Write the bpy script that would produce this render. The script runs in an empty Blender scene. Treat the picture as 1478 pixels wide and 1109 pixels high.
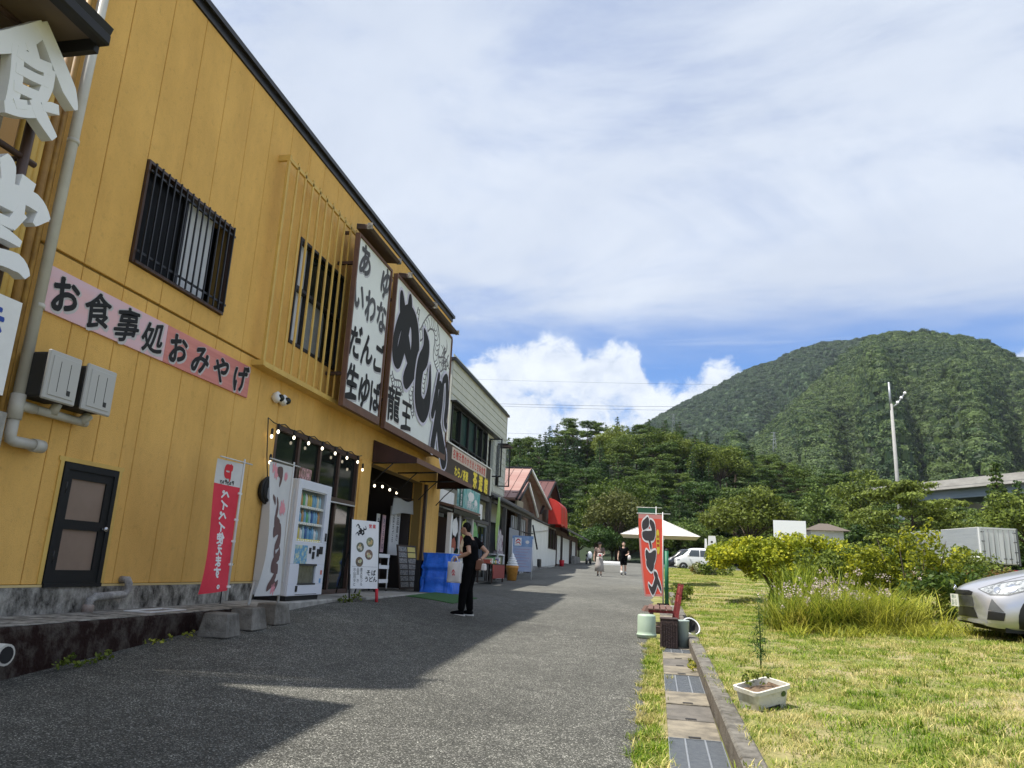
import bpy, bmesh, math, random
import numpy as np
from mathutils import Vector, Matrix, Euler
rnd = random.Random(7)
R = math.radians
scn = bpy.context.scene
COL = scn.collection

# ------------------------------------------------------------------ camera
cam_d = bpy.data.cameras.new('camera'); cam = bpy.data.objects.new('camera', cam_d); COL.objects.link(cam)
cam_d.sensor_width = 36.0; cam_d.lens = 25.94; cam_d.clip_end = 9000; cam_d.clip_start = 0.05
_y, _p, _r = R(11.32), R(14.04), R(2.64)
_r0 = Vector((math.cos(_y), math.sin(_y), 0)); _f0 = Vector((-math.sin(_y), math.cos(_y), 0))
_f = _f0*math.cos(_p)+Vector((0, 0, 1))*math.sin(_p); _u0 = _r0.cross(_f)
_rt = _r0*math.cos(_r)+_u0*math.sin(_r); _up = -_r0*math.sin(_r)+_u0*math.cos(_r)
cam.matrix_world = Matrix.Translation((0, 0, 1.35)) @ Matrix((_rt, _up, -_f)).transposed().to_4x4()
scn.camera = cam

# ------------------------------------------------------------------ sky and sun
TO_SUN = Vector((-0.43, -0.20, 1.0)).normalized()
SUN_EL = math.asin(TO_SUN.z); SUN_AZ = math.atan2(TO_SUN.x, TO_SUN.y)
world = bpy.data.worlds.new('World'); scn.world = world; world.use_nodes = True
SKY_STRENGTH = 0.1
def build_world():
    nt = world.node_tree; nt.nodes.clear(); N = nt.nodes.new; L = nt.links.new
    out = N('ShaderNodeOutputWorld'); bg = N('ShaderNodeBackground'); bg.inputs[1].default_value = SKY_STRENGTH
    L(bg.outputs[0], out.inputs[0])
    sky = N('ShaderNodeTexSky'); sky.sky_type = 'NISHITA'; sky.sun_disc = False
    sky.sun_elevation = SUN_EL; sky.sun_rotation = SUN_AZ; sky.altitude = 600
    tc = N('ShaderNodeTexCoord'); sep = N('ShaderNodeSeparateXYZ'); L(tc.outputs['Generated'], sep.inputs[0])
    def M(op, a, b=None, c=None, clamp=False):
        m = N('ShaderNodeMath'); m.operation = op; m.use_clamp = clamp
        for i, x in enumerate((a, b, c)):
            if x is None: continue
            if isinstance(x, (int, float)): m.inputs[i].default_value = x
            else: L(x, m.inputs[i])
        return m.outputs[0]
    def sstep(x, a, b):
        m = N('ShaderNodeMapRange'); m.interpolation_type = 'SMOOTHSTEP'
        L(x, m.inputs[0]); m.inputs[1].default_value = a; m.inputs[2].default_value = b
        return m.outputs[0]
    X, Y, Z = sep.outputs
    hyp = M('SQRT', M('ADD', M('MULTIPLY', X, X), M('MULTIPLY', Y, Y)))
    el = M('DIVIDE', Z, M('MAXIMUM', hyp, 0.001))
    az = M('ARCTAN2', X, Y)
    comb = N('ShaderNodeCombineXYZ'); L(M('MULTIPLY', az, 1.0), comb.inputs[0]); L(M('MULTIPLY', el, 1.0), comb.inputs[1])
    def noise(vec, scale, detail, rough, off=(0, 0, 0), stretch=(1, 1, 1), dist=0):
        mp = N('ShaderNodeMapping'); L(vec, mp.inputs[0]); mp.inputs[1].default_value = off; mp.inputs[3].default_value = stretch
        n = N('ShaderNodeTexNoise'); L(mp.outputs[0], n.inputs[0]); n.inputs['Scale'].default_value = scale
        n.inputs['Detail'].default_value = detail; n.inputs['Roughness'].default_value = rough; n.inputs['Distortion'].default_value = dist
        return n.outputs[0]
    ae = comb.outputs[0]
    # thin high overcast, opening up near the horizon
    fl = N('ShaderNodeCombineXYZ'); k = M('DIVIDE', 1.0, M('ADD', M('MAXIMUM', Z, 0.0), 0.22))
    L(M('MULTIPLY', X, k), fl.inputs[0]); L(M('MULTIPLY', Y, k), fl.inputs[1])
    n1 = noise(fl.outputs[0], 0.9, 9, 0.62, (2.3, 0.7, 0), (1, 0.8, 1), 0.8)
    n2 = noise(fl.outputs[0], 2.2, 9, 0.62, (7.3, 3.1, 0), (0.55, 0.8, 1), 0.9)
    n3 = noise(ae, 3.0, 5, 0.55, (1.1, 4.2, 0), (0.8, 3.5, 1), 0.3)
    cover = sstep(M('ADD', el, M('MULTIPLY', M('SUBTRACT', n3, 0.5), 0.22)), 0.265, 0.40)
    cover = M('MULTIPLY', cover, M('SUBTRACT', 0.97, M('MULTIPLY', sstep(n2, 0.42, 0.72), 0.42)))
    streak = M('MULTIPLY', sstep(noise(ae, 4.0, 6, 0.6, (3, 9, 0), (0.5, 9, 1), 0.5), 0.5, 0.72), 0.38)
    cover = M('MAXIMUM', cover, streak)
    # cumulus bank: its top as a curve over the azimuth, broken up by noise
    topc = N('ShaderNodeFloatCurve'); cv = topc.mapping.curves[0]
    pts = [(-180, .25), (-150, .12), (-120, .26), (-90, .14), (-60, .25), (-40, .16), (-25, .22), (-17, .265), (-12.5, .306), (-10.5, .322), (-8.3, .333), (-7, .33), (-5, .302),
           (-4, .318), (-1.5, .314), (-.4, .30), (.4, .245), (1.6, .255), (3, .268), (5, .292), (6.6, .285), (7.6, .25), (10, .22), (18, .22), (23, .24), (24.9, .285), (27, .29), (32, .2), (50, .26), (80, .14), (110, .27), (145, .15), (180, .25)]
    cv.points[0].location = ((pts[0][0]+180)/360, pts[0][1]); cv.points[1].location = (1, pts[-1][1])
    for a, e in pts[1:-1]: cv.points.new((a+180)/360, e)
    topc.mapping.update()
    L(M('DIVIDE', M('ADD', az, math.pi), 2*math.pi), topc.inputs[1])
    b1 = noise(ae, 26, 9, 0.62, (0, 0, 0), (1, 1.2, 1), 0.4)
    b2 = noise(ae, 8, 6, 0.6, (5, 2, 0), (1, 1.3, 1), 0.3)
    d = M('SUBTRACT', topc.outputs[0], el)
    dn = M('ADD', d, M('ADD', M('MULTIPLY', M('SUBTRACT', b1, 0.5), 0.075), M('MULTIPLY', M('SUBTRACT', b2, 0.5), 0.02)))
    cum = M('MULTIPLY', sstep(dn, 0.0, 0.024), .96)
    holes = sstep(M('ADD', M('MULTIPLY', b2, 0.6), M('MULTIPLY', b1, 0.4)), 0.34, 0.5)
    low = sstep(d, 0.05, 0.11)
    cum = M('MULTIPLY', cum, M('SUBTRACT', 1.0, M('MULTIPLY', low, M('SUBTRACT', 1.0, holes))))
    # colours, in the units of the sky texture
    cr = N('ShaderNodeMixRGB'); L(n1, cr.inputs[0]); 
    mr = N('ShaderNodeMapRange'); L(n1, mr.inputs[0]); mr.inputs[1].default_value = 0.3; mr.inputs[2].default_value = 0.7
    L(mr.outputs[0], cr.inputs[0]); cr.inputs[1].default_value = (3.05, 3.45, 4.2, 1); cr.inputs[2].default_value = (4.3, 4.65, 5.2, 1)
    cc = N('ShaderNodeMixRGB'); shade = sstep(M('ADD', M('MULTIPLY', b2, 0.5), M('MULTIPLY', b1, 0.5)), 0.34, 0.62)
    L(shade, cc.inputs[0]); cc.inputs[1].default_value = (3.7, 4.1, 4.75, 1); cc.inputs[2].default_value = (5.0, 5.3, 5.7, 1)
    blue = N('ShaderNodeMixRGB'); blue.blend_type = 'MULTIPLY'; blue.inputs[0].default_value = 1; L(sky.outputs[0], blue.inputs[1])
    blue.inputs[2].default_value = (0.44, 0.66, 0.95, 1)
    m1 = N('ShaderNodeMixRGB'); L(cover, m1.inputs[0]); L(blue.outputs[0], m1.inputs[1]); L(cr.outputs[0], m1.inputs[2])
    m2 = N('ShaderNodeMixRGB'); L(cum, m2.inputs[0]); L(m1.outputs[0], m2.inputs[1]); L(cc.outputs[0], m2.inputs[2])
    L(m2.outputs[0], bg.inputs[0])
build_world()
sun_d = bpy.data.lights.new('sun', 'SUN'); sun_d.energy = 3.75; sun_d.angle = R(1.1); sun_d.color = (1, 0.95, 0.87)
sun = bpy.data.objects.new('sun', sun_d); COL.objects.link(sun)
sun.rotation_euler = TO_SUN.to_track_quat('Z', 'Y').to_euler(); sun.location = (-20, -6, 40)
scn.view_settings.view_transform = 'Standard'; scn.view_settings.look = 'None'
scn.view_settings.exposure = 0.97; scn.view_settings.gamma = 1; scn.view_settings.use_curve_mapping = False
scn.cycles.max_bounces = 6; scn.cycles.diffuse_bounces = 3; scn.cycles.transparent_max_bounces = 6
try: scn.cycles.use_denoising = True
except Exception: pass
# ------------------------------------------------------------------ terrain heights
def ss(a, b, x):
    t = min(1, max(0, (x-a)/(b-a))); return t*t*(3-2*t)
LY = [0, 3, 5.5, 8.5, 12.4, 17, 20, 25, 1000]; LV = [0, .03, .10, .24, .287, .19, .07, 0, 0]
def G(x, y):
    """height of the ground: everything climbs gently away from the camera"""
    b = .032*y if y < 75 else 2.4+.01*(y-75)
    b += float(np.interp(y, LY, LV))*ss(2.5, 5.2, -x)
    if x > .6: b += (.15*ss(.6, .66, x)+min(.45, .055*max(0, x-.65)))*(1-ss(28, 52, y))
    return b

# ------------------------------------------------------------------ mesh helpers
class MB:
    def __init__(s): s.v = []; s.f = []; s.mi = []; s.sm = []
    def add(s, vs, fs, mi=0, sm=False):
        o = len(s.v); s.v += [tuple(v) for v in vs]
        for f in fs: s.f.append(tuple(o+i for i in f)); s.mi.append(mi); s.sm.append(sm)
        return s
    def box(s, x0, x1, y0, y1, z0, z1, mi=0):
        vs = [(x, y, z) for z in (z0, z1) for y in (y0, y1) for x in (x0, x1)]
        return s.add(vs, [(0, 2, 3, 1), (4, 5, 7, 6), (0, 1, 5, 4), (2, 6, 7, 3), (0, 4, 6, 2), (1, 3, 7, 5)], mi)
    def obox(s, c, size, M=None, mi=0, taper=1.0):
        hx, hy, hz = [a/2 for a in size]; c = Vector(c); M = M or Matrix.Identity(3); vs = []
        for z in (-hz, hz):
            k = taper if z > 0 else 1
            for y in (-hy, hy):
                for x in (-hx, hx): vs.append(c+M @ Vector((x*k, y*k, z)))
        return s.add(vs, [(0, 2, 3, 1), (4, 5, 7, 6), (0, 1, 5, 4), (2, 6, 7, 3), (0, 4, 6, 2), (1, 3, 7, 5)], mi)
    def slab(s, poly, o, u, v, d, mi=0, back=True):
        """polygon poly (2D) on the plane o,u,v, thickened by d along u x v"""
        o, u, v = Vector(o), Vector(u), Vector(v); n = u.cross(v).normalized(); k = len(poly)
        fr = [o+u*a+v*b+n*d for a, b in poly]; bk = [o+u*a+v*b for a, b in poly]
        fs = [tuple(range(k))]+([tuple(range(2*k-1, k-1, -1))] if back else [])
        fs += [(i, i+k, (i+1) % k+k, (i+1) % k) for i in range(k)]
        return s.add(fr+bk, fs, mi)
    def tube(s, pts, r, n=8, mi=0, cap=True, sm=True):
        pts = [Vector(p) for p in pts]; rs = r if isinstance(r, (list, tuple)) else [r]*len(pts); vs = []; fs = []; a = None
        for i, p in enumerate(pts):
            t = (pts[min(i+1, len(pts)-1)]-pts[max(i-1, 0)]).normalized()
            if a is None: a = t.orthogonal().normalized()
            a = (a-t*a.dot(t)).normalized(); b = t.cross(a)
            vs += [p+(a*math.cos(2*math.pi*j/n)+b*math.sin(2*math.pi*j/n))*rs[i] for j in range(n)]
        for i in range(len(pts)-1):
            for j in range(n): fs.append((i*n+j, i*n+(j+1) % n, (i+1)*n+(j+1) % n, (i+1)*n+j))
        s.add(vs, fs, mi, sm)
        if cap:
            o = len(s.v)-len(vs); k = (len(pts)-1)*n
            s.f += [tuple(o+j for j in range(n-1, -1, -1)), tuple(o+k+j for j in range(n))]; s.mi += [mi]*2; s.sm += [False]*2
        return s
    def lathe(s, prof, c, n=20, mi=0, sm=True, M=None):
        c = Vector(c); vs = []; fs = []; M = M or Matrix.Identity(3)
        for r, z in prof: vs += [c+M @ Vector((r*math.cos(2*math.pi*j/n), r*math.sin(2*math.pi*j/n), z)) for j in range(n)]
        for i in range(len(prof)-1):
            for j in range(n): fs.append((i*n+j, i*n+(j+1) % n, (i+1)*n+(j+1) % n, (i+1)*n+j))
        s.add(vs, fs, mi, sm); o = len(s.v)-len(vs); k = (len(prof)-1)*n
        for f, rr in ((tuple(o+j for j in range(n-1, -1, -1)), prof[0][0]), (tuple(o+k+j for j in range(n)), prof[-1][0])):
            if rr > 1e-4: s.f.append(f); s.mi.append(mi); s.sm.append(False)
        return s
    def ell(s, c, rad, nu=12, nv=8, mi=0, M=None):
        prof = [(math.sin(math.pi*i/nv), -math.cos(math.pi*i/nv)) for i in range(nv+1)]
        D = Matrix.Diagonal(rad); return s.lathe([(max(r, 1e-5), z) for r, z in prof], c, nu, mi, True, (M @ D) if M else D)
    def grid(s, fn, nu, nv, mi=0, sm=True):
        vs = [fn(i/nu, j/nv) for j in range(nv+1) for i in range(nu+1)]
        return s.add(vs, [(j*(nu+1)+i, j*(nu+1)+i+1, (j+1)*(nu+1)+i+1, (j+1)*(nu+1)+i) for j in range(nv) for i in range(nu)], mi, sm)
    def mesh(s, name, mats):
        me = bpy.data.meshes.new(name); me.from_pydata(s.v, [], s.f)
        for m in (mats if isinstance(mats, (list, tuple)) else [mats]): me.materials.append(m)
        me.polygons.foreach_set('material_index', s.mi); me.polygons.foreach_set('use_smooth', s.sm); me.update(); return me

def link(name, data, parent=None, local=False, bevel=0, seg=1, solid=0):
    o = bpy.data.objects.new(name, data); COL.objects.link(o)
    if parent:
        o.parent = parent
        if not local: o.matrix_parent_inverse = base_of(parent).inverted()
    if solid:
        m = o.modifiers.new('s', 'SOLIDIFY'); m.thickness = solid; m.offset = 0
    if bevel:
        m = o.modifiers.new('b', 'BEVEL'); m.width = bevel; m.segments = seg; m.limit_method = 'ANGLE'; m.angle_limit = R(40)
    return o
def base_of(o):
    return base_of(o.parent) @ o.matrix_parent_inverse @ o.matrix_basis if o.parent else o.matrix_basis.copy()
def part(name, mb, mats, parent, local=False, bevel=0, label=None, seg=1, solid=0, kind=None):
    o = link(name, mb.mesh(name, mats) if isinstance(mb, MB) else mb, parent, local, bevel, seg, solid)
    if label: o['label'] = label
    if kind: o['kind'] = kind
    return o
def tag(o, label, cat, group=None):
    o['label'] = label; o['category'] = cat
    if group: o['group'] = group
    return o
def thing(name, label, cat, loc=(0, 0, 0), rotz=0, group=None):
    o = bpy.data.objects.new(name, None); COL.objects.link(o); o.empty_display_size = .1
    o.location = loc; o.rotation_euler = (0, 0, rotz); return tag(o, label, cat, group)
def single(name, mb, mats, label, cat, group=None, **k):
    return tag(link(name, mb.mesh(name, mats) if isinstance(mb, MB) else mb, None, **k), label, cat, group)
def struct(name, mb, mats, kind='structure'):
    o = link(name, mb.mesh(name, mats) if isinstance(mb, MB) else mb); o['kind'] = kind; return o
def dup(src, loc, rotz=0, label=None, group=None, scale=None):
    r = src.copy(); COL.objects.link(r); r.location = loc; r.rotation_euler = (0, 0, rotz)
    if scale: r.scale = scale
    if label: r['label'] = label
    if group: r['group'] = group
    for ch in src.children:
        c = ch.copy(); COL.objects.link(c); c.parent = r
        for g in ch.children:
            d = g.copy(); COL.objects.link(d); d.parent = c
    return r
def np_mesh(name, V, F, mats, mi=None, smooth=False):
    V = np.asarray(V, np.float32); F = np.asarray(F, np.int32); n, k = F.shape
    me = bpy.data.meshes.new(name); me.vertices.add(len(V)); me.vertices.foreach_set('co', V.ravel())
    me.loops.add(n*k); me.loops.foreach_set('vertex_index', F.ravel())
    me.polygons.add(n); me.polygons.foreach_set('loop_start', np.arange(0, n*k, k, dtype=np.int32))
    try: me.polygons.foreach_set('loop_total', np.full(n, k, np.int32))
    except Exception: pass
    for m in (mats if isinstance(mats, (list, tuple)) else [mats]): me.materials.append(m)
    if mi is not None: me.polygons.foreach_set('material_index', np.asarray(mi, np.int32))
    me.polygons.foreach_set('use_smooth', np.full(n, smooth, bool)); me.update(calc_edges=True); me.validate(); return me

# ------------------------------------------------------------------ materials
def mat(name, col, rough=.7, col2=None, nscale=4., bump=0., bscale=40., metal=0., spec=.5, detail=5, lo=.35, hi=.65, coat=0., trans=0., alpha=1., emit=None, estr=1., stretch=None, speck=None, island=0.):
    m = bpy.data.materials.new(name); m.use_nodes = True; nt = m.node_tree; N = nt.nodes.new; L = nt.links.new
    b = nt.nodes['Principled BSDF']; b.inputs['Base Color'].default_value = (*col, 1); b.inputs['Roughness'].default_value = rough
    b.inputs['Metallic'].default_value = metal; b.inputs['Specular IOR Level'].default_value = spec; b.inputs['Coat Weight'].default_value = coat
    b.inputs['Transmission Weight'].default_value = trans; b.inputs['Alpha'].default_value = alpha
    if emit: b.inputs['Emission Color'].default_value = (*emit, 1); b.inputs['Emission Strength'].default_value = estr
    geo = N('ShaderNodeNewGeometry'); vec = geo.outputs['Position']
    if stretch:
        mp = N('ShaderNodeMapping'); L(vec, mp.inputs[0]); mp.inputs[3].default_value = stretch; vec = mp.outputs[0]
    last = None
    if col2:
        n = N('ShaderNodeTexNoise'); L(vec, n.inputs[0]); n.inputs['Scale'].default_value = nscale; n.inputs['Detail'].default_value = detail; n.inputs['Roughness'].default_value = .65
        mr = N('ShaderNodeMapRange'); mr.inputs[1].default_value = lo; mr.inputs[2].default_value = hi; L(n.outputs[0], mr.inputs[0])
        mx = N('ShaderNodeMixRGB'); L(mr.outputs[0], mx.inputs[0]); mx.inputs[1].default_value = (*col, 1); mx.inputs[2].default_value = (*col2, 1); last = mx.outputs[0]
    if island:
        hv = N('ShaderNodeHueSaturation'); mr = N('ShaderNodeMapRange'); L(geo.outputs['Random Per Island'], mr.inputs[0])
        mr.inputs[3].default_value = 1-island; mr.inputs[4].default_value = 1+island; L(mr.outputs[0], hv.inputs['Value'])
        if last: L(last, hv.inputs['Color'])
        else: hv.inputs['Color'].default_value = (*col, 1)
        last = hv.outputs[0]
    if last: L(last, b.inputs['Base Color'])
    if bump:
        n = N('ShaderNodeTexNoise'); L(geo.outputs['Position'], n.inputs[0]); n.inputs['Scale'].default_value = bscale; n.inputs['Detail'].default_value = 4
        bp = N('ShaderNodeBump'); bp.inputs['Strength'].default_value = bump; bp.inputs['Distance'].default_value = .02
        L(n.outputs[0], bp.inputs['Height']); L(bp.outputs[0], b.inputs['Normal'])
    return m
def leafmat(name, c1, c2, nscale=.5, var=.35, transl=.35, rough=.55, c3=None):
    """foliage: two hues mixed by patches and by leaf, part of the light goes through"""
    m = bpy.data.materials.new(name); m.use_nodes = True; nt = m.node_tree; N = nt.nodes.new; L = nt.links.new
    b = nt.nodes['Principled BSDF']; out = nt.nodes['Material Output']; geo = N('ShaderNodeNewGeometry'); oi = N('ShaderNodeObjectInfo')
    n = N('ShaderNodeTexNoise'); L(geo.outputs['Position'], n.inputs[0]); n.inputs['Scale'].default_value = nscale; n.inputs['Detail'].default_value = 3
    a = N('ShaderNodeMath'); a.operation = 'ADD'; L(n.outputs[0], a.inputs[0])
    s = N('ShaderNodeMath'); s.operation = 'MULTIPLY_ADD'; L(geo.outputs['Random Per Island'], s.inputs[0]); s.inputs[1].default_value = .5; s.inputs[2].default_value = -.25; L(s.outputs[0], a.inputs[1])
    a2 = N('ShaderNodeMath'); a2.operation = 'MULTIPLY_ADD'; L(oi.outputs['Random'], a2.inputs[0]); a2.inputs[1].default_value = .5; a2.inputs[2].default_value = -.25
    a3 = N('ShaderNodeMath'); a3.operation = 'ADD'; L(a.outputs[0], a3.inputs[0]); L(a2.outputs[0], a3.inputs[1])
    mr = N('ShaderNodeMapRange'); L(a3.outputs[0], mr.inputs[0]); mr.inputs[1].default_value = .27; mr.inputs[2].default_value = .73
    cr = N('ShaderNodeValToRGB'); L(mr.outputs[0], cr.inputs[0]); cr.color_ramp.elements[0].color = (*c1, 1); cr.color_ramp.elements[1].color = (*c2, 1)
    if c3: e = cr.color_ramp.elements.new(.5); e.color = (*c2, 1); cr.color_ramp.elements[2].color = (*c3, 1)
    hv = N('ShaderNodeHueSaturation'); L(cr.outputs[0], hv.inputs['Color']); vr = N('ShaderNodeMapRange'); L(geo.outputs['Random Per Island'], vr.inputs[0])
    vr.inputs[3].default_value = 1-var; vr.inputs[4].default_value = 1+var; L(vr.outputs[0], hv.inputs['Value'])
    L(hv.outputs[0], b.inputs['Base Color']); b.inputs['Roughness'].default_value = rough; b.inputs['Specular IOR Level'].default_value = .25
    t = N('ShaderNodeBsdfTranslucent'); L(hv.outputs[0], t.inputs[0]); mx = N('ShaderNodeMixShader'); mx.inputs[0].default_value = transl
    L(b.outputs[0], mx.inputs[1]); L(t.outputs[0], mx.inputs[2]); L(mx.outputs[0], out.inputs[0]); return m

# ------------------------------------------------------------------ lettering
GLY = {}
def prep_glyphs(spec):
    """spec: {boldness: characters}; every glyph becomes a flat mesh once"""
    tmp = []
    for bold, chars in spec.items():
        for ch in dict.fromkeys(chars):
            c = bpy.data.curves.new('g', 'FONT'); c.body = ch; c.size = 1; c.resolution_u = 3
            o = bpy.data.objects.new('g', c); COL.objects.link(o); tmp.append((ch, bold, o))
    dg = bpy.context.evaluated_depsgraph_get()
    for ch, bold, o in tmp:
        me = bpy.data.meshes.new_from_object(o.evaluated_get(dg))
        vs = [(v.co.x, v.co.y) for v in me.vertices]; fs = [tuple(p.vertices) for p in me.polygons]
        GLY[ch] = (vs, fs); bpy.data.meshes.remove(me)
    for ch, bold, o in tmp:
        c = o.data; bpy.data.objects.remove(o); bpy.data.curves.remove(c)
def glyph(mb, ch, c, u, v, size, bold=0., mi=0, aspect=1., wav=0., skew=0., lift=0., rot=0.):
    """one character centred at c on the plane u (right), v (up)"""
    if ch == ' ' or ch not in GLY: return
    if bold:      # heavier strokes: the same glyph laid several times, a hair apart
        for q in range(6):
            a = q*math.pi/3; du, dv = Vector(u).normalized(), Vector(v).normalized()
            glyph(mb, ch, Vector(c)+(du*math.cos(a)*aspect+dv*math.sin(a))*bold*size, u, v, size, 0, mi, aspect, wav, skew, lift+.00012*q, rot)
        return
    vs, fs = GLY[ch]
    if not vs: return
    xs = [a for a, b in vs]; ys = [b for a, b in vs]
    wide = ord(ch) > 0x2000
    cx, cy = ((.5, .38) if wide else ((min(xs)+max(xs))/2, .36))
    c, u, v = Vector(c), Vector(u).normalized(), Vector(v).normalized(); n = u.cross(v); out = []
    cr, sr = math.cos(rot), math.sin(rot)
    for a, b in vs:
        a -= cx; b -= cy
        if wav: a, b = a+wav*math.sin(5.1*b+1.7*a+ord(ch)), b+wav*math.sin(4.3*a+2.1*b+ord(ch)*.7)
        b += skew*a; a, b = a*cr-b*sr, a*sr+b*cr
        out.append(c+u*(a*size*aspect)+v*(b*size)+n*lift)
    mb.add(out, fs, mi)
def line(mb, text, c, u, v, size, bold=0., mi=0, pitch=1., vertical=False, **k):
    c, u, v = Vector(c), Vector(u).normalized(), Vector(v).normalized(); n = len(text)
    for i, ch in enumerate(text):
        d = (i-(n-1)/2)*pitch*size
        glyph(mb, ch, c+(-v*d if vertical else u*d), u, v, size, bold, mi, **k)
def stroke(mb, pts, ws, o, u, v, mi=0, lift=0., n=6):
    """a brush stroke: a smooth ribbon through 2D points with a width at each, on the plane o,u,v"""
    o, u, v = Vector(o), Vector(u), Vector(v); nn = u.cross(v).normalized(); P = []; W = []
    k = len(pts)
    for i in range(k-1):
        p0, p1, p2, p3 = [Vector((*pts[max(0, min(k-1, j))], 0)) for j in (i-1, i, i+1, i+2)]
        for s in range(n):
            t = s/n; P.append(.5*((2*p1)+(p2-p0)*t+(2*p0-5*p1+4*p2-p3)*t*t+(3*p1-p0-3*p2+p3)*t**3)); W.append(ws[i]*(1-t)+ws[i+1]*t)
    P.append(Vector((*pts[-1], 0))); W.append(ws[-1]); vs = []
    for i, p in enumerate(P):
        t = (P[min(i+1, len(P)-1)]-P[max(i-1, 0)]); t = t.normalized() if t.length > 1e-9 else Vector((1, 0, 0)); q = Vector((-t.y, t.x, 0))
        for sg in (-1, 1):
            a = p+q*W[i]*.5*sg; vs.append((o+u*a.x+v*a.y+nn*lift))
    for i in range(len(P)-1): mb.add([w+nn*(i*3e-5) for w in vs[2*i:2*i+4]], [(0, 1, 3, 2)], mi)   # each step a hair higher, so that crossings never share a plane
    for i in range(1, len(P)-1):   # rounded joints
        c = P[i]; r = W[i]*.5
        if r > .02: mb.add([o+u*(c.x+r*math.cos(a*math.pi/5))+v*(c.y+r*math.sin(a*math.pi/5))+nn*(lift+i*3e-5+1e-5) for a in range(10)], [tuple(range(10))], mi)
    for end, i in ((0, 0), (1, len(P)-1)):   # round ends
        c = P[i]; r = W[i]*.5
        if r > 1e-4: mb.add([o+u*(c.x+r*math.cos(a*math.pi/5))+v*(c.y+r*math.sin(a*math.pi/5))+nn*(lift+(.0003 if end == 0 else .0002+i*3e-5)) for a in range(10)], [tuple(range(10))], mi)
# ------------------------------------------------------------------ palette
M_must = mat('mustard_panel', (.90, .54, .145), .75, (.72, .42, .105), 1.5, .6, 110, lo=.30, hi=.72, detail=9, stretch=(1, 1, .55))
def weather(m, stretch, scale, lo, hi, col, amt):
    nt = m.node_tree; N = nt.nodes.new; L = nt.links.new; b = nt.nodes['Principled BSDF']; src = b.inputs['Base Color'].links[0].from_socket
    geo = N('ShaderNodeNewGeometry'); mp = N('ShaderNodeMapping'); mp.inputs[3].default_value = stretch; L(geo.outputs['Position'], mp.inputs[0])
    n = N('ShaderNodeTexNoise'); n.inputs['Scale'].default_value = scale; n.inputs['Detail'].default_value = 8; n.inputs['Roughness'].default_value = .7; L(mp.outputs[0], n.inputs[0])
    r = N('ShaderNodeMapRange'); r.inputs[1].default_value = lo; r.inputs[2].default_value = hi; r.inputs[4].default_value = amt; L(n.outputs[0], r.inputs[0])
    mx = N('ShaderNodeMixRGB'); mx.blend_type = 'MULTIPLY'; L(r.outputs[0], mx.inputs[0]); L(src, mx.inputs[1]); mx.inputs[2].default_value = (*col, 1); L(mx.outputs[0], b.inputs['Base Color'])
weather(M_must, (1, 1.0, .2), 1.3, .48, .75, (.60, .52, .42), .38); weather(M_must, (1, 1, 1), 9, .55, .75, (.62, .56, .50), .5); weather(M_must, (1, 1, 1), 42, .50, .8, (.72, .66, .58), .5)
M_dpane = mat('unlit_pane', (.006, .006, .006), .3, spec=.08)
M_mustd = mat('mustard_trim', (.70, .47, .12), .6, (.58, .37, .09), 3)
M_joint = mat('joint', (.26, .16, .04), .9)
M_dark = mat('dark_metal', (.018, .017, .018), .4, metal=.2)
M_brown = mat('brown_metal', (.055, .03, .022), .45, (.075, .04, .03), 3)
M_signbr = mat('sign_brown', (.17, .085, .055), .6, (.13, .065, .045), 5)
M_conc = mat('concrete', (.30, .29, .27), .9, (.17, .165, .15), 5, .35, 90)
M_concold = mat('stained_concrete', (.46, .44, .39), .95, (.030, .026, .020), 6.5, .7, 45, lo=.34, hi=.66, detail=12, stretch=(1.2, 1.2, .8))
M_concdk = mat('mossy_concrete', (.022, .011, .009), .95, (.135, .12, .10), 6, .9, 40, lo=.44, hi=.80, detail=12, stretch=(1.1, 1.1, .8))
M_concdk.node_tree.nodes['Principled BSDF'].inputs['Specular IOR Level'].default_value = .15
M_slab = mat('pale_slab', (.42, .40, .36), .9, (.27, .26, .23), 6, .3, 80)
M_white = mat('white_paint', (.84, .84, .83), .5, (.77, .77, .76), 4)
M_white2 = mat('white_plastic', (.86, .87, .88), .35)
M_pvc = mat('pale_pipe', (.60, .58, .52), .45, (.52, .50, .44), 4)
M_grayp = mat('gray_plastic', (.50, .49, .46), .45)
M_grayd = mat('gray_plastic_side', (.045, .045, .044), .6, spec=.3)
M_door = mat('door_black', (.016, .017, .017), .6, spec=.25)
M_steel = mat('steel', (.55, .56, .57), .25, metal=1)
M_galv = mat('galvanised', (.34, .36, .37), .45, (.27, .285, .30), 25, metal=.5)
M_black = mat('black', (.008, .008, .009), .6)
M_ink = mat('ink', (.012, .012, .014), .8)
M_inkgr = mat('ink_grey', (.09, .09, .10), .8)
M_glassd = mat('dark_glass', (.010, .015, .013), .05, spec=.4)
M_frost = mat('frosted_pane', (.27, .20, .155), .35, (.23, .17, .13), 3)
M_paneL = mat('pale_blind', (.62, .63, .66), .3, (.50, .51, .54), 8, stretch=(1, 8, .2))
M_red = mat('red', (.62, .02, .035), .6)
M_bulb = mat('bulb', (.9, .85, .7), .3, emit=(1, .88, .66), estr=2)
M_woodd = mat('dark_wood', (.035, .022, .016), .7, (.06, .036, .025), 6, .3, 60, stretch=(8, 8, 1))
M_rub = mat('rubber', (.015, .015, .015), .8)

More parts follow.
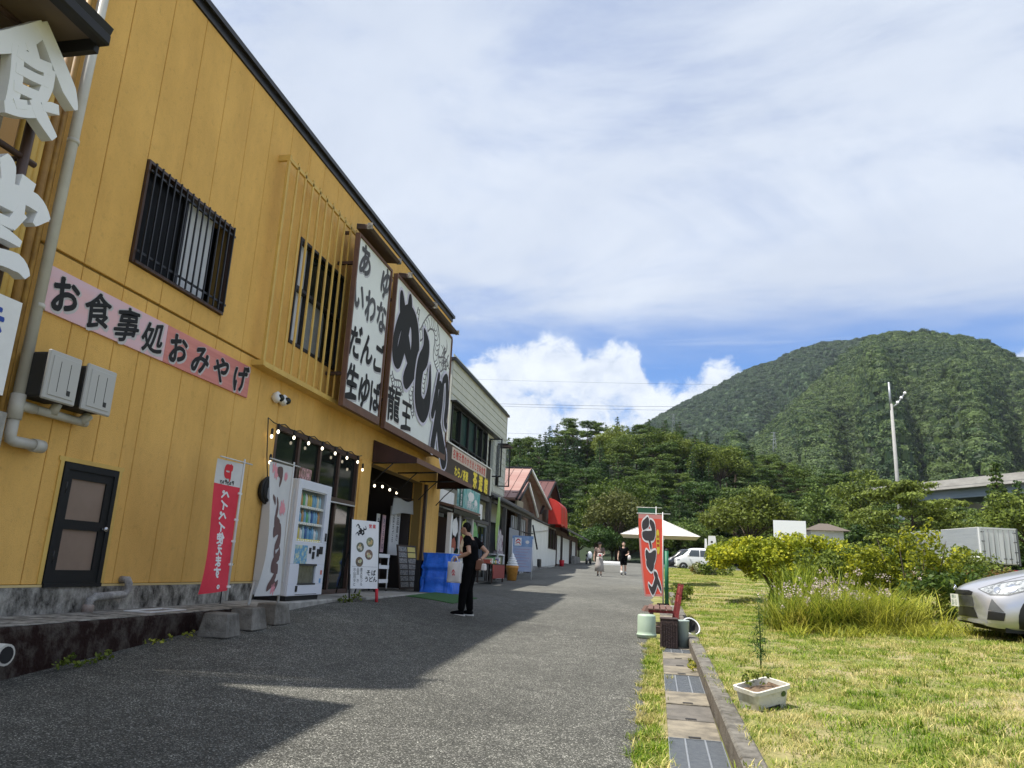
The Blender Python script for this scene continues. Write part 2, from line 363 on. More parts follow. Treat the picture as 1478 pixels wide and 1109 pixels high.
# ------------------------------------------------------------------ ground sheets
def sheet(xs, ys, off, fn=None):
    V = [(x, y, G(x, y)+off+(fn(x, y) if fn else 0)) for y in ys for x in xs]; n = len(xs)
    return V, [(j*n+i, j*n+i+1, (j+1)*n+i+1, (j+1)*n+i) for j in range(len(ys)-1) for i in range(n-1)]
def rng(a, b, s): return list(np.arange(a, b+1e-6, s))
M_lawn = mat('lawn_soil', (.15, .17, .030), .95, (.36, .285, .16), 1.6, .5, 60, lo=.42, hi=.66)
xs = [-3000, -1200, -500, -200, -90, -40]+rng(-20, -6.5, 1.5)+rng(-6, .5, .5)+[.58, .63, .68, .8]+rng(1, 12, .75)+[16, 24, 40, 90, 200, 500, 1200, 3000]
ys = [-60, -20, -8, -4]+rng(-2, 30, 1)+rng(32, 80, 3)+[90, 110, 150, 250, 500, 1000, 2500, 5000]
V, F = sheet(xs, ys, 0)
me = np_mesh('ground', V, F, M_lawn, smooth=True); struct('ground', me, None)

def asphalt():
    m = bpy.data.materials.new('asphalt'); m.use_nodes = True; nt = m.node_tree; N = nt.nodes.new; L = nt.links.new; b = nt.nodes['Principled BSDF']
    geo = N('ShaderNodeNewGeometry'); P = geo.outputs['Position']
    vo = N('ShaderNodeTexVoronoi'); vo.inputs['Scale'].default_value = 125; L(P, vo.inputs['Vector'])
    bw = N('ShaderNodeSeparateColor'); L(vo.outputs['Color'], bw.inputs[0])
    cr = N('ShaderNodeValToRGB'); L(bw.outputs[0], cr.inputs[0]); e = cr.color_ramp.elements
    e[0].position = 0; e[0].color = (.029, .029, .024, 1); e[1].position = 1; e[1].color = (.40, .395, .34, 1)
    for p, c in ((.5, (.056, .056, .047, 1)), (.8, (.11, .109, .093, 1)), (.93, (.22, .21, .19, 1))): x = e.new(p); x.color = c
    n = N('ShaderNodeTexNoise'); L(P, n.inputs[0]); n.inputs['Scale'].default_value = .35; n.inputs['Detail'].default_value = 6; n.inputs['Roughness'].default_value = .6
    mr = N('ShaderNodeMapRange'); L(n.outputs[0], mr.inputs[0]); mr.inputs[1].default_value = .3; mr.inputs[2].default_value = .7; mr.inputs[3].default_value = .72; mr.inputs[4].default_value = 1.3
    n2 = N('ShaderNodeTexNoise'); L(P, n2.inputs[0]); n2.inputs['Scale'].default_value = 5; n2.inputs['Detail'].default_value = 5
    mr2 = N('ShaderNodeMapRange'); L(n2.outputs[0], mr2.inputs[0]); mr2.inputs[1].default_value = .3; mr2.inputs[2].default_value = .7; mr2.inputs[3].default_value = .82; mr2.inputs[4].default_value = 1.2
    n3 = N('ShaderNodeTexNoise'); L(P, n3.inputs[0]); n3.inputs['Scale'].default_value = 1.1; n3.inputs['Detail'].default_value = 9; n3.inputs['Roughness'].default_value = .7; n3.inputs['Distortion'].default_value = .8
    mr3 = N('ShaderNodeMapRange'); L(n3.outputs[0], mr3.inputs[0]); mr3.inputs[1].default_value = .56; mr3.inputs[2].default_value = .72; mr3.inputs[3].default_value = 1; mr3.inputs[4].default_value = 1.55
    mq = N('ShaderNodeMath'); mq.operation = 'MULTIPLY'; L(mr.outputs[0], mq.inputs[0]); L(mr3.outputs[0], mq.inputs[1])
    mu = N('ShaderNodeMath'); mu.operation = 'MULTIPLY'; L(mq.outputs[0], mu.inputs[0]); L(mr2.outputs[0], mu.inputs[1])
    hv = N('ShaderNodeHueSaturation'); L(cr.outputs[0], hv.inputs['Color']); L(mu.outputs[0], hv.inputs['Value'])
    # far up the road the colour turns even and paler: grazing-angle brightness painted in
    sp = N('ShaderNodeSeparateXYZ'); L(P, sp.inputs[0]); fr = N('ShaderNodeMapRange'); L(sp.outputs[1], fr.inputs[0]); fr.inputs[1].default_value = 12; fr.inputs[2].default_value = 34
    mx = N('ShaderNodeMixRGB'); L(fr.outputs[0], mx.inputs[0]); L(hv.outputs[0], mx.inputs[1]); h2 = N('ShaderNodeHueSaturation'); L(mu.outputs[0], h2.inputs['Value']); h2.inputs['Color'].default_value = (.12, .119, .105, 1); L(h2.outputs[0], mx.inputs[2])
    L(mx.outputs[0], b.inputs['Base Color']); b.inputs['Roughness'].default_value = .85; b.inputs['Specular IOR Level'].default_value = .3
    bp = N('ShaderNodeBump'); bp.inputs['Strength'].default_value = .5; bp.inputs['Distance'].default_value = .006; L(vo.outputs['Distance'], bp.inputs['Height']); L(bp.outputs[0], b.inputs['Normal'])
    return m
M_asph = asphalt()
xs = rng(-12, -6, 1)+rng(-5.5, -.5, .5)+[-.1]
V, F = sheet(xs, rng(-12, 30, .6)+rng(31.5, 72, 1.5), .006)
V = [(x+(.035*math.sin(y*3.1)+.03*math.sin(y*7.7+1)+.02*math.sin(y*17) if x > -.2 else 0), y, z) for x, y, z in V]
struct('road', np_mesh('road', V, F, M_asph, smooth=True), None)
V, F = sheet([-70, -40, -20, -12, -6, -1, 1, 3, 6, 9, 12, 16, 20, 28, 40], [62, 66, 70, 74, 78, 82], .012)
struct('car_park', np_mesh('car_park', V, F, M_asph, smooth=True), None)
# pale worn patches along the foot of the wall
mb = MB()
for cx, cy, rx, ry in ((-4.72, 6.1, .12, .5), (-4.6, 7.2, .1, .3), (-4.15, 9.6, .06, .9), (-3.2, 10.8, .05, .7), (-1.7, 8.2, .1, .16)):
    pts = [(cx+rx*math.cos(a)*(1+.25*math.sin(3*a+cx)), cy+ry*math.sin(a)*(1+.2*math.cos(2*a+cy))) for a in np.linspace(0, 6.28, 15)[:-1]]
    mb.add([(x, y, G(x, y)+.0125) for x, y in pts], [tuple(range(14))])
M_dust = mat('dust', (.17, .165, .155), .95, (.09, .088, .085), 30)


# ------------------------------------------------------------------ gutter covers, grates and kerb
drain = thing('drain_channel', 'concrete lidded gutter between the road edge and the low kerb wall', 'gutter', (.28, 8, G(.28, 8)))
drain['kind'] = 'structure'
M_lid = mat('lid_concrete', (.27, .235, .175), .95, (.13, .115, .09), 6, .4, 70); M_liddk = mat('lid_concrete_dark', (.16, .145, .125), .95, (.10, .092, .08), 6, .4, 70)
grates = [(5.05, 5.93), (7.72, 8.75), (10.55, 10.95)]
y = 3.6; k = 0; lid_rng = random.Random(3)
while y < 19:
    g = next((g for g in grates if g[0]-.02 <= y < g[1]), None)
    if g: y = g[1]; continue
    nxt = min([g[0] for g in grates if g[0] > y]+[99]); L_ = min(.6, nxt-y)
    if L_ < .12: y = nxt; continue
    c = MB(); z = G(.28, y+L_/2)+.008+lid_rng.uniform(-.006, .006)
    T = Matrix.Rotation(math.atan(.032), 3, 'X')
    c.obox((.275, y+L_/2, z), (.375, L_-.014, .05), T)
    for q in (-.5, .5): c.obox((.275, y+L_/2+q*(L_-.05), z+.024), (.09, .02, .006), T, 1)
    part('gutter_lid', c, [M_liddk if lid_rng.random() < .35 else M_lid, M_black], drain, bevel=.006); y += L_
for a, b in grates:
    z = G(.28, (a+b)/2)+.016; T = Matrix.Rotation(math.atan(.032), 3, 'X'); n = int((b-a)/.0125)
    fr = MB(); L_ = b-a
    for xx in (.09, .205, .345, .46): fr.obox((xx, (a+b)/2, z), (.012 if .1 < xx < .4 else .006, L_-.02, .03), T)
    for yy in (a+.01, b-.01): fr.obox((.275, yy, z+.032*(yy-(a+b)/2)), (.37, .006, .03), T)
    gr = part('steel_grate', fr, M_galv, drain)
    bars = MB()
    for i in range(1, n): yy = a+.01+i*(L_-.02)/n; bars.obox((.275, yy, z+.032*(yy-(a+b)/2)-.004), (.37, .0042, .026), None)
    part('grate_bars', bars, M_galv, gr, kind='stuff')
    pit = MB().obox((.275, (a+b)/2, z-.02), (.36, L_, .006), T, 0); part('gutter_pit', pit, M_black, drain)
kerb = thing('kerb_wall', 'low weathered concrete kerb running along the lawn beside the gutter', 'kerb', (.55, 8, G(.55, 8)))
kerb['kind'] = 'structure'
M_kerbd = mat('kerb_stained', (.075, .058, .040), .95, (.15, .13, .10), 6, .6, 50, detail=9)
y = 3.2; M_kerb = mat('kerb_concrete', (.21, .195, .165), .95, (.075, .068, .056), 7, .5, 60)
while y < 21.5:
    L_ = 1.8; c = MB(); x0 = .475-.006*(y-6)
    z0, z1 = G(.2, y)-.1, G(.3, y)+.16; za = G(.3, y+L_)+.16
    c.add([(x0, y+.004, z0), (x0+.17, y+.004, z0), (x0+.155, y+.004, z1), (x0+.012, y+.004, z1), (x0-.006*L_, y+L_-.004, z0+.05), (x0+.17-.006*L_, y+L_-.004, z0+.05), (x0+.155-.006*L_, y+L_-.004, za), (x0+.012-.006*L_, y+L_-.004, za)],
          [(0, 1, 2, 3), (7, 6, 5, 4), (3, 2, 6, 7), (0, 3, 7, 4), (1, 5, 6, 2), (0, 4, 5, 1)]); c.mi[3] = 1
    part('kerb_block', c, [M_kerb, M_kerbd], kerb, bevel=.015); y += L_
mb = MB()
# ------------------------------------------------------------------ foliage builders
def nrng(seed): return np.random.default_rng(seed)
def cards(C, Nn, S, g, asp=1.7, curl=0.):
    """one rhombic leaf per centre C, facing Nn, of size S"""
    n = len(C); Nn = Nn/np.maximum(1e-6, np.linalg.norm(Nn, axis=1, keepdims=True))
    t = g.normal(size=(n, 3)); t -= Nn*(t*Nn).sum(1, keepdims=True); t /= np.maximum(1e-6, np.linalg.norm(t, axis=1, keepdims=True)); b = np.cross(Nn, t)
    S = np.asarray(S).reshape(-1, 1); V = np.stack([C-t*S*.5, C+b*S*.5/asp+Nn*S*curl, C+t*S*.5, C-b*S*.5/asp+Nn*S*curl], 1).reshape(-1, 3)
    return V, np.arange(4*n).reshape(n, 4)
def clumps(cent, rad, n_each, size, g, up=.25, shell=.65, rough=.7, flat=1.):
    Cs = []; Ns = []; Ss = []
    for c, r in zip(cent, rad):
        k = max(4, int(n_each*r*r)); d = g.normal(size=(k, 3)); d /= np.linalg.norm(d, axis=1, keepdims=True)
        q = (shell+(1-shell)*g.random((k, 1)))*r; p = d*q*np.array([1, 1, flat])
        Cs.append(np.asarray(c)+p); Ns.append(d+g.normal(size=(k, 3))*rough+np.array([0, 0, up])); Ss.append(size*g.uniform(.6, 1.3, k))
    return cards(np.concatenate(Cs), np.concatenate(Ns), np.concatenate(Ss), g)
def tree_meshes(kind, seed, H, Rr, leaf, m_leaf, m_bark, dens=1.):
    """crown and trunk of a tree of height H and crown radius Rr, standing at the origin"""
    g = nrng(seed); tr = MB(); lean = g.normal(size=2)*.02*H
    top = (lean[0], lean[1], H*(.97 if kind == 'conifer' else .7))
    tr.tube([(0, 0, -.5), (lean[0]*.3, lean[1]*.3, H*.3), (lean[0]*.7, lean[1]*.7, H*.55), top], [H*.022, H*.018, H*.012, H*.002], 7)
    cent = []; rad = []
    if kind == 'conifer':
        z = H*.12
        while z < H*.99:
            t = (z-H*.12)/(H*.88); r = Rr*(1-t)**.85*g.uniform(.8, 1.1)+.12; nb = max(3, int(7*(1-t)+3)); a0 = g.uniform(0, 6.28)
            for i in range(nb):
                a = a0+i*6.283/nb+g.normal()*.2; rr = r*g.uniform(.75, 1.1)
                for f in (.35, .7, 1.0):
                    cent.append((lean[0]*t+math.cos(a)*rr*f, lean[1]*t+math.sin(a)*rr*f, z-rr*.28*f*f+g.normal()*.1)); rad.append(max(.22, r*.30*(1.15-.35*f)))
                tr.tube([(lean[0]*t, lean[1]*t, z), (math.cos(a)*rr*.9, math.sin(a)*rr*.9, z-rr*.25)], [H*.004, H*.001], 4, cap=False)
            z += H*.075*(1-.5*t)
        V, F = clumps(cent, rad, 10*dens/leaf**2, leaf, g, .2, .35, .8, .55)
    elif kind == 'layered':
        n = 34
        for i in range(n):
            t = (i+.5)/n; a = g.uniform(0, 6.28); z = H*(.18+.78*t); env = Rr*math.sqrt(max(.05, 1-((t-.38)/.68)**2)); r = env*math.sqrt(g.uniform(.1, 1))
            x, y = math.cos(a)*r, math.sin(a)*r
            tr.tube([(lean[0]*t*.7, lean[1]*t*.7, z-H*.06), (x*.6, y*.6, z-.1), (x, y, z)], [H*.006, H*.004, H*.001], 4, cap=False)
            for j in range(4): cent.append((x+g.normal()*Rr*.16, y+g.normal()*Rr*.16, z+g.normal()*.12)); rad.append(Rr*g.uniform(.16, .30))
        V, F = clumps(cent, rad, 9*dens/leaf**2, leaf, g, .7, .3, .6, .3)
    else:
        n = 60
        for i in range(n):
            d = g.normal(size=3); d /= np.linalg.norm(d); d[2] = abs(d[2])*1.0-.3*(g.random() < .4); q = g.uniform(.55, 1)
            c = np.array([d[0]*Rr*q, d[1]*Rr*q, H*.58+d[2]*H*.38*q]); cent.append(c); rad.append(Rr*g.uniform(.2, .36))
            if i % 3 == 0: tr.tube([(lean[0]*.5, lean[1]*.5, H*.32), (c[0]*.5, c[1]*.5, H*.42+(c[2]-H*.42)*.4), tuple(c)], [H*.01, H*.006, H*.001], 5, cap=False)
        V, F = clumps(cent, rad, 11*dens/leaf**2, leaf, g, .35, .55, .65, .75)
    return np_mesh('crown', V, F, m_leaf), tr.mesh('trunk', m_bark)
M_bark = mat('bark', (.09, .065, .045), .95, (.05, .038, .028), 5, .6, 30, stretch=(6, 6, 1))
L_con = leafmat('needles', (.024, .060, .018), (.066, .120, .028), .12, .35, .2)
L_lay = leafmat('cedar_leaves', (.038, .082, .016), (.115, .165, .030), .12, .35, .3)
L_bro = leafmat('broad_leaves', (.065, .105, .016), (.165, .205, .034), .15, .4, .35)
L_yel = leafmat('bright_leaves', (.055, .090, .012), (.13, .16, .022), .2, .4, .4)
L_brn = leafmat('brownish_leaves', (.05, .072, .018), (.115, .125, .032), .2, .4, .3)
L_mtn = leafmat('mountain_leaves', (.026, .058, .018), (.092, .138, .038), .014, .35, .25)
L_far = leafmat('far_mountain_leaves', (.014, .040, .018), (.052, .092, .032), .012, .3, .22)
# ------------------------------------------------------------------ mountains (built in polar strips around the valley)
def pol(az, d): return d*math.sin(R(az)), d*math.cos(R(az))
NEAR = [(-2, .085), (2.8, .1266), (5.84, .1635), (7.87, .1907), (9.9, .2266), (11.9, .2573), (13.89, .292), (15.81, .3125), (17.18, .3160), (19.34, .3115), (20.98, .302), (22.55, .293), (23.65, .277), (24.61, .258), (28, .22), (36, .19), (50, .2), (70, .16)]
NEARD = [(-2, 560), (2.8, 620), (8, 720), (15.8, 900), (20, 930), (70, 1000)]
FAR = [(-60, .16), (-40, .13), (-25, .15), (-12, .14), (-6, .155), (-3.49, .1712), (-1.1, .1975), (.76, .2185), (2.87, .238), (4.96, .2565), (7.04, .2775), (9.06, .2873), (10.57, .3), (12.29, .3073), (14.41, .3078), (15.81, .3115), (19, .29), (30, .25)]
def ev(tab, a): return float(np.interp(a, [t[0] for t in tab], [t[1] for t in tab]))
def hill_noise(a, s, k):
    return (.5*math.sin(a*.55+k)+.35*math.sin(a*1.23+2.1*k+3*s)+.25*math.sin(a*2.9-4*s+k))*math.sin(math.pi*min(1, s*.95))
def spur(a, s, k):
    q = a*.62+1.1*s+k; return (1-2*abs(math.sin(q)))*.5*math.sin(math.pi*min(1, s*.9+.05))+.25*math.sin(a*1.9+2*s+k)*math.sin(math.pi*s)
def near_mt(a, s):
    dr = ev(NEARD, a)-18; d = 330+(dr-330)*s; zr = 1.35+dr*ev(NEAR, a)-9; zb = 9
    return (*pol(a, d+28*hill_noise(a, s, 1)*(1-s)), zb+(zr-zb)*(s**1.12)+46*spur(a, s, 2)*min(1, 3*(1-s)))
def far_mt(a, s):
    dr = 1400; d = 640+(dr-640)*s; zr = 1.35+dr*ev(FAR, a)-10; zb = 10
    return (*pol(a, d), zb+(zr-zb)*s+40*spur(a, s, 5)*min(1, 3*(1-s)))
M_mfloor = mat('forest_floor', (.018, .032, .012), 1)
def strip(name, fn, a0, a1, n, m):
    V = []; aa = np.linspace(a0, a1, n); S = list(np.linspace(0, 1, m))
    for a in aa:
        for s in S: V.append(fn(a, s))
        x, y, z = V[-1]; k = 1.35; V.append((x*k, y*k, 5))
    M_ = m+1; F = [(i*M_+j, (i+1)*M_+j, (i+1)*M_+j+1, i*M_+j+1) for i in range(n-1) for j in range(M_-1)]
    return struct(name, np_mesh(name, V, F, M_mfloor, smooth=True), None)
strip('mountain', near_mt, -2, 70, 73, 24)
strip('far_mountain', far_mt, -60, 30, 91, 20)

def scatter(name, pts, scales, protos, label_kind='stuff', tilt=0., flip=True):
    """thousands of uncountable pieces as ONE object: instances of a few shapes on points"""
    me = bpy.data.meshes.new(name); P = np.asarray(pts, np.float32); me.vertices.add(len(P)); me.vertices.foreach_set('co', P.ravel())
    at = me.attributes.new('sc', 'FLOAT', 'POINT'); at.data.foreach_set('value', np.asarray(scales, np.float32))
    o = struct(name, me, None, 'stuff') if False else link(name, me); o['kind'] = 'stuff'
    ng = bpy.data.node_groups.new(name, 'GeometryNodeTree'); ng.interface.new_socket('Geometry', in_out='INPUT', socket_type='NodeSocketGeometry'); ng.interface.new_socket('Geometry', in_out='OUTPUT', socket_type='NodeSocketGeometry')
    N = ng.nodes.new; L = ng.links.new; gi = N('NodeGroupInput'); go = N('NodeGroupOutput')
    mp = N('GeometryNodeMeshToPoints'); L(gi.outputs[0], mp.inputs[0]); jn = N('GeometryNodeJoinGeometry')
    for p in protos:
        oi = N('GeometryNodeObjectInfo'); oi.inputs[0].default_value = p; oi.inputs['As Instance'].default_value = True; L(oi.outputs['Geometry'], jn.inputs[0])
    ip = N('GeometryNodeInstanceOnPoints'); L(mp.outputs[0], ip.inputs['Points']); L(jn.outputs[0], ip.inputs['Instance']); ip.inputs['Pick Instance'].default_value = True
    ri = N('FunctionNodeRandomValue'); ri.data_type = 'INT'; ri.inputs['Min'].default_value = 0; ri.inputs['Max'].default_value = len(protos)-1; L(ri.outputs['Value'], ip.inputs['Instance Index'])
    rv = N('FunctionNodeRandomValue'); rv.data_type = 'FLOAT_VECTOR'; rv.inputs[0].default_value = (-tilt, -tilt, 0); rv.inputs[1].default_value = (tilt, tilt, 6.283); L(rv.outputs[0], ip.inputs['Rotation'])
    na = N('GeometryNodeInputNamedAttribute'); na.data_type = 'FLOAT'; na.inputs[0].default_value = 'sc'; L(na.outputs[0], ip.inputs['Scale']); L(ip.outputs[0], go.inputs[0])
    m = o.modifiers.new('scatter', 'NODES'); m.node_group = ng; return o
def proto(name, me):
    return bpy.data.objects.new(name, me)     # a shape for scatter(); never linked to the scene itself
def crown_proto(seed, n=620, conical=False, m=None):
    g = nrng(seed); d = g.normal(size=(14, 3)); d /= np.linalg.norm(d, axis=1, keepdims=True); d[:, 2] = abs(d[:, 2])*.9
    if conical:
        t = g.random(16); a = g.uniform(0, 6.28, 16); c = np.stack([np.cos(a)*(1-t)*.6, np.sin(a)*(1-t)*.6, t*2.2], 1); r = .25+.35*(1-t)
    else: c = d*np.array([.66, .66, .5]); r = g.uniform(.32, .55, 14)
    V, F = clumps(c, r, n/14/.2, .25, g, .3, .75, .32, .85)
    dome = MB(); dome.lathe([(.75, -.9), (.8, .0), (.62, .4), (.3, .62), (1e-4, .7)], (0, 0, 0), 9)
    V = np.concatenate([V, np.array(dome.v)]); b = 4*len(F); F2 = [[b+i for i in f] for f in dome.f if len(f) == 4]
    return proto('crown_shape', np_mesh('crown_shape', V, np.concatenate([F, np.array(F2)]), m or L_mtn))
CP = [crown_proto(s) for s in (1, 2, 3, 4, 6)]
g = nrng(5); pts = []; sc = []
def fill(fn, a0, a1, d0, d1, cell, r):
    n = int((R(a1-a0)*(d0+d1)/2/cell)*(abs(d1-d0)*1.15/cell))
    for _ in range(n):
        a = g.uniform(a0, a1); s = g.uniform(0, 1)**.62; p = fn(a, s); k = r*g.uniform(.7, 1.25)
        pts.append((p[0], p[1], p[2]+k*.35)); sc.append(k)
fill(near_mt, -2, 31, 330, 900, 5.6, 5.4)
NP, NS = pts, sc; pts, sc = [], []
fill(far_mt, -9, 18, 640, 1400, 7.6, 6.4)
for a in np.arange(-9, 17, .22):
    p = far_mt(a, 1.0); k = 6*g.uniform(.8, 1.15); pts.append((p[0], p[1], p[2]+k*.25)); sc.append(k)
scatter('far_mountain_forest', pts, sc, [crown_proto(s_, m=L_far) for s_ in (11, 12, 13)], tilt=.15); pts, sc = NP, NS
for a in np.arange(-2, 31, .28):
    p = near_mt(a, 1.0); k = 4.6*g.uniform(.8, 1.15); pts.append((p[0], p[1], p[2]+k*.25)); sc.append(k)
scatter('mountain_forest', pts, sc, CP, tilt=.15)

# ------------------------------------------------------------------ wooded hill behind the shops
HILL = [(-40, .1), (-20, .14), (-11.31, .158), (-9.97, .160), (-7.99, .172), (-6.19, .173), (-3.5, .179), (-1.89, .185), (-.3, .177), (1.53, .175), (3.33, .166), (5.83, .152), (7.78, .141), (10.12, .122), (12.88, .118), (14.3, .118), (15.5, .08), (40, .07)]
def hill_ground(a, d):
    top = 1.35+168*ev(HILL, a)-6.8
    top = max(top, 3.2)
    return 2.5+(top-2.5)*ss(84, 168, d) if d < 170 else top-.05*(d-170)
def hill_pt(a, s): d = 84+150*s; return (*pol(a, d), hill_ground(a, d)-.15)
V = []; A = np.linspace(-45, 42, 60); S = np.linspace(0, 1, 16)
for a in A:
    for s in S: V.append(hill_pt(a, s))
F = [(i*16+j, (i+1)*16+j, (i+1)*16+j+1, i*16+j+1) for i in range(59) for j in range(15)]
struct('wooded_hill', np_mesh('wooded_hill', V, F, M_mfloor, smooth=True), None)
KINDS = {
 'conifer_tree': [tree_meshes('conifer', s, 13, 3.0, .31, L_con, M_bark) for s in (11, 12, 13)],
 'cedar_tree': [tree_meshes('layered', s, 11, 4.3, .27, L_lay, M_bark) for s in (21, 22, 23)],
 'broadleaf_tree': [tree_meshes('broad', s, 10, 4.6, .34, L_bro, M_bark) for s in (31, 32)],
}
LAB = {'conifer_tree': 'dark pointed conifer rising out of the wooded hillside behind the shops', 'cedar_tree': 'spreading evergreen with tiered boughs on the wooded hillside behind the shops', 'broadleaf_tree': 'rounded leafy tree on the wooded hillside behind the shops'}
GRP = {'conifer_tree': 'conifers on the wooded hillside', 'cedar_tree': 'tiered evergreens on the wooded hillside', 'broadleaf_tree': 'leafy trees on the wooded hillside'}
def plant(kind, meshes, loc, rz, sc, label, group=None, cat='tree'):
    t = thing(kind, label, cat, loc, rz, group); t.scale = sc if isinstance(sc, tuple) else (sc,)*3
    link('crown', meshes[0], t, local=True); link('trunk', meshes[1], t, local=True); return t
hr = random.Random(11)
for d, stp, off in ((90, 3.3, 0), (99, 2.8, 1.2), (108, 2.5, .5), (117, 2.3, 1.7), (126, 2.1, .3), (135, 1.95, 1.1), (144, 1.8, .6), (153, 1.7, .2), (161, 1.6, .9), (168, 1.4, .5)):
    a = -13.2+off
    while a < 25.5:
        aa = a+hr.uniform(-.6, .6); dd = d+hr.uniform(-4, 4); lowzone = aa > 9
        if aa > 14.3 and d > 110: a += stp; continue
        if d < 100 and -12 < aa < -6.5: a += stp; continue
        k = hr.random()
        kind = 'cedar_tree' if k < .5 else ('conifer_tree' if k < (.62 if lowzone else .86) else 'broadleaf_tree')
        if d > 150 and aa < 6: kind = 'conifer_tree' if k < .7 else 'cedar_tree'
        H = {'conifer_tree': 13, 'cedar_tree': 11, 'broadleaf_tree': 10}[kind]; want = 9.4*hr.uniform(.72, 1.2)*(1.0 if d > 100 else .9)*(.9 if lowzone else 1)
        if aa > 14.3: want = hr.uniform(6, 8)
        s = want/H; x, y = pol(aa, dd)
        plant(kind, hr.choice(KINDS[kind]), (x, y, hill_ground(aa, dd)-.3), hr.uniform(0, 6.28), (s*hr.uniform(.9, 1.15), s*hr.uniform(.9, 1.15), s), LAB[kind], GRP[kind]); a += stp*hr.uniform(.85, 1.15)
# ------------------------------------------------------------------ single trees and shrubs in the middle distance
def bigtree(kind, az, d, top, width, seed, mk, leaf, m_leaf, label, base=None, dens=1.):
    gz = base if base is not None else 2.35; H = 1.35+d*top-gz; Rr = d*R(width)
    plant(kind, tree_meshes(mk, seed, H, Rr, leaf, m_leaf, M_bark, dens), (*pol(az, d), gz-.1), 0, 1, label)
bigtree('zelkova_tree', 6.74, 70, .114, 3.3, 41, 'broad', .30, L_yel, 'bright yellow-green rounded tree beyond the white van', dens=1.2)
bigtree('cherry_tree', -2.9, 80, .1105, 2.3, 42, 'broad', .26, L_brn, 'olive-brown loose tree behind the orange banner')
bigtree('shade_tree', 17.3, 62, .1285, 3.4, 43, 'layered', .27, L_bro, 'spreading dark tree with flat boughs hiding the foot of the floodlight pole', dens=1.3)
bigtree('cypress_tree', 22.15, 84, .1468, 1.6, 44, 'conifer', .26, L_lay, 'tall narrow cypress in front of the viaduct', dens=2.2)
bigtree('young_conifer', 23.45, 88, .125, 1.2, 45, 'conifer', .26, L_con, 'small dark conifer right of the tall cypress')
bigtree('round_tree', 24.0, 58, .116, 2.9, 46, 'broad', .27, L_bro, 'rounded green tree above the roof of the box truck')
bigtree('slender_tree', 11.5, 82, .121, 1.6, 47, 'broad', .32, L_lay, 'dark bushy tree behind the white notice board')
bigtree('leafy_tree', 14.3, 96, .142, 2.3, 48, 'broad', .36, L_bro, 'tall pale green tree left of the floodlight pole above the shelter')
sh = random.Random(4)
SHR = [tree_meshes('broad', s, 3.2, 2.2, .20, m, M_bark, 1.1) for s, m in ((51, L_bro), (52, L_lay), (53, L_yel))]
SLAB = {0: 'dark leafy shrub in the row at the far end of the road', 1: 'dense dark evergreen shrub in the row at the far end of the road', 2: 'bright green shrub in the row at the far end of the road'}
for i, (az, d, s) in enumerate([(-9.0, 84, 1.3), (-7.2, 80, 1.0), (-5.7, 79, 1.15), (-4.4, 77, 1.05), (-3.2, 82, 1.3), (-1.9, 80, 1.0), (-.6, 84, 1.1), (.7, 83, 1.3), (2.1, 81, 1.35), (3.6, 83, 1.2), (4.9, 80, .9), (9.2, 78, 1.2), (10.4, 74, 1.0), (12.3, 80, 1.4), (13.6, 76, 1.3), (14.9, 72, 1.5), (16.2, 70, 1.3), (18.4, 71, 1.4), (19.6, 72, 1.4), (21.0, 74, 1.5), (22.5, 76, 1.5), (24.1, 74, 1.4)]):
    k = [1, 0, 2, 1, 0, 1, 0, 1][i % 8]; plant('garden_shrub', SHR[k], (*pol(az, d), 2.3 if d < 84 else 2.5), sh.uniform(0, 6.28), (s, s, s*sh.uniform(.9, 1.15)), SLAB[k], 'shrubs at the far end of the road', 'shrub')

# ------------------------------------------------------------------ floodlight pole, viaduct, pylons, wires
x, y = pol(16.6, 76); gz = 2.4
t = thing('floodlight_pole', 'tall pale concrete pole with three floodlights in front of the mountain', 'floodlight', (x, y, gz))
b = MB(); b.tube([(x, y, gz-.3), (x, y, 17.9)], [.22, .13], 14); part('pole', b, mat('pole_concrete', (.36, .355, .34), .8, (.30, .295, .28), 3), t)
b = MB(); b.tube([(x-.05, y, 17.3), (x-.05, y, 20.0)], [.11, .10], 8); part('lightning_rod', b, M_galv, t)
b = MB(); b.tube([(x, y, 17.5), (x+.5, y, 17.9), (x+1.25, y, 18.9)], [.07]*3, 6); arm = part('lamp_arm', b, M_galv, t)
for k, dd in enumerate((.55, .9, 1.25)):
    b = MB(); c = (x+dd, y-.1, 17.95+(dd-.5)*1.3); T = Euler((R(-60), 0, 0)).to_matrix(); b.lathe([(.03, -.14), (.10, -.08), (.14, .05), (.14, .08), (.12, .07), (.01, .03)], c, 10, M=T); part('floodlight', b, M_white, t)
b = MB(); b.box(x-.27, x+.27, y-.27, y+.27, 7.2, 7.45); b.box(x-.22, x+.22, y-.22, y+.22, 10.2, 10.3); part('pole_band', b, M_galv, t)
M_via = mat('viaduct_concrete', (.46, .44, .40), .9, (.33, .31, .28), .4, stretch=(1, 1, 3)); M_viad = mat('viaduct_steel', (.33, .37, .39), .7)
pa, pb = Vector((*pol(13.5, 128), 15.6)), Vector((*pol(34, 88), 14.0)); u = (pb-pa).normalized(); n = Vector((-u.y, u.x, 0)).normalized()
v_ = thing('viaduct', 'pale concrete road viaduct on steel girders crossing behind the trees', 'bridge', pa)
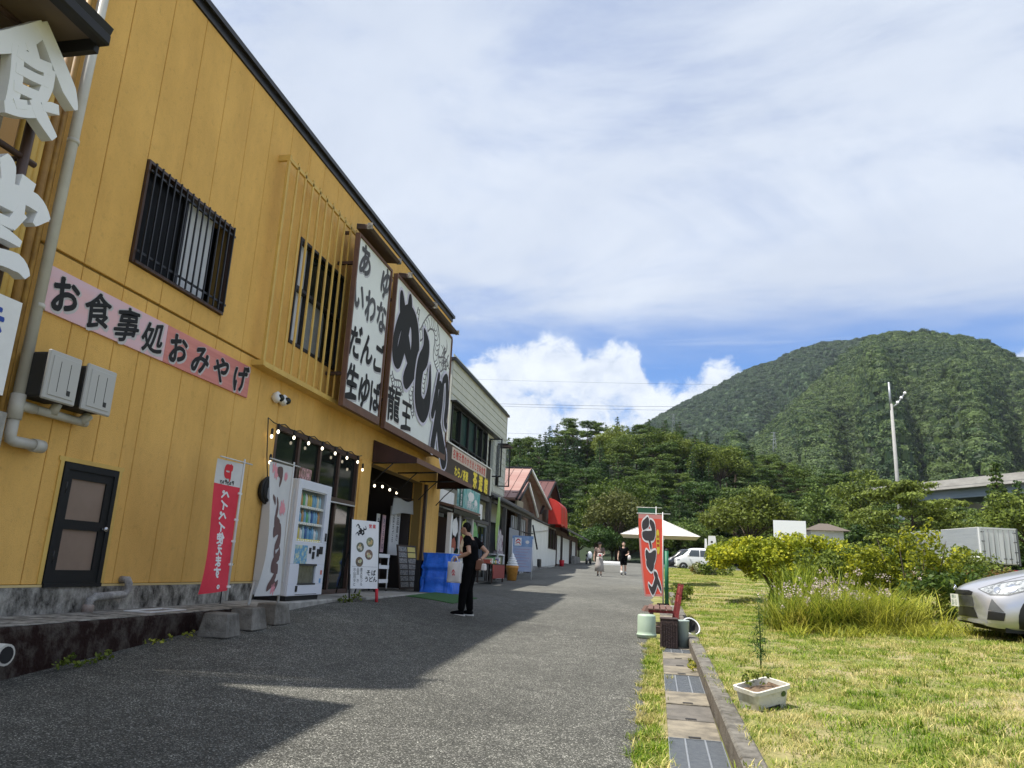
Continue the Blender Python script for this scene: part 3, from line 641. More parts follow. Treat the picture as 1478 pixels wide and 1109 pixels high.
def slabline(o0, w, z0, z1, name, m):
    b = MB(); q = []
    for p in (pa, pb):
        for s in (0, 1): q.append((p, s))
    vs = [pa+n*o0, pb+n*o0, pb+n*(o0+w), pa+n*(o0+w)]
    b.add([v+Vector((0, 0, z0)) for v in vs]+[v+Vector((0, 0, z1)) for v in vs], [(3, 2, 1, 0), (4, 5, 6, 7), (0, 1, 5, 4), (1, 2, 6, 5), (2, 3, 7, 6), (3, 0, 4, 7)]); part(name, b, m, v_)
slabline(0, 9, -1.1, -.75, 'deck', M_via); slabline(-.02, .3, -.75, .1, 'parapet', M_via); slabline(8.7, .3, -.75, .1, 'parapet', M_via); slabline(1.2, .4, -2.2, -1.1, 'girder', M_viad); slabline(7.2, .4, -2.2, -1.1, 'girder', M_viad)
for f in (.12, .34, .56, .78, .97):
    p = pa.lerp(pb, f)+n*4.5; b = MB(); b.obox((p.x, p.y, (p.z-2.6)/2), (1.6, 1.6, p.z-2.6)); b.obox((p.x, p.y, p.z-3.1), (2.4, 8, 1.0), Matrix.Rotation(math.atan2(u.y, u.x), 3, 'Z')); part('pier', b, M_via, v_)
def pylon(az, el_base, el_top, fn, label, w=4.2):
    best = min((abs(math.atan((p[2]-1.35)/math.hypot(p[0], p[1]))-math.atan(el_base)), s, p) for s in np.linspace(0, 1, 80) for p in [fn(az, s)])
    x, y, z = best[2]; d = math.hypot(x, y); H = max(14, d*el_top+1.35-z); t = thing('transmission_tower', label, 'pylon', (x, y, z))
    w = H*.17; P = lambda f, i, j: Vector((x+i*w*(1-.82*f)/2, y+j*w*(1-.82*f)/2, z+H*f))
    b = MB()
    for i in (-1, 1):
        for j in (-1, 1): b.tube([P(0, i, j), P(1, i, j)], .13, 4, cap=False)
    part('legs', b, M_galv, t); b = MB(); lv = [0, .2, .38, .54, .68, .8, .9, 1]
    for q in range(len(lv)-1):
        for (i, j), (i2, j2) in (((-1, -1), (1, -1)), ((1, -1), (1, 1)), ((1, 1), (-1, 1)), ((-1, 1), (-1, -1))): b.tube([P(lv[q], i, j), P(lv[q+1], i2, j2)], .07, 3, cap=False); b.tube([P(lv[q], i2, j2), P(lv[q+1], i, j)], .07, 3, cap=False)
    part('bracing', b, M_galv, t)
    for f in (.72, .85, .97):
        b = MB(); b.tube([(x-w*.8, y, z+H*f), (x, y, z+H*(f+.02)), (x+w*.8, y, z+H*f)], .1, 4); part('cross_arm', b, M_galv, t)
pylon(8.7, .150, .187, near_mt, 'transmission tower on the valley slope left of the floodlight pole')
pylon(17.2, .135, .167, near_mt, 'small transmission tower just right of the floodlight pole')
pylon(1.38, .178, .213, far_mt, 'faint transmission tower on the far ridge above the near woods')
def wire(a0, e0, a1, e1, d0, d1, sag, r, label):
    p0, p1 = Vector((*pol(a0, d0), 1.35+d0*e0)), Vector((*pol(a1, d1), 1.35+d1*e1)); b = MB()
    b.tube([p0.lerp(p1, i/16)-Vector((0, 0, sag*4*(i/16)*(1-i/16))) for i in range(17)], r, 4, cap=False); single('power_cable', b, M_dark, label, 'cable')
wire(-16, .219, 30, .205, 300, 420, 3, .06, 'upper overhead cable crossing the white clouds')
wire(-16, .2165, 30, .20, 300, 420, 3.5, .05, 'overhead cable just below the upper one across the clouds')
wire(-18, .178, 30, .168, 180, 200, 1.5, .028, 'overhead cable crossing in front of the wooded hill')
wire(-18, .252, 12, .247, 400, 420, 1, .05, 'faintest overhead cable high across the clouds')
# ------------------------------------------------------------------ mustard coloured restaurant
XW = -6.0; Y0, Y1 = 5.72, 20.3; ZB, ZJ, ZR = .985, 4.30, 8.46
RB = thing('restaurant_building', 'two-storey mustard panelled restaurant with big painted signboards along its front', 'building', (XW-5, 13, .7))
mb = MB(); mb.box(-17, XW-.08, Y0, Y1, .3, ZR); 
core = MB()
# backing walls with the real openings left free (boxes butted round them)
def wall_with_holes(mb, x0, x1, ya, yb, za, zb, holes):
    ys = sorted({ya, yb, *[h[0] for h in holes], *[h[1] for h in holes]}); zs = sorted({za, zb, *[h[2] for h in holes], *[h[3] for h in holes]})
    for i in range(len(ys)-1):
        for j in range(len(zs)-1):
            cy, cz = (ys[i]+ys[i+1])/2, (zs[j]+zs[j+1])/2
            if not any(h[0] < cy < h[1] and h[2] < cz < h[3] for h in holes): mb.box(x0, x1, ys[i], ys[i+1], zs[j], zs[j+1])
HOLES = [(6.985, 8.88, 4.62, 5.94), (10.83, 12.75, 4.85, 6.75), (10.8, 14.3, .70, 3.45), (15.0, 18.72, .70, 3.42), (6.60, 7.40, .97, 2.22)]
wall_with_holes(core, -6.25, -6.035, Y0, Y1, .3, ZR, HOLES); core.box(-17, -16.8, Y0, Y1, .3, ZR); core.box(-16.8, -6.25, Y0, Y0+.2, .3, ZR); core.box(-16.8, -6.25, Y1-.2, Y1, .3, ZR)
part('backing_wall', core, M_joint, RB)
lin = MB(); lin.box(-10, -9.9, Y0+.3, Y1-.3, .70, ZR-.1); lin.box(-9.9, -6.26, Y0+.3, Y1-.3, 3.9, 4.0); lin.box(-9.9, -6.26, 9.5, 9.6, .7, 8.3); lin.box(-9.9, -6.26, 14.6, 14.7, .7, 3.9)
part('interior', lin, mat('interior', (.10, .085, .07), .9), RB)
# facing panels, one by one
def panel(y0, y1, z0, z1, g=.005):
    b = MB(); b.box(-6.035, XW, y0+g, y1-g, z0+g, z1-g); part('wall_panel', b, M_must, RB, bevel=.006)
js = [Y0+.01]+[6.354+.631*k for k in range(0, 23) if Y0+.3 < 6.354+.631*k < Y1-.2]+[Y1]
def cut(ya, yb, za, zb):
    """panels around the holes"""
    segs = [(ya, yb, za, zb)]
    for h in HOLES:
        out = []
        for a, b, c, d in segs:
            if h[1] <= a+.01 or h[0] >= b-.01 or h[3] <= c+.01 or h[2] >= d-.01: out.append((a, b, c, d)); continue
            if h[0] > a+.02: out.append((a, h[0], c, d))
            if h[1] < b-.02: out.append((h[1], b, c, d))
            m0, m1 = max(a, h[0]), min(b, h[1])
            if h[2] > c+.02: out.append((m0, m1, c, h[2]))
            if h[3] < d-.02: out.append((m0, m1, h[3], d))
        segs = out
    return segs
for a, b in zip(js[:-1], js[1:]):
    for z0, z1 in ((ZB, ZJ-.012), (ZJ+.012, ZR)):
        for s in cut(a, b, z0, z1): panel(*s)
b = MB(); b.box(-6.04, -5.975, Y0, Y1+.05, ZR, ZR+.12); b.box(-6.5, -5.92, 5.35, Y1+.1, ZR+.12, ZR+.2); part('roof_fascia', b, M_dark, RB)
b = MB(); b.box(-17.1, -6.5, 5.35, Y1+.1, ZR+.1, ZR+.2); part('roof', b, M_dark, RB)
b = MB(); b.box(-6.035, -5.985, Y0, 10.78, ZB-.022, ZB+.001); b.box(-6.03, -5.985, 14.31, 14.99, ZB-.022, ZB+.001); part('base_drip', b, mat('pale_yellow', (.62, .48, .22), .7), RB)
# painted corner mouldings at the near end
for i, (yy, w) in enumerate(((5.70, .035), (5.60, .05), (5.50, .04), (5.41, .06), (5.30, .05))):
    b = MB(); b.tube([(-5.98, yy, .75), (-5.98, yy, 9)], w, 8); part('corner_moulding', b, mat('moulding%d' % i, (.42-.04*i, .24-.03*i, .05), .6, (.25, .13, .03), 6) if i < 2 else M_mustd, RB)
# foundation
b = MB(); wall_with_holes(b, -6.2, -5.985, Y0-1.5, 10.78, .3, ZB-.024, []); part('foundation', b, M_concold, RB)
# plinth in front of it
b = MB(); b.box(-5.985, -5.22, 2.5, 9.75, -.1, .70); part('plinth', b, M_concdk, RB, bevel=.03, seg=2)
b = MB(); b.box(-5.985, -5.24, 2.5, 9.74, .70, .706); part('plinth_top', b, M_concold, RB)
b = MB(); b.box(-5.985, -5.32, 9.75, 12.95, .2, .725); part('pale_slab', b, M_slab, RB, bevel=.02)
b = MB(); b.box(-9.8, -5.05, 12.95, 20.2, .2, .735); part('entrance_floor', b, M_slab, RB, bevel=.015)
for r in ((-5.75, -5.42, 7.55, 7.60), (-5.75, -5.42, 8.15, 8.20), (-5.75, -5.70, 7.60, 8.15), (-5.47, -5.42, 7.60, 8.15)):
    b = MB(); b.box(*r, .706, .716); part('pit_frame', b, M_white, RB)
# --- barred window
W1 = part('barred_window', MB().box(-6.06, -5.965, 6.985, 7.02, 4.62, 5.94).box(-6.06, -5.965, 8.845, 8.88, 4.62, 5.94).box(-6.06, -5.965, 7.02, 8.845, 5.905, 5.94).box(-6.06, -5.95, 7.02, 8.845, 4.62, 4.655), M_brown, RB)
part('pane', MB().box(-6.12, -6.11, 7.02, 7.93, 4.655, 5.905), M_dpane, W1); part('blind', MB().box(-6.13, -6.12, 7.93, 8.60, 4.75, 5.905), M_paneL, W1)
part('sash', MB().box(-6.10, -6.07, 7.91, 7.95, 4.655, 5.905).box(-6.10, -6.07, 7.95, 8.845, 4.655, 4.72), M_dark, W1)
nb = 15
for i in range(nb):
    yy = 7.06+i*(8.80-7.06)/(nb-1); part('window_bar', MB().box(-5.93, -5.912, yy-.009, yy+.009, 4.64, 5.92), M_dark, W1)
for zz in (4.76, 5.80): part('bar_rail', MB().box(-5.945, -5.93, 7.0, 8.865, zz-.014, zz+.014), M_dark, W1)
# --- window behind the slatted screen
W2 = part('screened_window', MB().box(-6.07, -5.985, 10.83, 10.87, 4.85, 6.75).box(-6.07, -5.985, 12.71, 12.75, 4.85, 6.75).box(-6.07, -5.985, 10.87, 12.71, 6.70, 6.75).box(-6.07, -5.985, 10.87, 12.71, 4.85, 4.90).box(-6.08, -6.0, 10.87, 12.71, 5.83, 5.89), M_dark, RB)
for (a, b_, c, d, m) in ((10.87, 11.30, 5.89, 6.70, M_paneL), (11.34, 12.71, 5.89, 6.70, M_glassd), (10.87, 11.32, 4.90, 5.83, M_paneL), (11.36, 12.2, 4.90, 5.83, M_galv), (12.2, 12.71, 4.9, 5.83, M_glassd)):
    part('pane', MB().box(-6.11, -6.10, a, b_, c, d), m, W2)
part('mullion', MB().box(-6.09, -6.02, 11.30, 11.36, 4.90, 6.70), M_dark, W2)
# --- slatted screen standing off the wall
SC = part('slatted_screen', MB().box(-6.0, -5.79, 9.80, 9.85, 4.16, 4.24).box(-6.0, -5.79, 9.80, 9.85, 7.60, 7.70), M_mustd, RB)
part('screen_rail', MB().box(-5.83, -5.79, 9.85, 18.8, 7.60, 7.66), M_mustd, SC); part('screen_rail', MB().box(-6.0, -5.79, 9.85, 18.8, 4.15, 4.23), M_mustd, SC)
part('screen_post', MB().box(-5.84, -5.80, 9.80, 9.86, 4.24, 7.60), M_mustd, SC)
for i in range(32):
    yy = 10.11+i*.277
    if yy > 18.7: break
    part('screen_slat', MB().box(-5.815, -5.79, yy-.022, yy+.022, 4.23, 7.72), M_mustd, SC)
# --- service door
D = part('service_door', MB().box(-6.05, -5.975, 6.60, 6.66, 1.0, 2.22).box(-6.05, -5.975, 7.34, 7.40, 1.0, 2.22).box(-6.05, -5.975, 6.66, 7.34, 2.15, 2.22).box(-6.05, -5.96, 6.60, 7.40, .96, 1.0), M_door, RB)
part('door_leaf', MB().box(-6.03, -5.99, 6.66, 6.74, 1.0, 2.15).box(-6.03, -5.99, 7.25, 7.34, 1.0, 2.15).box(-6.03, -5.99, 6.74, 7.25, 2.06, 2.15).box(-6.03, -5.99, 6.74, 7.25, 1.54, 1.64).box(-6.03, -5.99, 6.74, 7.25, 1.0, 1.13), M_door, D)
part('door_pane', MB().box(-6.02, -6.01, 6.74, 7.25, 1.64, 2.06), M_frost, D); part('door_pane', MB().box(-6.02, -6.01, 6.74, 7.25, 1.13, 1.54), M_frost, D)
k = MB(); k.tube([(-5.99, 7.285, 1.57), (-5.95, 7.285, 1.57)], .012, 8); k.ell((-5.935, 7.285, 1.57), (.024, .028, .028), 12, 8); part('door_knob', k, M_steel, D)
for zz in (1.2, 1.9): part('hinge', MB().tube([(-5.98, 6.665, zz), (-5.98, 6.665, zz+.12)], .01, 6), M_dark, D)
part('door_trim', MB().box(-6.0, -5.985, 6.52, 7.48, 2.225, 2.27).box(-6.0, -5.985, 6.54, 6.59, .99, 2.225).box(-6.0, -5.985, 7.41, 7.46, .99, 2.225), M_mustd, RB)
# --- glazed front beside the vending machine
GF = part('glazed_front', MB().box(-6.12, -6.0, 10.8, 10.87, .735, 3.45).box(-6.12, -6.0, 14.23, 14.3, .735, 3.45).box(-6.12, -6.0, 10.87, 14.23, 3.37, 3.45).box(-6.12, -6.0, 10.87, 14.23, 2.42, 2.52).box(-6.12, -6.0, 10.87, 14.23, .735, .82), M_brown, RB)
for yy in (11.7, 12.55, 13.4): part('mullion', MB().box(-6.11, -6.02, yy-.035, yy+.035, .82, 3.37), M_brown, GF)
yy = [10.87, 11.665, 11.735, 12.515, 12.585, 13.365, 13.435, 14.23]
for i in range(0, 8, 2):
    for z0, z1 in ((.82, 2.42), (2.52, 3.37)): part('pane', MB().box(-6.075, -6.067, yy[i], yy[i+1], z0, z1), M_glassd, GF)
part('handrail', MB().tube([(-5.97, 11.6, 2.40), (-5.97, 14.2, 2.43)], .014, 8), M_white, GF)
# --- columns and entrance
part('column', MB().box(-6.2, -5.96, 14.36, 14.88, .735, 3.42), M_must, RB, bevel=.01); part('column', MB().box(-6.3, -5.95, 18.74, 19.35, .735, 3.5), M_must, RB, bevel=.01)
part('column_foot', MB().box(-6.22, -5.94, 14.34, 14.9, .735, 1.0), M_conc, RB)
part('brown_post', MB().box(-5.97, -5.90, 18.72, 18.84, .735, 3.4), M_brown, RB)
EN = part('entrance_doors', MB().box(-7.6, -7.5, 15.0, 18.7, 3.0, 3.1).box(-7.6, -7.5, 15.0, 15.08, .74, 3.0).box(-7.6, -7.5, 18.62, 18.7, .74, 3.0).box(-7.6, -7.5, 16.8, 16.88, .74, 3.0), M_brown, RB)
for i in range(24):
    y_ = 15.12+i*.15
    if abs(y_-16.84) > .05: part('lattice_bar', MB().box(-7.57, -7.54, y_-.012, y_+.012, .8, 3.0), M_woodd, EN)
part('pane', MB().box(-7.60, -7.59, 15.08, 18.62, .8, 3.0), M_glassd, EN)
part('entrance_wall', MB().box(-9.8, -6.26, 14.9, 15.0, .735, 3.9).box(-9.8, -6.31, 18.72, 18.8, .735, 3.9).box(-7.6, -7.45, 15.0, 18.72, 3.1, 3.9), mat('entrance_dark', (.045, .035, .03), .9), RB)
# --- brown awning
AW = part('awning', MB().add([(-5.98, 14.95, 3.92), (-5.98, 19.9, 3.92), (-4.98, 19.9, 3.55), (-4.98, 14.95, 3.55)], [(0, 3, 2, 1)]), mat('awning_cloth', (.060, .026, .020), .8, (.045, .02, .016), 4), RB, solid=.006)
M_awn = AW.data.materials[0]; M_awf = mat('awning_front', (.16, .085, .062), .7)
part('valance', MB().box(-4.985, -4.975, 14.95, 19.9, 3.44, 3.552), M_awf, AW)
part('awning_side', MB().slab([(0, 0), (1, 0), (1, .11), (0, .48)], (-5.98, 14.955, 3.44), (1, 0, 0), (0, 0, 1), .006), M_awn, AW); part('awning_side', MB().slab([(0, 0), (1, 0), (1, .11), (0, .48)], (-5.98, 19.9, 3.44), (1, 0, 0), (0, 0, 1), .006), M_awn, AW)
for y_ in (14.97, 16.6, 18.3, 19.87): part('awning_bracket', MB().tube([(-5.97, y_, 3.42), (-5.0, y_, 3.45)], .018, 6).tube([(-5.97, y_, 2.95), (-5.75, y_, 3.2), (-5.5, y_, 3.43)], .014, 6), M_dark, AW)
# ------------------------------------------------------------------ lettering used below
BOLD = 'お食事処みやげあゆいわなだんご生ばめし龍王そうどラーペイ使えま。らめんわたせ茶遊館歩こ営業中抹氷天然のかき名物食堂むぎ甘味ふうりん直売所す。ノ屋手打'
prep_glyphs({.0: BOLD+'S'+'お品書き上州日光群馬温泉冷ざるとろ山菜月見きつね定ソフトクリームバニチョコ串団子おにぎ円0123456789-・PayPayLOTE'})
UY, UZ = (0, 1, 0), (0, 0, 1)
def glyph3d(mb, ch, c, u, v, size, depth, bold=.028, mi=0, **k):
    """a thick cut-out letter"""
    t = MB()
    if bold:
        for q in range(6):
            a = q*math.pi/3+.3; glyph3d(mb, ch, Vector(c)+(Vector(u)*math.cos(a)+Vector(v)*math.sin(a))*bold*size+Vector(u).cross(Vector(v))*.0006*q, u, v, size, depth, 0, mi, **k)
        return
    glyph(t, ch, c, u, v, size, 0, 0, **k); n = Vector(u).cross(Vector(v)).normalized()*depth; V = [Vector(p) for p in t.v]
    key = {}; idx = [key.setdefault(tuple(round(q, 5) for q in p), i) for i, p in enumerate(t.v)]
    E = {}
    for f in t.f:
        for a, b in zip(f, f[1:]+f[:1]): E[(idx[a], idx[b])] = (a, b)
    o = len(V); fs = [tuple(i+o for i in f) for f in t.f]+[tuple(reversed(f)) for f in t.f]
    for (a, b) in E:
        if (b, a) not in E: fs.append((a, b, b+o, a+o))
    mb.add(list(V)+[p+n for p in V], fs, mi)

# ------------------------------------------------------------------ neighbouring eatery at the left edge
LB = thing('eatery_building', 'beige walled eatery with a dark overhanging eave at the left edge', 'building', (-8, 2.5, .7))
M_beige = mat('beige_siding', (.36, .31, .23), .8, (.30, .255, .19), 3); M_soff = mat('soffit', (.17, .125, .09), .8)
b = MB(); wall_with_holes(b, -6.1, -5.9, -3, 5.0, .2, 6.0, [(-2, 4.6, 1.0, 2.4), (1.5, 4.7, 3.4, 4.4)]); b.box(-12, -6.1, 4.8, 5.0, .2, 6.0); part('wall', b, M_beige, LB)
for z in (4.7, 5.0, 5.3, 5.6): part('siding_joint', MB().box(-5.9, -5.893, -3, 5.0, z, z+.012), M_joint, LB)
w = part('window', MB().box(-6.0, -5.88, 1.5, 1.58, 3.4, 4.4).box(-6.0, -5.88, 4.62, 4.7, 3.4, 4.4).box(-6.0, -5.88, 1.58, 4.62, 4.32, 4.4).box(-6.0, -5.88, 1.58, 4.62, 3.4, 3.48).box(-6, -5.9, 3.1, 3.16, 3.48, 4.32), M_brown, LB); part('pane', MB().box(-5.97, -5.96, 1.58, 4.62, 3.48, 4.32), M_glassd, w)
b = MB(); b.add([(-4.95, -3, 6.0), (-4.95, 5.03, 6.0), (-9, 5.03, 7.4), (-9, -3, 7.4)], [(0, 1, 2, 3)]); part('roof', b, M_dark, LB, solid=.1)
part('soffit', MB().box(-5.9, -5.02, -3, 4.98, 5.93, 5.95), M_soff, LB)
part('gutter', MB().box(-5.06, -4.93, -3, 5.03, 5.85, 5.97), M_black, LB, bevel=.02)
part('verge_board', MB().box(-5.95, -5.06, 4.98, 5.04, 5.80, 5.99), M_black, LB)
# cut-out letters on their frame
SG = thing('letter_sign', 'huge white cut-out letters on brown posts at the left edge', 'sign', (-5.5, 4.6, 3.2))
for y_ in (4.22, 4.98): part('post', MB().tube([(-5.55, y_, 3.0), (-5.55, y_, 5.9)], .045, 8), M_brown, SG)
for z_ in (5.85, 4.72, 3.3): part('crossbar', MB().tube([(-5.55, 3.6, z_), (-5.55, 5.1, z_)], .03, 8).tube([(-5.55, 4.98, z_), (-5.9, 4.98, z_)], .025, 6), M_brown, SG)
def solid_stroke(mb, pts, ws, x0, d):
    t = MB(); stroke(t, pts, ws, (0, 0, 0), (1, 0, 0), (0, 1, 0), n=5); L_ = []; Rr_ = []
    k = (len(pts)-1)*5
    for i in range(k): q = t.v[4*i:4*i+4]; L_.append(q[0]); Rr_.append(q[1])
    L_.append(q[2]); Rr_.append(q[3]); out = [(p[0], p[1]) for p in L_]+[(p[0], p[1]) for p in reversed(Rr_)]; n = len(out)
    vs = [(x0, a, c) for a, c in out]+[(x0+d, a, c) for a, c in out]; m = len(L_); fs = [(i, i+n, (i+1) % n+n, (i+1) % n) for i in range(n)]
    for i in range(m-1): fs += [(n+i, n+2*m-1-i, n+2*m-2-i, n+i+1), (i, i+1, 2*m-2-i, 2*m-1-i)]
    mb.add(vs, fs)
LET = [[([(4.70, 5.84), (4.52, 5.58), (4.30, 5.36), (4.05, 5.22)], [.12, .19, .17, .08]), ([(4.66, 5.86), (4.90, 5.64), (5.08, 5.47), (5.20, 5.34)], [.14, .17, .18, .04]), ([(4.60, 5.60), (4.68, 5.50)], [.12, .10]), ([(4.50, 5.48), (4.55, 5.2), (4.56, 4.90)], [.12, .13, .12]),
  ([(4.84, 5.52), (4.85, 5.36), (4.83, 5.22)], [.12, .12, .11]), ([(4.50, 5.44), (4.68, 5.46), (4.86, 5.52)], [.10, .11, .11]), ([(4.52, 5.29), (4.70, 5.33), (4.86, 5.38)], [.085, .085, .085]), ([(4.54, 5.13), (4.70, 5.17), (4.87, 5.22)], [.09, .09, .09]), ([(4.50, 4.90), (4.66, 4.96), (4.83, 5.08)], [.10, .10, .12]), ([(4.74, 5.14), (4.86, 5.04), (5.03, 4.93)], [.10, .14, .08]), ([(4.84, 5.13), (4.93, 5.18), (5.01, 5.21)], [.07, .10, .09]), ([(4.62, 5.05), (4.66, 4.98)], [.14, .12])],
 [([(4.60, 4.50), (4.66, 4.44), (4.70, 4.28)], [.10, .16, .12]), ([(4.30, 4.46), (4.38, 4.34)], [.12, .1]), ([(4.88, 4.44), (4.86, 4.32), (4.78, 4.24)], [.15, .14, .05]), ([(4.02, 4.18), (4.60, 4.23), (4.98, 4.28), (5.15, 4.18)], [.10, .13, .15, .07]), ([(4.10, 4.2), (4.06, 4.02)], [.12, .06]), ([(5.10, 4.22), (5.02, 4.08)], [.15, .04]),
  ([(4.3, 4.10), (4.70, 4.13), (4.90, 4.15)], [.09, .10, .12]), ([(4.88, 4.13), (4.80, 3.96)], [.12, .10]), ([(4.34, 4.1), (4.38, 3.94)], [.11, .09]), ([(4.36, 3.95), (4.82, 3.98)], [.09, .09]), ([(4.25, 3.82), (4.70, 3.87), (4.93, 3.85)], [.09, .11, .06]), ([(4.58, 3.96), (4.57, 3.62)], [.12, .11]), ([(4.0, 3.58), (4.55, 3.63), (4.92, 3.68), (5.06, 3.60)], [.10, .12, .16, .06])]]
for ss_ in LET:
    b = MB()
    for q, (p, w) in enumerate(ss_): solid_stroke(b, p, w, -5.44+.0011*q, .11)
    part('letter', b, M_white2, SG)
b = MB(); b.box(-5.36, -5.30, 3.2, 5.05, 2.55, 3.36); nb_ = single('hanging_signboard', b, M_white, 'white signboard with blue characters below the cut-out letters', 'sign')
M_blue = mat('blue_ink', (.02, .07, .36), .7)
b = MB(); glyph(b, '歩', (-5.296, 4.74, 3.12), UY, UZ, .36, .028); glyph(b, 'こ', (-5.296, 4.74, 2.8), UY, UZ, .26, .028); part('blue_characters', b, M_blue, nb_)
single('small_notice', MB().box(-5.32, -5.29, 4.6, 5.12, 1.9, 2.42), M_slab, 'small pale notice board below the white signboard at the edge', 'sign')

# ------------------------------------------------------------------ things fixed to the mustard wall
DP = thing('drainpipe', 'pale drainpipe running down the corner of the mustard restaurant', 'pipe', (-5.9, 5.8, 2.3))
part('pipe', MB().tube([(-5.9, 5.80, 9), (-5.9, 5.79, 2.72)], .052, 12), M_pvc, DP)
part('tee_fitting', MB().tube([(-5.9, 5.79, 2.74), (-5.9, 5.79, 2.50)], .066, 12).tube([(-5.9, 5.79, 2.64), (-5.9, 6.0, 2.64)], .05, 10), M_pvc, DP)
part('elbow', MB().tube([(-5.9, 5.79, 2.5), (-5.9, 5.79, 2.36), (-5.9, 5.80, 2.315), (-5.9, 5.85, 2.30), (-5.9, 6.08, 2.30)], .052, 12), M_pvc, DP)
part('end_cap', MB().tube([(-5.9, 6.06, 2.30), (-5.9, 6.18, 2.30)], .064, 12), M_pvc, DP)
part('branch', MB().tube([(-5.9, 5.98, 2.64), (-5.9, 6.68, 2.635)], .042, 10).tube([(-5.9, 6.60, 2.635), (-5.86, 6.66, 2.72)], .05, 10).tube([(-5.88, 6.2, 2.64), (-5.84, 6.2, 2.74)], .045, 8), M_pvc, DP)
for z_ in (7.2, 5.4, 3.6): part('pipe_bracket', MB().tube([(-5.9, 5.80, z_), (-5.9, 5.80, z_+.05)], .058, 12), M_pvc, DP)
for k, (y_, lab) in enumerate(((5.80, 'grey electric meter box nearer the white drainpipe'), (6.30, 'grey electric meter box right of its twin on the mustard wall'))):
    t = thing('meter_box', lab, 'meter box', (-5.95, y_+.2, 2.72), 0, 'meter boxes on the mustard wall')
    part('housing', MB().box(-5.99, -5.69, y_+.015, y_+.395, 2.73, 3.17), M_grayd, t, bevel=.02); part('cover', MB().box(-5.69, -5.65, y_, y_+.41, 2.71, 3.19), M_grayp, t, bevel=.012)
    part('raised_lid', MB().box(-5.65, -5.642, y_+.045, y_+.365, 2.755, 3.145), M_grayp, t, bevel=.006); part('lid_seam', MB().box(-5.6425, -5.640, y_+.14, y_+.145, 2.8, 3.1).box(-5.6425, -5.640, y_+.265, y_+.27, 2.8, 3.1), M_grayd, t); part('lid_mark', MB().box(-5.642, -5.639, y_+.27, y_+.31, 2.79, 2.84), M_grayd, t)
t = thing('security_camera', 'pair of white dome cameras under the slatted screen', 'camera', (-5.95, 10.7, 3.84))
for y_ in (10.58, 10.80):
    T = Matrix.Rotation(R(60), 3, 'Y'); part('housing', MB().lathe([(.02, -.09), (.075, -.085), (.085, -.02), (.08, .03)], (-5.91, y_, 3.85), 14, M=T), M_white2, t); part('dome', MB().ell((-5.875, y_+.01, 3.83), (.06, .06, .06), 12, 8), M_glassd, t)
part('mount', MB().box(-6.0, -5.95, 10.55, 10.84, 3.82, 3.90), M_white2, t)
# menu strips
M_pink = mat('pink_board', (.80, .44, .40), .6, (.72, .53, .62), .9, lo=.3, hi=.7, stretch=(1, .35, 2.2)); M_pink2 = mat('rose_board', (.72, .28, .24), .6, (.56, .18, .16), 1.2, lo=.35, hi=.65, stretch=(1, .4, 6)); M_halo = mat('pale_outline', (.55, .52, .52), .7)
for y0_, y1_, m, txt, lab in ((5.93, 7.80, M_pink, 'お食事処', 'pink and lilac banner board with four big black brush characters'), (7.805, 9.78, M_pink2, 'おみやげ', 'rose red plank-patterned banner board at the right end of the strip')):
    t = single('signboard', MB().box(-5.998, -5.972, y0_, y1_, 3.64, 4.11), m, lab, 'sign', 'banner boards on the mustard wall'); p_ = (y1_-y0_)/len(txt)
    h_ = MB(); b = MB()
    for i, ch in enumerate(txt):
        c = (-5.970, y0_+p_*(i+.5), 3.875); glyph(h_, ch, (c[0], c[1]+.012, c[2]-.008), UY, UZ, .42, .06, wav=.035, skew=.2); glyph(b, ch, (-5.9668, c[1], c[2]), UY, UZ, .40, .024 if ord(ch) > 0x4000 else .036, wav=.035, skew=.2)
    part('outline', h_, M_halo, t); part('lettering', b, M_ink, t)
# two great signboards
M_board = mat('board_white', (.84, .87, .86), .55, (.78, .81, .80), 1.5)
def bigboard(y0_, y1_, z0_, z1_, lab, cut=0):
    t = thing('billboard', lab, 'signboard', (-5.6, (y0_+y1_)/2, z0_)); f = MB()
    f.box(-5.62, -5.53, y0_, y0_+.05, z0_, z1_).box(-5.62, -5.53, y1_-.04, y1_, z0_, z1_-cut).box(-5.62, -5.53, y0_+.05, y1_-.04, z0_, z0_+.15)
    f.box(-5.62, -5.53, y0_+.05, y1_-.04, z1_-.05, z1_); part('frame', f, M_signbr, t); part('face', MB().box(-5.60, -5.565, y0_+.05, y1_-.04, z0_+.15, z1_-.05), M_board, t)
    for z_ in (z0_+.6, z1_-.6): part('wall_strut', MB().box(-5.98, -5.62, y0_+.1, y0_+.16, z_, z_+.06).box(-5.98, -5.62, y1_-.16, y1_-.1, z_, z_+.06), M_brown, t)
    return t
B1 = bigboard(12.18, 14.02, 4.07, 7.46, 'tall white board listing four lines of brush lettering in grey and black')
rows = [('あ ゆ', 7.06, [12.62, 0, 13.75], M_inkgr), ('いわな', 6.30, [12.47, 13.08, 13.69], M_inkgr), ('だんご', 5.40, [12.52, 13.12, 13.74], M_ink), ('生ゆば', 4.60, [12.56, 13.16, 13.74], M_ink)]
gr, bl, ha = MB(), MB(), MB()
for txt, z_, ys_, m in rows:
    for ch, y_ in zip(txt, ys_):
        if ch != ' ':
            glyph(ha, ch, (-5.5635, y_+.015, z_-.015), UY, UZ, .73, .05, wav=.04, skew=.12, aspect=.84); glyph(gr if m is M_inkgr else bl, ch, (-5.5615, y_, z_), UY, UZ, .70, .038, wav=.04, skew=.12, aspect=.84)
part('letter_shadow', ha, mat('letter_shadow', (.50, .50, .54), .7), B1); part('grey_lettering', gr, M_inkgr, B1); part('black_lettering', bl, M_ink, B1)
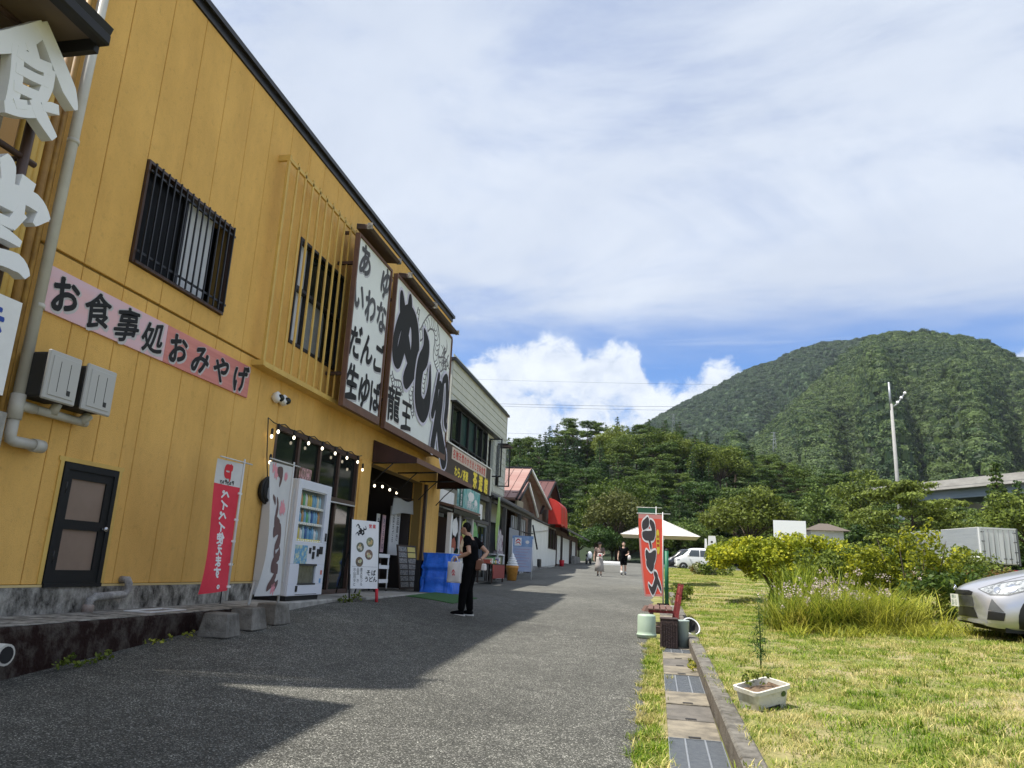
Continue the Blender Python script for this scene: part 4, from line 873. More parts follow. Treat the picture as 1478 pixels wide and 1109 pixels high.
B2 = bigboard(14.33, 18.96, 4.07, 7.52, 'wide white board with huge black brush letters over a pale line drawing', .05)
ST = [([(14.75, 7.18), (14.88, 6.9), (15.11, 6.48), (15.42, 6.08), (15.65, 5.81)], [.20, .36, .42, .40, .2]),
      ([(15.32, 7.32), (15.33, 6.98), (15.16, 6.41), (14.97, 5.9), (14.85, 5.65), (14.64, 5.75), (14.62, 6.15), (14.88, 6.67), (15.31, 6.92), (15.72, 6.81), (15.92, 6.36), (15.85, 5.86), (15.50, 5.42)], [.18, .36, .44, .40, .30, .30, .30, .32, .42, .48, .54, .58, .44]),
      ([(16.48, 6.92), (16.72, 6.62), (16.66, 6.3), (16.40, 6.01), (16.33, 5.52), (16.46, 5.12), (16.85, 4.98), (17.12, 5.25), (17.2, 5.72), (17.14, 6.19)], [.12, .5, .6, .54, .50, .56, .62, .5, .26, .1]),
      ([(17.91, 6.16), (17.77, 5.56), (17.58, 5.06)], [.2, .36, .3]), ([(17.75, 5.77), (18.13, 5.93), (18.03, 5.3), (17.77, 4.29)], [.2, .26, .38, .42]), ([(17.8, 5.43), (18.1, 4.99), (18.5, 4.45), (18.85, 4.1)], [.2, .4, .6, .66]),
      ([(18.31, 6.03), (18.27, 5.49), (18.24, 5.02)], [.24, .3, .22]), ([(18.32, 6.12), (18.64, 6.23), (18.80, 5.62), (18.74, 5.13), (18.88, 4.98)], [.22, .32, .36, .32, .2])]
M_lil = mat('lilac_outline', (.66, .64, .76), .7)
for k_, ids in enumerate(((0, 1), (2,), (3, 4, 5, 6, 7))):     # each letter with its own pale rim over the one before it
    ha, bl = MB(), MB(); x0_ = -5.561+k_*.011
    for q, i_ in enumerate(ids):
        p, w = ST[i_]; f_ = (1.08, .95, .86)[k_]; w = [x*f_ for x in w]; stroke(ha, p, [x+.15 for x in w], (x0_+q*.0009, 0, 0), UY, UZ); stroke(bl, p, w, (x0_+.0055+q*.0009, 0, 0), UY, UZ)
    part('letter_outline', ha, M_lil, B2); part('huge_letter', bl, M_ink, B2)
b = MB(); h2 = MB()
for ch, y_, z_, s_ in (('龍', 14.86, 4.70, .80), ('王', 15.72, 4.62, .74)): glyph(h2, ch, (-5.5632, y_, z_-.01), UY, UZ, s_*1.06, .028, wav=.03, skew=.1); glyph(b, ch, (-5.5618, y_, z_), UY, UZ, s_, .028, wav=.03, skew=.1)
part('small_outline', h2, M_halo, B2); part('small_lettering', b, M_ink, B2)
ln = MB()
def body(pts, w):
    n = len(pts)
    for sgn in (-1, 1):
        q = []
        for i, p in enumerate(pts):
            a = Vector(pts[min(i+1, n-1)])-Vector(pts[max(i-1, 0)]); a.normalize(); q.append((p[0]-a.y*w[i]*sgn, p[1]+a.x*w[i]*sgn))
        stroke(ln, q, [.045]*n, (-5.5642, 0, 0), UY, UZ)
    for i in range(n-1):
        for f in (0, .33, .66):
            c = Vector(pts[i]).lerp(Vector(pts[i+1]), f); a = (Vector(pts[i+1])-Vector(pts[i])).normalized(); w_ = w[i]
            stroke(ln, [(c.x-a.y*w_, c.y+a.x*w_), (c.x+a.x*w_*.6, c.y+a.y*w_*.6), (c.x+a.y*w_, c.y-a.x*w_)], [.026]*3, (-5.5640, 0, 0), UY, UZ, n=4)
body([(16.0, 7.3), (15.95, 6.95), (16.2, 6.7), (16.55, 7.0), (16.95, 7.3), (17.4, 7.32), (17.62, 7.0), (17.6, 6.6), (17.9, 6.45), (18.3, 6.6)], [.06, .1, .13, .16, .18, .2, .22, .22, .2, .16])
body([(16.9, 6.6), (16.85, 6.1), (16.75, 5.7), (16.8, 5.35)], [.16, .15, .12, .08]); body([(16.0, 5.55), (15.9, 5.2), (16.05, 4.9), (16.2, 4.7)], [.14, .13, .1, .05]); body([(14.55, 5.3), (14.75, 5.15), (15.15, 5.2), (15.35, 5.05)], [.07, .08, .08, .05])
for k in range(26):
    a0 = rnd.uniform(0, 6.28); c = (18.45+rnd.uniform(-.28, .3), 6.75+rnd.uniform(-.3, .3)); stroke(ln, [c, (c[0]+.14*math.cos(a0), c[1]+.14*math.sin(a0)), (c[0]+.3*math.cos(a0+.5), c[1]+.3*math.sin(a0+.5))], [.05, .04, .012], (-5.5640, 0, 0), UY, UZ, n=4)
part('line_drawing', ln, mat('grey_line', (.16, .155, .17), .8), B2)
M_hood = mat('hood_brown', (.075, .042, .032), .6, (.05, .03, .024), 4)
for y0_, y1_, lab in ((12.3, 13.96, 'long brown lamp hood above the four-line board'), (14.75, 16.6, 'long brown lamp hood over the left half of the huge lettered board'), (16.75, 18.85, 'long brown lamp hood over the right half of the huge lettered board')):
    t = thing('lamp_hood', lab, 'lamp', (-5.6, (y0_+y1_)/2, 7.55), 0, 'lamp hoods over the signboards')
    part('hood', MB().slab([(-.06, 0), (.22, -.03), (.27, .02), (.22, .08), (-.06, .12)], (-5.62, y1_, 7.60), (1, 0, 0), UZ, y1_-y0_), M_hood, t, bevel=.01)
    part('end_cap', MB().box(-5.44, -5.34, y0_-.03, y0_, 7.57, 7.70).box(-5.44, -5.34, y1_, y1_+.03, 7.57, 7.70), M_concold, t); part('arm', MB().box(-6.0, -5.9, y0_+.2, y0_+.25, 7.6, 7.66).box(-6.0, -5.9, y1_-.25, y1_-.2, 7.6, 7.66), M_brown, t)
# string of bulbs
t = thing('string_lights', 'black string of lit bulbs hung over the glazed shopfront', 'string lights', (-5.93, 12, 3.4))
b = MB(); px = [10.42, 10.95, 11.50, 12.04, 12.60, 13.17, 13.71, 14.26]; pts = [(-5.94, 10.62, 2.5), (-5.94, 10.5, 2.9), (-5.94, 10.40, 3.47)]
for a, c in zip(px[:-1], px[1:]): pts += [(-5.94, a+(c-a)*f, 3.47-.05*math.sin(math.pi*f)) for f in (.33, .66, 1)]
b.tube(pts, .009, 5); part('cord', b, M_black, t)
b2 = [(-5.9, 10.50, 3.25), (-5.9, 10.55, 2.85), (-5.85, 10.70, 2.42)]+[(-5.9, (a+c)/2, 3.36) for a, c in zip(px[:-1], px[1:])]+[(-5.9, 14.27, 3.24)]
for c in b2:
    part('bulb', MB().ell((c[0], c[1], c[2]-.06), (.022, .022, .032), 10, 6), M_bulb, t); part('socket', MB().lathe([(.012, .07), (.022, .05), (.022, -.02), (.015, -.03)], c, 8), M_black, t)
t = thing('hose_reel', 'round black reel hanging on the mustard wall beside the white banner', 'reel', (-5.9, 10.62, 2.36))
T = Matrix.Rotation(R(90), 3, 'Y')
for r_ in (.16, .13): part('coil', MB().tube([(-5.93+(.16-r_), 10.62+r_*math.cos(a), 2.36+r_*1.2*math.sin(a)) for a in np.linspace(0, 6.28, 25)], .028, 6), M_rub, t)
part('hub', MB().lathe([(.17, -.04), (.17, .04)], (-5.95, 10.62, 2.36), 20, M=T), M_black, t)
t = thing('drain_outlet', 'wrapped grey waste pipe coming out of the wall base onto the plinth', 'pipe', (-5.9, 7.45, .72))
part('pipe', MB().tube([(-5.99, 7.735, 1.03), (-5.9, 7.735, 1.03), (-5.88, 7.735, .99), (-5.88, 7.735, .92), (-5.88, 7.68, .875), (-5.88, 7.25, .86), (-5.88, 7.17, .83), (-5.88, 7.155, .70)], .042, 10), mat('wrapped_pipe', (.42, .41, .39), .8, (.22, .21, .2), 12, .6, 50), t)
part('collar', MB().lathe([(.06, 0), (.06, .07), (.045, .08)], (-5.88, 7.155, .706), 12), mat('rust_collar', (.25, .17, .14), .9, (.36, .32, .28), 14), t)
t = single('pipe_end', MB().tube([(-5.3, 5.40, .50), (-5.10, 5.40, .50)], .085, 16).tube([(-5.101, 5.40, .5), (-5.096, 5.40, .5)], .066, 16, 1), [M_pvc, M_black], 'open grey pipe end sticking out of the mossy plinth', 'pipe')
# ------------------------------------------------------------------ vending machine
VM = thing('vending_machine', 'white drinks vending machine in front of the glazed shopfront', 'vending machine', (-5.7, 11.2, .735))
M_vm = mat('vending_white', (.72, .74, .80), .35); M_vms = mat('vending_side', (.60, .61, .62), .4)
x1 = -5.40; y0, y1, z0, z1 = 10.62, 11.82, .80, 2.56
part('cabinet', MB().box(-5.99, x1-.24, y0, y1, z0, z1).box(x1-.24, x1-.05, y0, y0+.10, z0, z1).box(x1-.24, x1-.05, y1-.14, y1, z0, z1).box(x1-.24, x1-.05, y0+.10, y1-.14, z0, 1.60).box(x1-.24, x1-.05, y0+.10, y1-.14, 2.43, z1), M_vms, VM, bevel=.012)
part('front_door', MB().box(x1-.05, x1, y0, y1, z0, .97).box(x1-.05, x1, y0, y1, 1.27, 1.62).box(x1-.05, x1, y0, y0+.12, 1.62, z1).box(x1-.05, x1, y1-.16, y1, 1.62, z1).box(x1-.05, x1, y0+.12, y1-.16, 2.42, z1).box(x1-.05, x1, y0, y0+.30, .97, 1.27).box(x1-.05, x1, y1-.30, y1, .97, 1.27), M_vm, VM, bevel=.006)
part('base', MB().box(-5.95, x1-.04, y0+.05, y1-.05, .725, .80), M_black, VM); part('side_rib', MB().box(-5.97, -5.47, y0-.012, y0, 1.0, 2.4), M_vms, VM, bevel=.01)
part('display_back', MB().box(x1-.22, x1-.20, y0+.12, y1-.16, 1.62, 2.42), mat('display_back', (.30, .40, .46), .6), VM)
cols = [(.55, .12, .08), (.10, .30, .55), (.75, .75, .72), (.16, .45, .20), (.62, .50, .12), (.06, .14, .34), (.35, .55, .62), (.50, .30, .12), (.20, .42, .60), (.70, .66, .50)]
CM = [mat('can%d' % i, c, .3) for i, c in enumerate(cols)]
vr = random.Random(2); can = MB().lathe([(.018, 0), (.031, .004), (.031, .13), (.022, .165), (.012, .175), (.012, .2), (.001, .2)], (0, 0, 0), 10); cme = [can.mesh('drink', m) for m in CM]
for r_ in range(3):
    zz = 1.66+r_*.255
    sh_ = part('shelf', MB().box(x1-.19, x1-.05, y0+.12, y1-.16, zz-.03, zz), M_white, VM)
    part('price_strip', MB().box(x1-.05, x1-.045, y0+.12, y1-.16, zz-.04, zz+.0), mat('strip%d' % r_, (.70, .70, .60) if r_ else (.72, .62, .12), .5), VM)
    for k in range(11):
        o = link('drink', cme[vr.choice((1, 6, 8, 3, 2, 5)) if r_ < 2 and vr.random() < .75 else vr.randrange(10)], VM); o.matrix_parent_inverse = base_of(VM).inverted(); o.location = (x1-.11, y0+.165+k*.083, zz); o.scale = (1, 1, vr.choice((.85, 1, 1)))
        part('button', MB().box(x1-.05, x1-.035, y0+.145+k*.083, y0+.185+k*.083, zz-.032, zz-.012), CM[2] if r_ else M_white, VM)
part('window_glass', MB().box(x1-.03, x1-.026, y0+.12, y1-.16, 2.405, 2.42), M_white, VM)
part('poster', MB().box(x1, x1+.003, y0+.10, y0+.52, 1.28, 1.56), mat('vm_poster', (.10, .33, .55), .4, (.62, .66, .45), 14, lo=.45, hi=.6), VM)
for a, c, d_, e in ((.58, .64, 1.44, 1.53), (.70, .78, 1.50, 1.56), (.70, .77, 1.36, 1.47), (.86, .93, 1.40, 1.52), (.95, 1.06, 1.44, 1.56)): part('card_reader', MB().box(x1, x1+.012, y0+a, y0+c, d_, e), M_black, VM)
part('coin_slot', MB().box(x1, x1+.02, y1-.09, y1-.06, 1.65, 1.78), M_dark, VM)
part('pickup_flap', MB().box(x1-.045, x1-.03, y0+.30, y1-.30, .97, 1.27), mat('flap', (.10, .11, .10), .2, (.05, .055, .05), 9), VM); part('flap_frame', MB().box(x1-.01, x1+.006, y0+.29, y1-.29, 1.25, 1.28).box(x1-.01, x1+.006, y0+.29, y1-.29, .96, .985), M_grayd, VM)
part('lock', MB().box(x1, x1+.02, y0+.24, y0+.28, .86, .95), M_dark, VM); part('kick_groove', MB().box(x1, x1+.003, y0+.25, y1-.2, .815, .822), M_grayd, VM)
for y_, z_, c in ((1.10, 1.15, 0), (1.08, 1.02, 1)): part('sticker', MB().box(x1, x1+.003, y0+y_-.03, y0+y_+.03, z_-.035, z_+.035), CM[c], VM)
b = MB(); b.box(-5.70, -5.66, 11.15, 11.52, 2.56, 2.80); t = single('flower_box', b, mat('flower_print', (.20, .13, .10), .9, (.62, .35, .35), 22, lo=.45, hi=.6), 'small patterned box of decorations on top of the vending machine', 'decoration')
# ------------------------------------------------------------------ banner flags and their concrete blocks
def cloth(mb, o, u, wid, hgt, amp, ph, drift, mi_fn=None, nu=10, nv=30, lift=0., bulge=0.):
    """a hanging flag: from its pole side at o along u, downwards; its waves are a function that lettering can follow"""
    o = Vector(o); u = Vector(u).normalized(); n = Vector((u.y, -u.x, 0))
    def P(a, b, l=0.):
        w = amp*b*(.3+a)*math.sin(3.2*b+2.2*a+ph)+bulge*a*b; s = drift*a*b*b
        return o+u*(a*wid*(1-.10*b*b*a)+s)+n*(w+l)+Vector((0, 0, -b*hgt+.04*a*b*math.sin(5*b+ph)))
    return P
def flag_sheet(P, mat_fn, mats, nu=12, nv=36):
    mb = MB(); mb.grid(lambda a, b: P(a, b), nu, nv); mb.mi = [mat_fn((i % nu+.5)/nu, (i//nu+.5)/nv) for i in range(nu*nv)]; return mb, mats
def on_cloth(mb, flat, P, lift):
    """lay flat lettering given in (a, b) cloth coordinates on the cloth"""
    mb.add([P(a, b, lift) for a, b in flat.v2], flat.f)
def cloth_glyph(mb, ch, P, a, b, sa, sb, lift, bold=.028, skew=0., rot=0, mi=0, wav=.02):
    t = MB(); glyph(t, ch, (0, 0, 0), (1, 0, 0), (0, 1, 0), 1, bold, wav=wav, skew=skew, rot=rot)
    if not t.v: return
    bm = bmesh.new(); vs = [bm.verts.new(p) for p in t.v]
    for f in t.f:
        try: bm.faces.new([vs[i] for i in f])
        except ValueError: pass
    bmesh.ops.subdivide_edges(bm, edges=[e for e in bm.edges if e.calc_length() > .25], cuts=2); bm.verts.index_update()
    mb.add([P(a+v.co.x*sa, b-v.co.y*sb, lift) for v in bm.verts], [tuple(v.index for v in f.verts) for f in bm.faces], mi); bm.free()
def cloth_stroke(mb, pts, ws, P, lift, mi=0):
    t = MB(); stroke(t, pts, ws, (0, 0, 0), (1, 0, 0), (0, 1, 0)); mb.add([P(v[0], v[1], lift) for v in t.v], t.f, mi)
M_pole = mat('banner_pole', (.62, .62, .60), .4); M_blk = mat('block_concrete', (.24, .225, .195), .95, (.10, .09, .075), 5, .6, 50)
for (x_, y_, a_, lab) in ((-4.86, 8.04, .1, 'nearest weathered concrete block, holding the red banner pole'), (-4.86, 8.62, .0, 'concrete block under the folded white banner'), (-4.86, 9.22, -.1, 'concrete block standing right in front of the vending machine')):
    gz = G(x_, y_); t = single('banner_block', MB().obox((0, 0, .13), (.36, .36, .26), None, 0, .78), M_blk, lab, 'concrete block', 'concrete blocks holding the banners', bevel=.012); t.location = (x_, y_, gz-.01); t.rotation_euler = (0, 0, a_)
def banner(name, lab, x_, y_, ztop, zfoot, arm, u, lean=0.):
    t = thing(name, lab, 'banner', (x_, y_, zfoot)); part('pole', MB().tube([(x_, y_, zfoot), (x_+lean, y_+lean*.3, ztop+.06)], [.017, .012], 8), M_pole, t)
    u = Vector(u).normalized(); p = Vector((x_+lean, y_, ztop+.02)); part('cross_arm', MB().tube([p-u*.18, p+u*(arm+.05)], .009, 6), M_pole, t); return t
M_redf = mat('red_cloth', (.72, .045, .075), .8, (.62, .03, .055), 3); M_whf = mat('white_cloth', (.64, .64, .63), .8, (.58, .58, .58), 3); M_letw = mat('letter_white', (.80, .78, .78), .8)
t = banner('payment_banner', 'red hanging banner with white lettering on a pole in front of the mustard wall', -4.84, 8.06, 2.42, .85, .46, (0, -1, 0))
P = cloth(None, (-4.84, 8.04, 2.42), (-.12, -1, 0), .46, 1.46, .07, .4, .10)
mb, ms = flag_sheet(P, lambda a, b: 1 if b < .20 else 0, [M_redf, M_whf]); part('cloth', mb, ms, t)
lt = MB()
for i, ch in enumerate('ペイペイ使えます。'): [cloth_glyph(lt, ch, P, .50, .27+i*.083, .33, .086, s_, bold=.045) for s_ in (-.004, .004)]
part('lettering', lt, M_letw, t); lg = MB()
for s_ in (.004, -.004):
    cloth_stroke(lg, [(.40, .055), (.62, .055), (.66, .085), (.60, .115), (.44, .115)], [.05, .05, .05, .05, .05], P, s_); cloth_stroke(lg, [(.46, .05), (.43, .135)], [.06, .06], P, s_)
part('logo', lg, M_red, t); lk = MB()
for s_ in (.004, -.004):
    for i, ch in enumerate('PayPay'): cloth_glyph(lk, ch, P, .30+i*.09, .168, .16, .045, s_)
part('small_lettering', lk, M_ink, t)
for b_ in (.24, .45, .62, .80, .97): p_ = P(0, b_); part('tie', MB().box(p_.x-.012, p_.x+.012, p_.y-.02, p_.y+.05, p_.z-.012, p_.z+.012), M_letw, t)
t = banner('sweets_banner', 'white banner with brown brush lettering and pink blossoms, folded by the wind', -4.82, 9.26, 2.56, .78, .60, (0, -1, 0))
P = cloth(None, (-4.82, 9.24, 2.55), (-.05, -1, 0), .58, 1.66, .10, 1.2, .16, bulge=-.12)
mb, ms = flag_sheet(P, lambda a, b: 0, [M_whf]); part('cloth', mb, ms, t)
M_brn = mat('brush_brown', (.13, .075, .07), .8); M_blos = mat('blossom_pink', (.72, .30, .34), .8); lt = MB(); bl = MB(); Q = lambda a, b, l: P(1-a, b, l)
for s_ in (.004, -.004):
    for p, w in (([(.42, .06), (.55, .08), (.52, .16)], [.05, .09, .04]), ([(.30, .27), (.38, .30)], [.03, .05]), ([(.46, .28), (.50, .34), (.42, .41)], [.03, .07, .05]), ([(.40, .46), (.60, .475)], [.10, .07]), ([(.34, .53), (.55, .50), (.66, .535), (.60, .59), (.42, .635)], [.06, .07, .12, .09, .03]), ([(.42, .67), (.48, .73)], [.06, .05]), ([(.66, .69), (.46, .73), (.38, .775), (.62, .80)], [.07, .06, .07, .06]), ([(.66, .66), (.70, .68)], [.05, .04]), ([(.56, .83), (.44, .89), (.36, .935), (.50, .895), (.56, .93), (.68, .90)], [.06, .06, .05, .05, .06, .03])): cloth_stroke(lt, [(.5+(a-.52)*1.35, b_) for a, b_ in p], [x*1.25 for x in w], Q, s_)
    for a, b_, r_ in ((.22, .05, .09), (.30, .09, .07), (.74, .09, .05), (.72, .32, .08), (.80, .35, .06), (.66, .36, .06), (.5, .95, .08)):
        for k in range(5): cloth_stroke(bl, [(a, b_), (a+r_*math.cos(k*1.257), b_+.36*r_*math.sin(k*1.257))], [.02, .045], Q, s_)
part('lettering', lt, M_brn, t); part('blossoms', bl, M_blos, t)
part('second_pole', MB().tube([(-4.86, 8.60, .78), (-4.86, 8.68, 1.05)], .018, 8), M_pole, t)
t = thing('garden_light', 'tiny green plant stake light against the wall by the red banner', 'garden light', (-5.9, 9.6, .706)); part('stake', MB().tube([(-5.86, 9.62, .706), (-5.86, 9.62, 1.12)], .008, 6), M_black, t); part('lamp', MB().ell((-5.86, 9.62, 1.13), (.03, .03, .025), 8, 6), M_bulb, t)
lf = MB()
for k in range(9): a = k*.7; lf.add([(-5.86, 9.62, 1.12), (-5.86+.08*math.cos(a), 9.62+.08*math.sin(a), 1.2), (-5.86+.13*math.cos(a+.2), 9.62+.13*math.sin(a+.2), 1.25), (-5.86+.05*math.cos(a+.5), 9.62+.05*math.sin(a+.5), 1.2)], [(0, 1, 2, 3)])
part('leaf_spray', lf, L_yel, t)
# ------------------------------------------------------------------ menu board
def board_frame(bx, by, z0_, wid, ang, lean):
    """origin, right and up of a board that stands at bx, by, turned by ang and leaning back"""
    u = Vector((math.cos(ang), math.sin(ang), 0)); n = Vector((u.y, -u.x, 0)); v = (Vector((0, 0, 1))-n*lean).normalized(); return Vector((bx, by, z0_)), u, v, n
gz = G(-4.9, 12.6)
o, u, v, n = board_frame(-5.12, 12.32, .90, .55, R(62), .10)
t = thing('menu_board', 'tall white standing menu board with round food photos beside the entrance', 'menu board', (-4.98, 12.58, gz))
W_, H_ = .62, 1.17; part('panel', MB().slab([(0, 0), (W_, 0), (W_, H_), (0, H_)], o, u, v, -.03), M_white, t)
LF = lambda a, b_, l=.002: o+u*a+v*b_+n*l
fd = []
for a, b_, r_, c in ((.20, .70, .085, (.22, .24, .16)), (.42, .80, .085, (.30, .32, .18)), (.40, .58, .09, (.34, .20, .14)), (.19, .45, .085, (.25, .17, .10))):
    pm = part('food_photo', MB().add([LF(a+r_*math.cos(k*.393), b_+r_*math.sin(k*.393)) for k in range(16)], [tuple(range(16))]), mat('bowl', c, .6, (.06, .06, .05), 30), t)
    for q in range(4): x_, y_ = a+rnd.uniform(-.035, .035), b_+rnd.uniform(-.035, .035); part('topping', MB().add([LF(x_+.026*math.cos(k*.63), y_+.026*math.sin(k*.63), .0035+.0004*q) for k in range(10)], [tuple(range(10))]), mat('topping', rnd.choice([(.62, .56, .42), (.55, .40, .18), (.5, .52, .3)]), .6), pm)
lt = MB()
for q in range(11): a0 = rnd.uniform(0, 6.28); c = (.20+rnd.uniform(-.05, .09), 1.0+rnd.uniform(-.09, .08)); stroke(lt, [c, (c[0]+.05*math.cos(a0), c[1]+.05*math.sin(a0)), (c[0]+.07*math.cos(a0+.9), c[1]+.07*math.sin(a0+.9))], [.03, .02, .008], o, u, v, lift=.0022+.0003*q)
for i, ch in enumerate('そば'): glyph(lt, ch, LF(.40+i*.115, .27), u, v, .105, .028)
for i, ch in enumerate('うどん'): glyph(lt, ch, LF(.36+i*.095, .16), u, v, .10, .028)
for r_, row in enumerate(('お品書', '山菜天', '月 見', '冷きつ', 'と ろ')):
    for i, ch in enumerate(row): glyph(lt, ch, LF(.09+i*.075, .32-r_*.062), u, v, .065, .0)
stroke(lt, [(.03, .37), (.59, .37)], [.003, .003], o, u, v, lift=.002); part('lettering', lt, M_ink, t)
r2 = MB(); [glyph(r2, ch, LF(.42+i*.09, 1.08), u, v, .075, .028) for i, ch in enumerate('営業')]; part('red_lettering', r2, M_red, t)
part('frame', MB().slab([(-.02, -.02), (0, -.02), (0, H_+.02), (-.02, H_+.02)], o, u, v, -.035).slab([(W_, -.02), (W_+.02, -.02), (W_+.02, H_+.02), (W_, H_+.02)], o, u, v, -.035), M_dark, t)
p0 = LF(0, 0); p1 = LF(W_, 0); part('leg', MB().tube([LF(-.01, H_*.2), LF(-.01, -.24)-n*.0], .014, 6), M_dark, t); part('leg', MB().tube([LF(W_-.02, 0), LF(W_-.02, -.26)], .03, 4), M_red, t); part('rear_leg', MB().tube([LF(.1, H_*.8)-n*.05, LF(.1, -.1)-n*.5], .014, 6).tube([LF(W_-.1, H_*.8)-n*.05, LF(W_-.1, -.1)-n*.5], .014, 6), M_dark, t)
# ------------------------------------------------------------------ inside the entrance
def bulb_hang(pts, lab):
    t = thing('hanging_bulbs', lab, 'string lights', pts[0]); b = MB(); b.tube([(p[0], p[1], p[2]+.08+.03*(i % 2)) for i, p in enumerate(pts)], .007, 5); part('cord', b, M_black, t)
    for p in pts: part('bulb', MB().ell(p, (.028, .028, .036), 10, 6), M_bulb, t)
bulb_hang([(-6.5, 15.5+i*.52, 3.14-.02*(i % 3)) for i in range(6)], 'string of round lit bulbs under the brown awning of the entrance')
t = thing('curtain_cloth', 'white half-length shop curtain drooping in the entrance', 'curtain', (-6.25, 18, 2.9))
b = MB(); b.grid(lambda a, c: (-6.25+.05*math.sin(9*a)*c, 17.25+1.95*a-.12*c*(1-a), 2.88+.12*a-.42*c*(1-.18*math.sin(3.1*a))+.05*math.sin(7*a+1)*(1-c)), 20, 8); part('cloth', b, mat('grey_cloth', (.46, .46, .44), .9), t, solid=.006); part('rod', MB().tube([(-6.25, 17.15, 2.9), (-6.25, 19.0, 3.02)], .012, 6), M_woodd, t)
b = MB(); b.box(-6.55, -6.52, 17.9, 18.6, 1.55, 2.75); t = single('paper_notice', b, M_white, 'tall white paper notice with black writing behind the curtain', 'notice'); b = MB(); line(b, 'お品書き', (-6.517, 18.42, 2.3), UY, UZ, .2, .0, vertical=True); line(b, '山菜天ざる', (-6.517, 18.1, 2.25), UY, UZ, .16, 0, vertical=True); part('writing', b, M_ink, t)
for y_, lab, tx in ((17.15, 'narrow white paper strip hanging inside the entrance', 'きつね定食'), (17.55, 'narrow pinkish paper strip hanging inside the entrance', '冷ざるそば')):
    t = single('paper_strip', MB().box(-6.62, -6.60, y_, y_+.2, 1.6, 2.5), M_white if y_ < 17.3 else M_pink, lab, 'notice'); b = MB(); line(b, tx, (-6.597, y_+.1, 2.05), UY, UZ, .15, 0, vertical=True); part('writing', b, M_ink, t)
t = thing('trolley', 'small white three-tier trolley standing in the entrance', 'trolley', (-6.0, 15.9, .735))
for a in (15.55, 16.25):
    for x_ in (-6.3, -5.9): part('upright', MB().tube([(x_, a, .80), (x_, a, 1.52)], .018, 6), M_white, t); part('caster', MB().ell((x_, a, .765), (.03, .02, .03), 8, 6), M_dark, t)
for z_ in (.92, 1.22, 1.46): part('tray', MB().box(-6.32, -5.88, 15.53, 16.27, z_, z_+.02).box(-5.90, -5.88, 15.53, 16.27, z_+.02, z_+.08).box(-6.32, -6.30, 15.53, 16.27, z_+.02, z_+.08), M_white, t)
for k, (y_, c) in enumerate(((15.75, 2), (15.95, 9), (16.1, 2))): single('cup', MB().lathe([(.03, 0), (.04, .09), (.036, .09), (.028, .01), (.001, .01)], (-6.05, y_, 1.24), 10), CM[c], ('left cup', 'middle cup', 'right cup')[k]+' on the middle shelf of the white trolley', 'cup', 'cups on the white trolley')
single('order_box', MB().box(-6.6, -6.3, 16.0, 16.5, 1.5, 1.85), mat('pinkbox', (.42, .25, .24), .7), 'pinkish carton on the table behind the white trolley', 'carton')
t = thing('table', 'dark wooden table just inside the entrance', 'table', (-6.6, 16.1, .735)); part('tabletop', MB().box(-6.95, -6.28, 15.4, 16.9, 1.45, 1.5), M_woodd, t)
for a in (15.45, 16.85):
    for x_ in (-6.9, -6.33): part('leg', MB().box(x_-.025, x_+.025, a-.025, a+.025, .735, 1.45), M_woodd, t)
o, u, v, n = board_frame(-5.95, 17.35, .76, .9, R(80), .16)
t = thing('food_stand', 'dark leaning stand covered with rows of food photos at the entrance', 'menu stand', (-5.9, 17.8, .74)); part('panel', MB().slab([(0, 0), (.95, 0), (.95, 1.05), (0, 1.05)], o, u, v, -.03), M_woodd, t)
for r_ in range(7):
    for c in range(2):
        q = mat('dish', (.35, .33, .30), .5, (.08, .09, .12), 25, lo=.4, hi=.6) if r_+c == 0 else q; part('dish_photo', MB().slab([(.05+c*.44, .05+r_*.14), (.44+c*.44, .05+r_*.14), (.44+c*.44, .165+r_*.14), (.05+c*.44, .165+r_*.14)], o+n*.001, u, v, -.001+.003), q if not (c and r_ > 4) else CM[4], t)
single('white_bin', MB().lathe([(.11, 0), (.15, .34), (.14, .34), (.10, .02), (.001, .02)], (-5.75, 18.95, .735), 16), M_white, 'small white tapered bin at the foot of the far mustard column', 'bin')
t = single('noren_flag', MB().grid(lambda a, c: (-6.12+.03*math.sin(6*a+4*c), 14.95+.42*a, 2.2-.5*c), 8, 8), mat('blue_cloth', (.03, .12, .28), .8), 'blue cloth with white characters hanging behind the menu board', 'cloth'); t.modifiers.new('s', 'SOLIDIFY').thickness = .004
b = MB(); glyph(b, 'むぎ'[0], (-6.05, 15.16, 1.95), UY, UZ, .2, .028); part('writing', b, M_letw, t)
# ------------------------------------------------------------------ tarpaulin, mat
t = thing('covered_freezer', 'boxy freezer wrapped in a bright blue tarpaulin by the far column', 'covered freezer', (-5.0, 17.5, .72))
M_tarp = mat('blue_tarp', (.03, .20, .86), .4, (.018, .13, .66), 5, .9, 7)
b = MB()
def tp(a, c):
    # c: 0 hem .. 1 top rim; a runs round
    th = a*2*math.pi; k = 4; cx_, sy_ = math.copysign(abs(math.cos(th))**.35, math.cos(th)), math.copysign(abs(math.sin(th))**.35, math.sin(th))
    fl = (1+.16*(1-c)**2)+(.035*math.sin(11*a*2*math.pi+3*c)+.025*math.sin(23*a*2*math.pi-6*c))*(1-c*.5)+.03*math.sin(17*c+5*math.sin(th))+(.05 if .60 < c < .70 else 0)*(1 if c > .62 else 0)-.03*(.55 < c < .62)
    return (-5.05+.36*cx_*fl, 17.62+.47*sy_*fl, .70+.93*c-.03*(1-c)*abs(math.sin(5*th)))
b.grid(tp, 72, 22); b.add([tp(i/72, 1) for i in range(72)], [tuple(range(72))])
part('tarpaulin', b, M_tarp, t); part('black_side', MB().box(-5.55, -5.42, 17.15, 17.7, .73, 1.45), M_black, t)
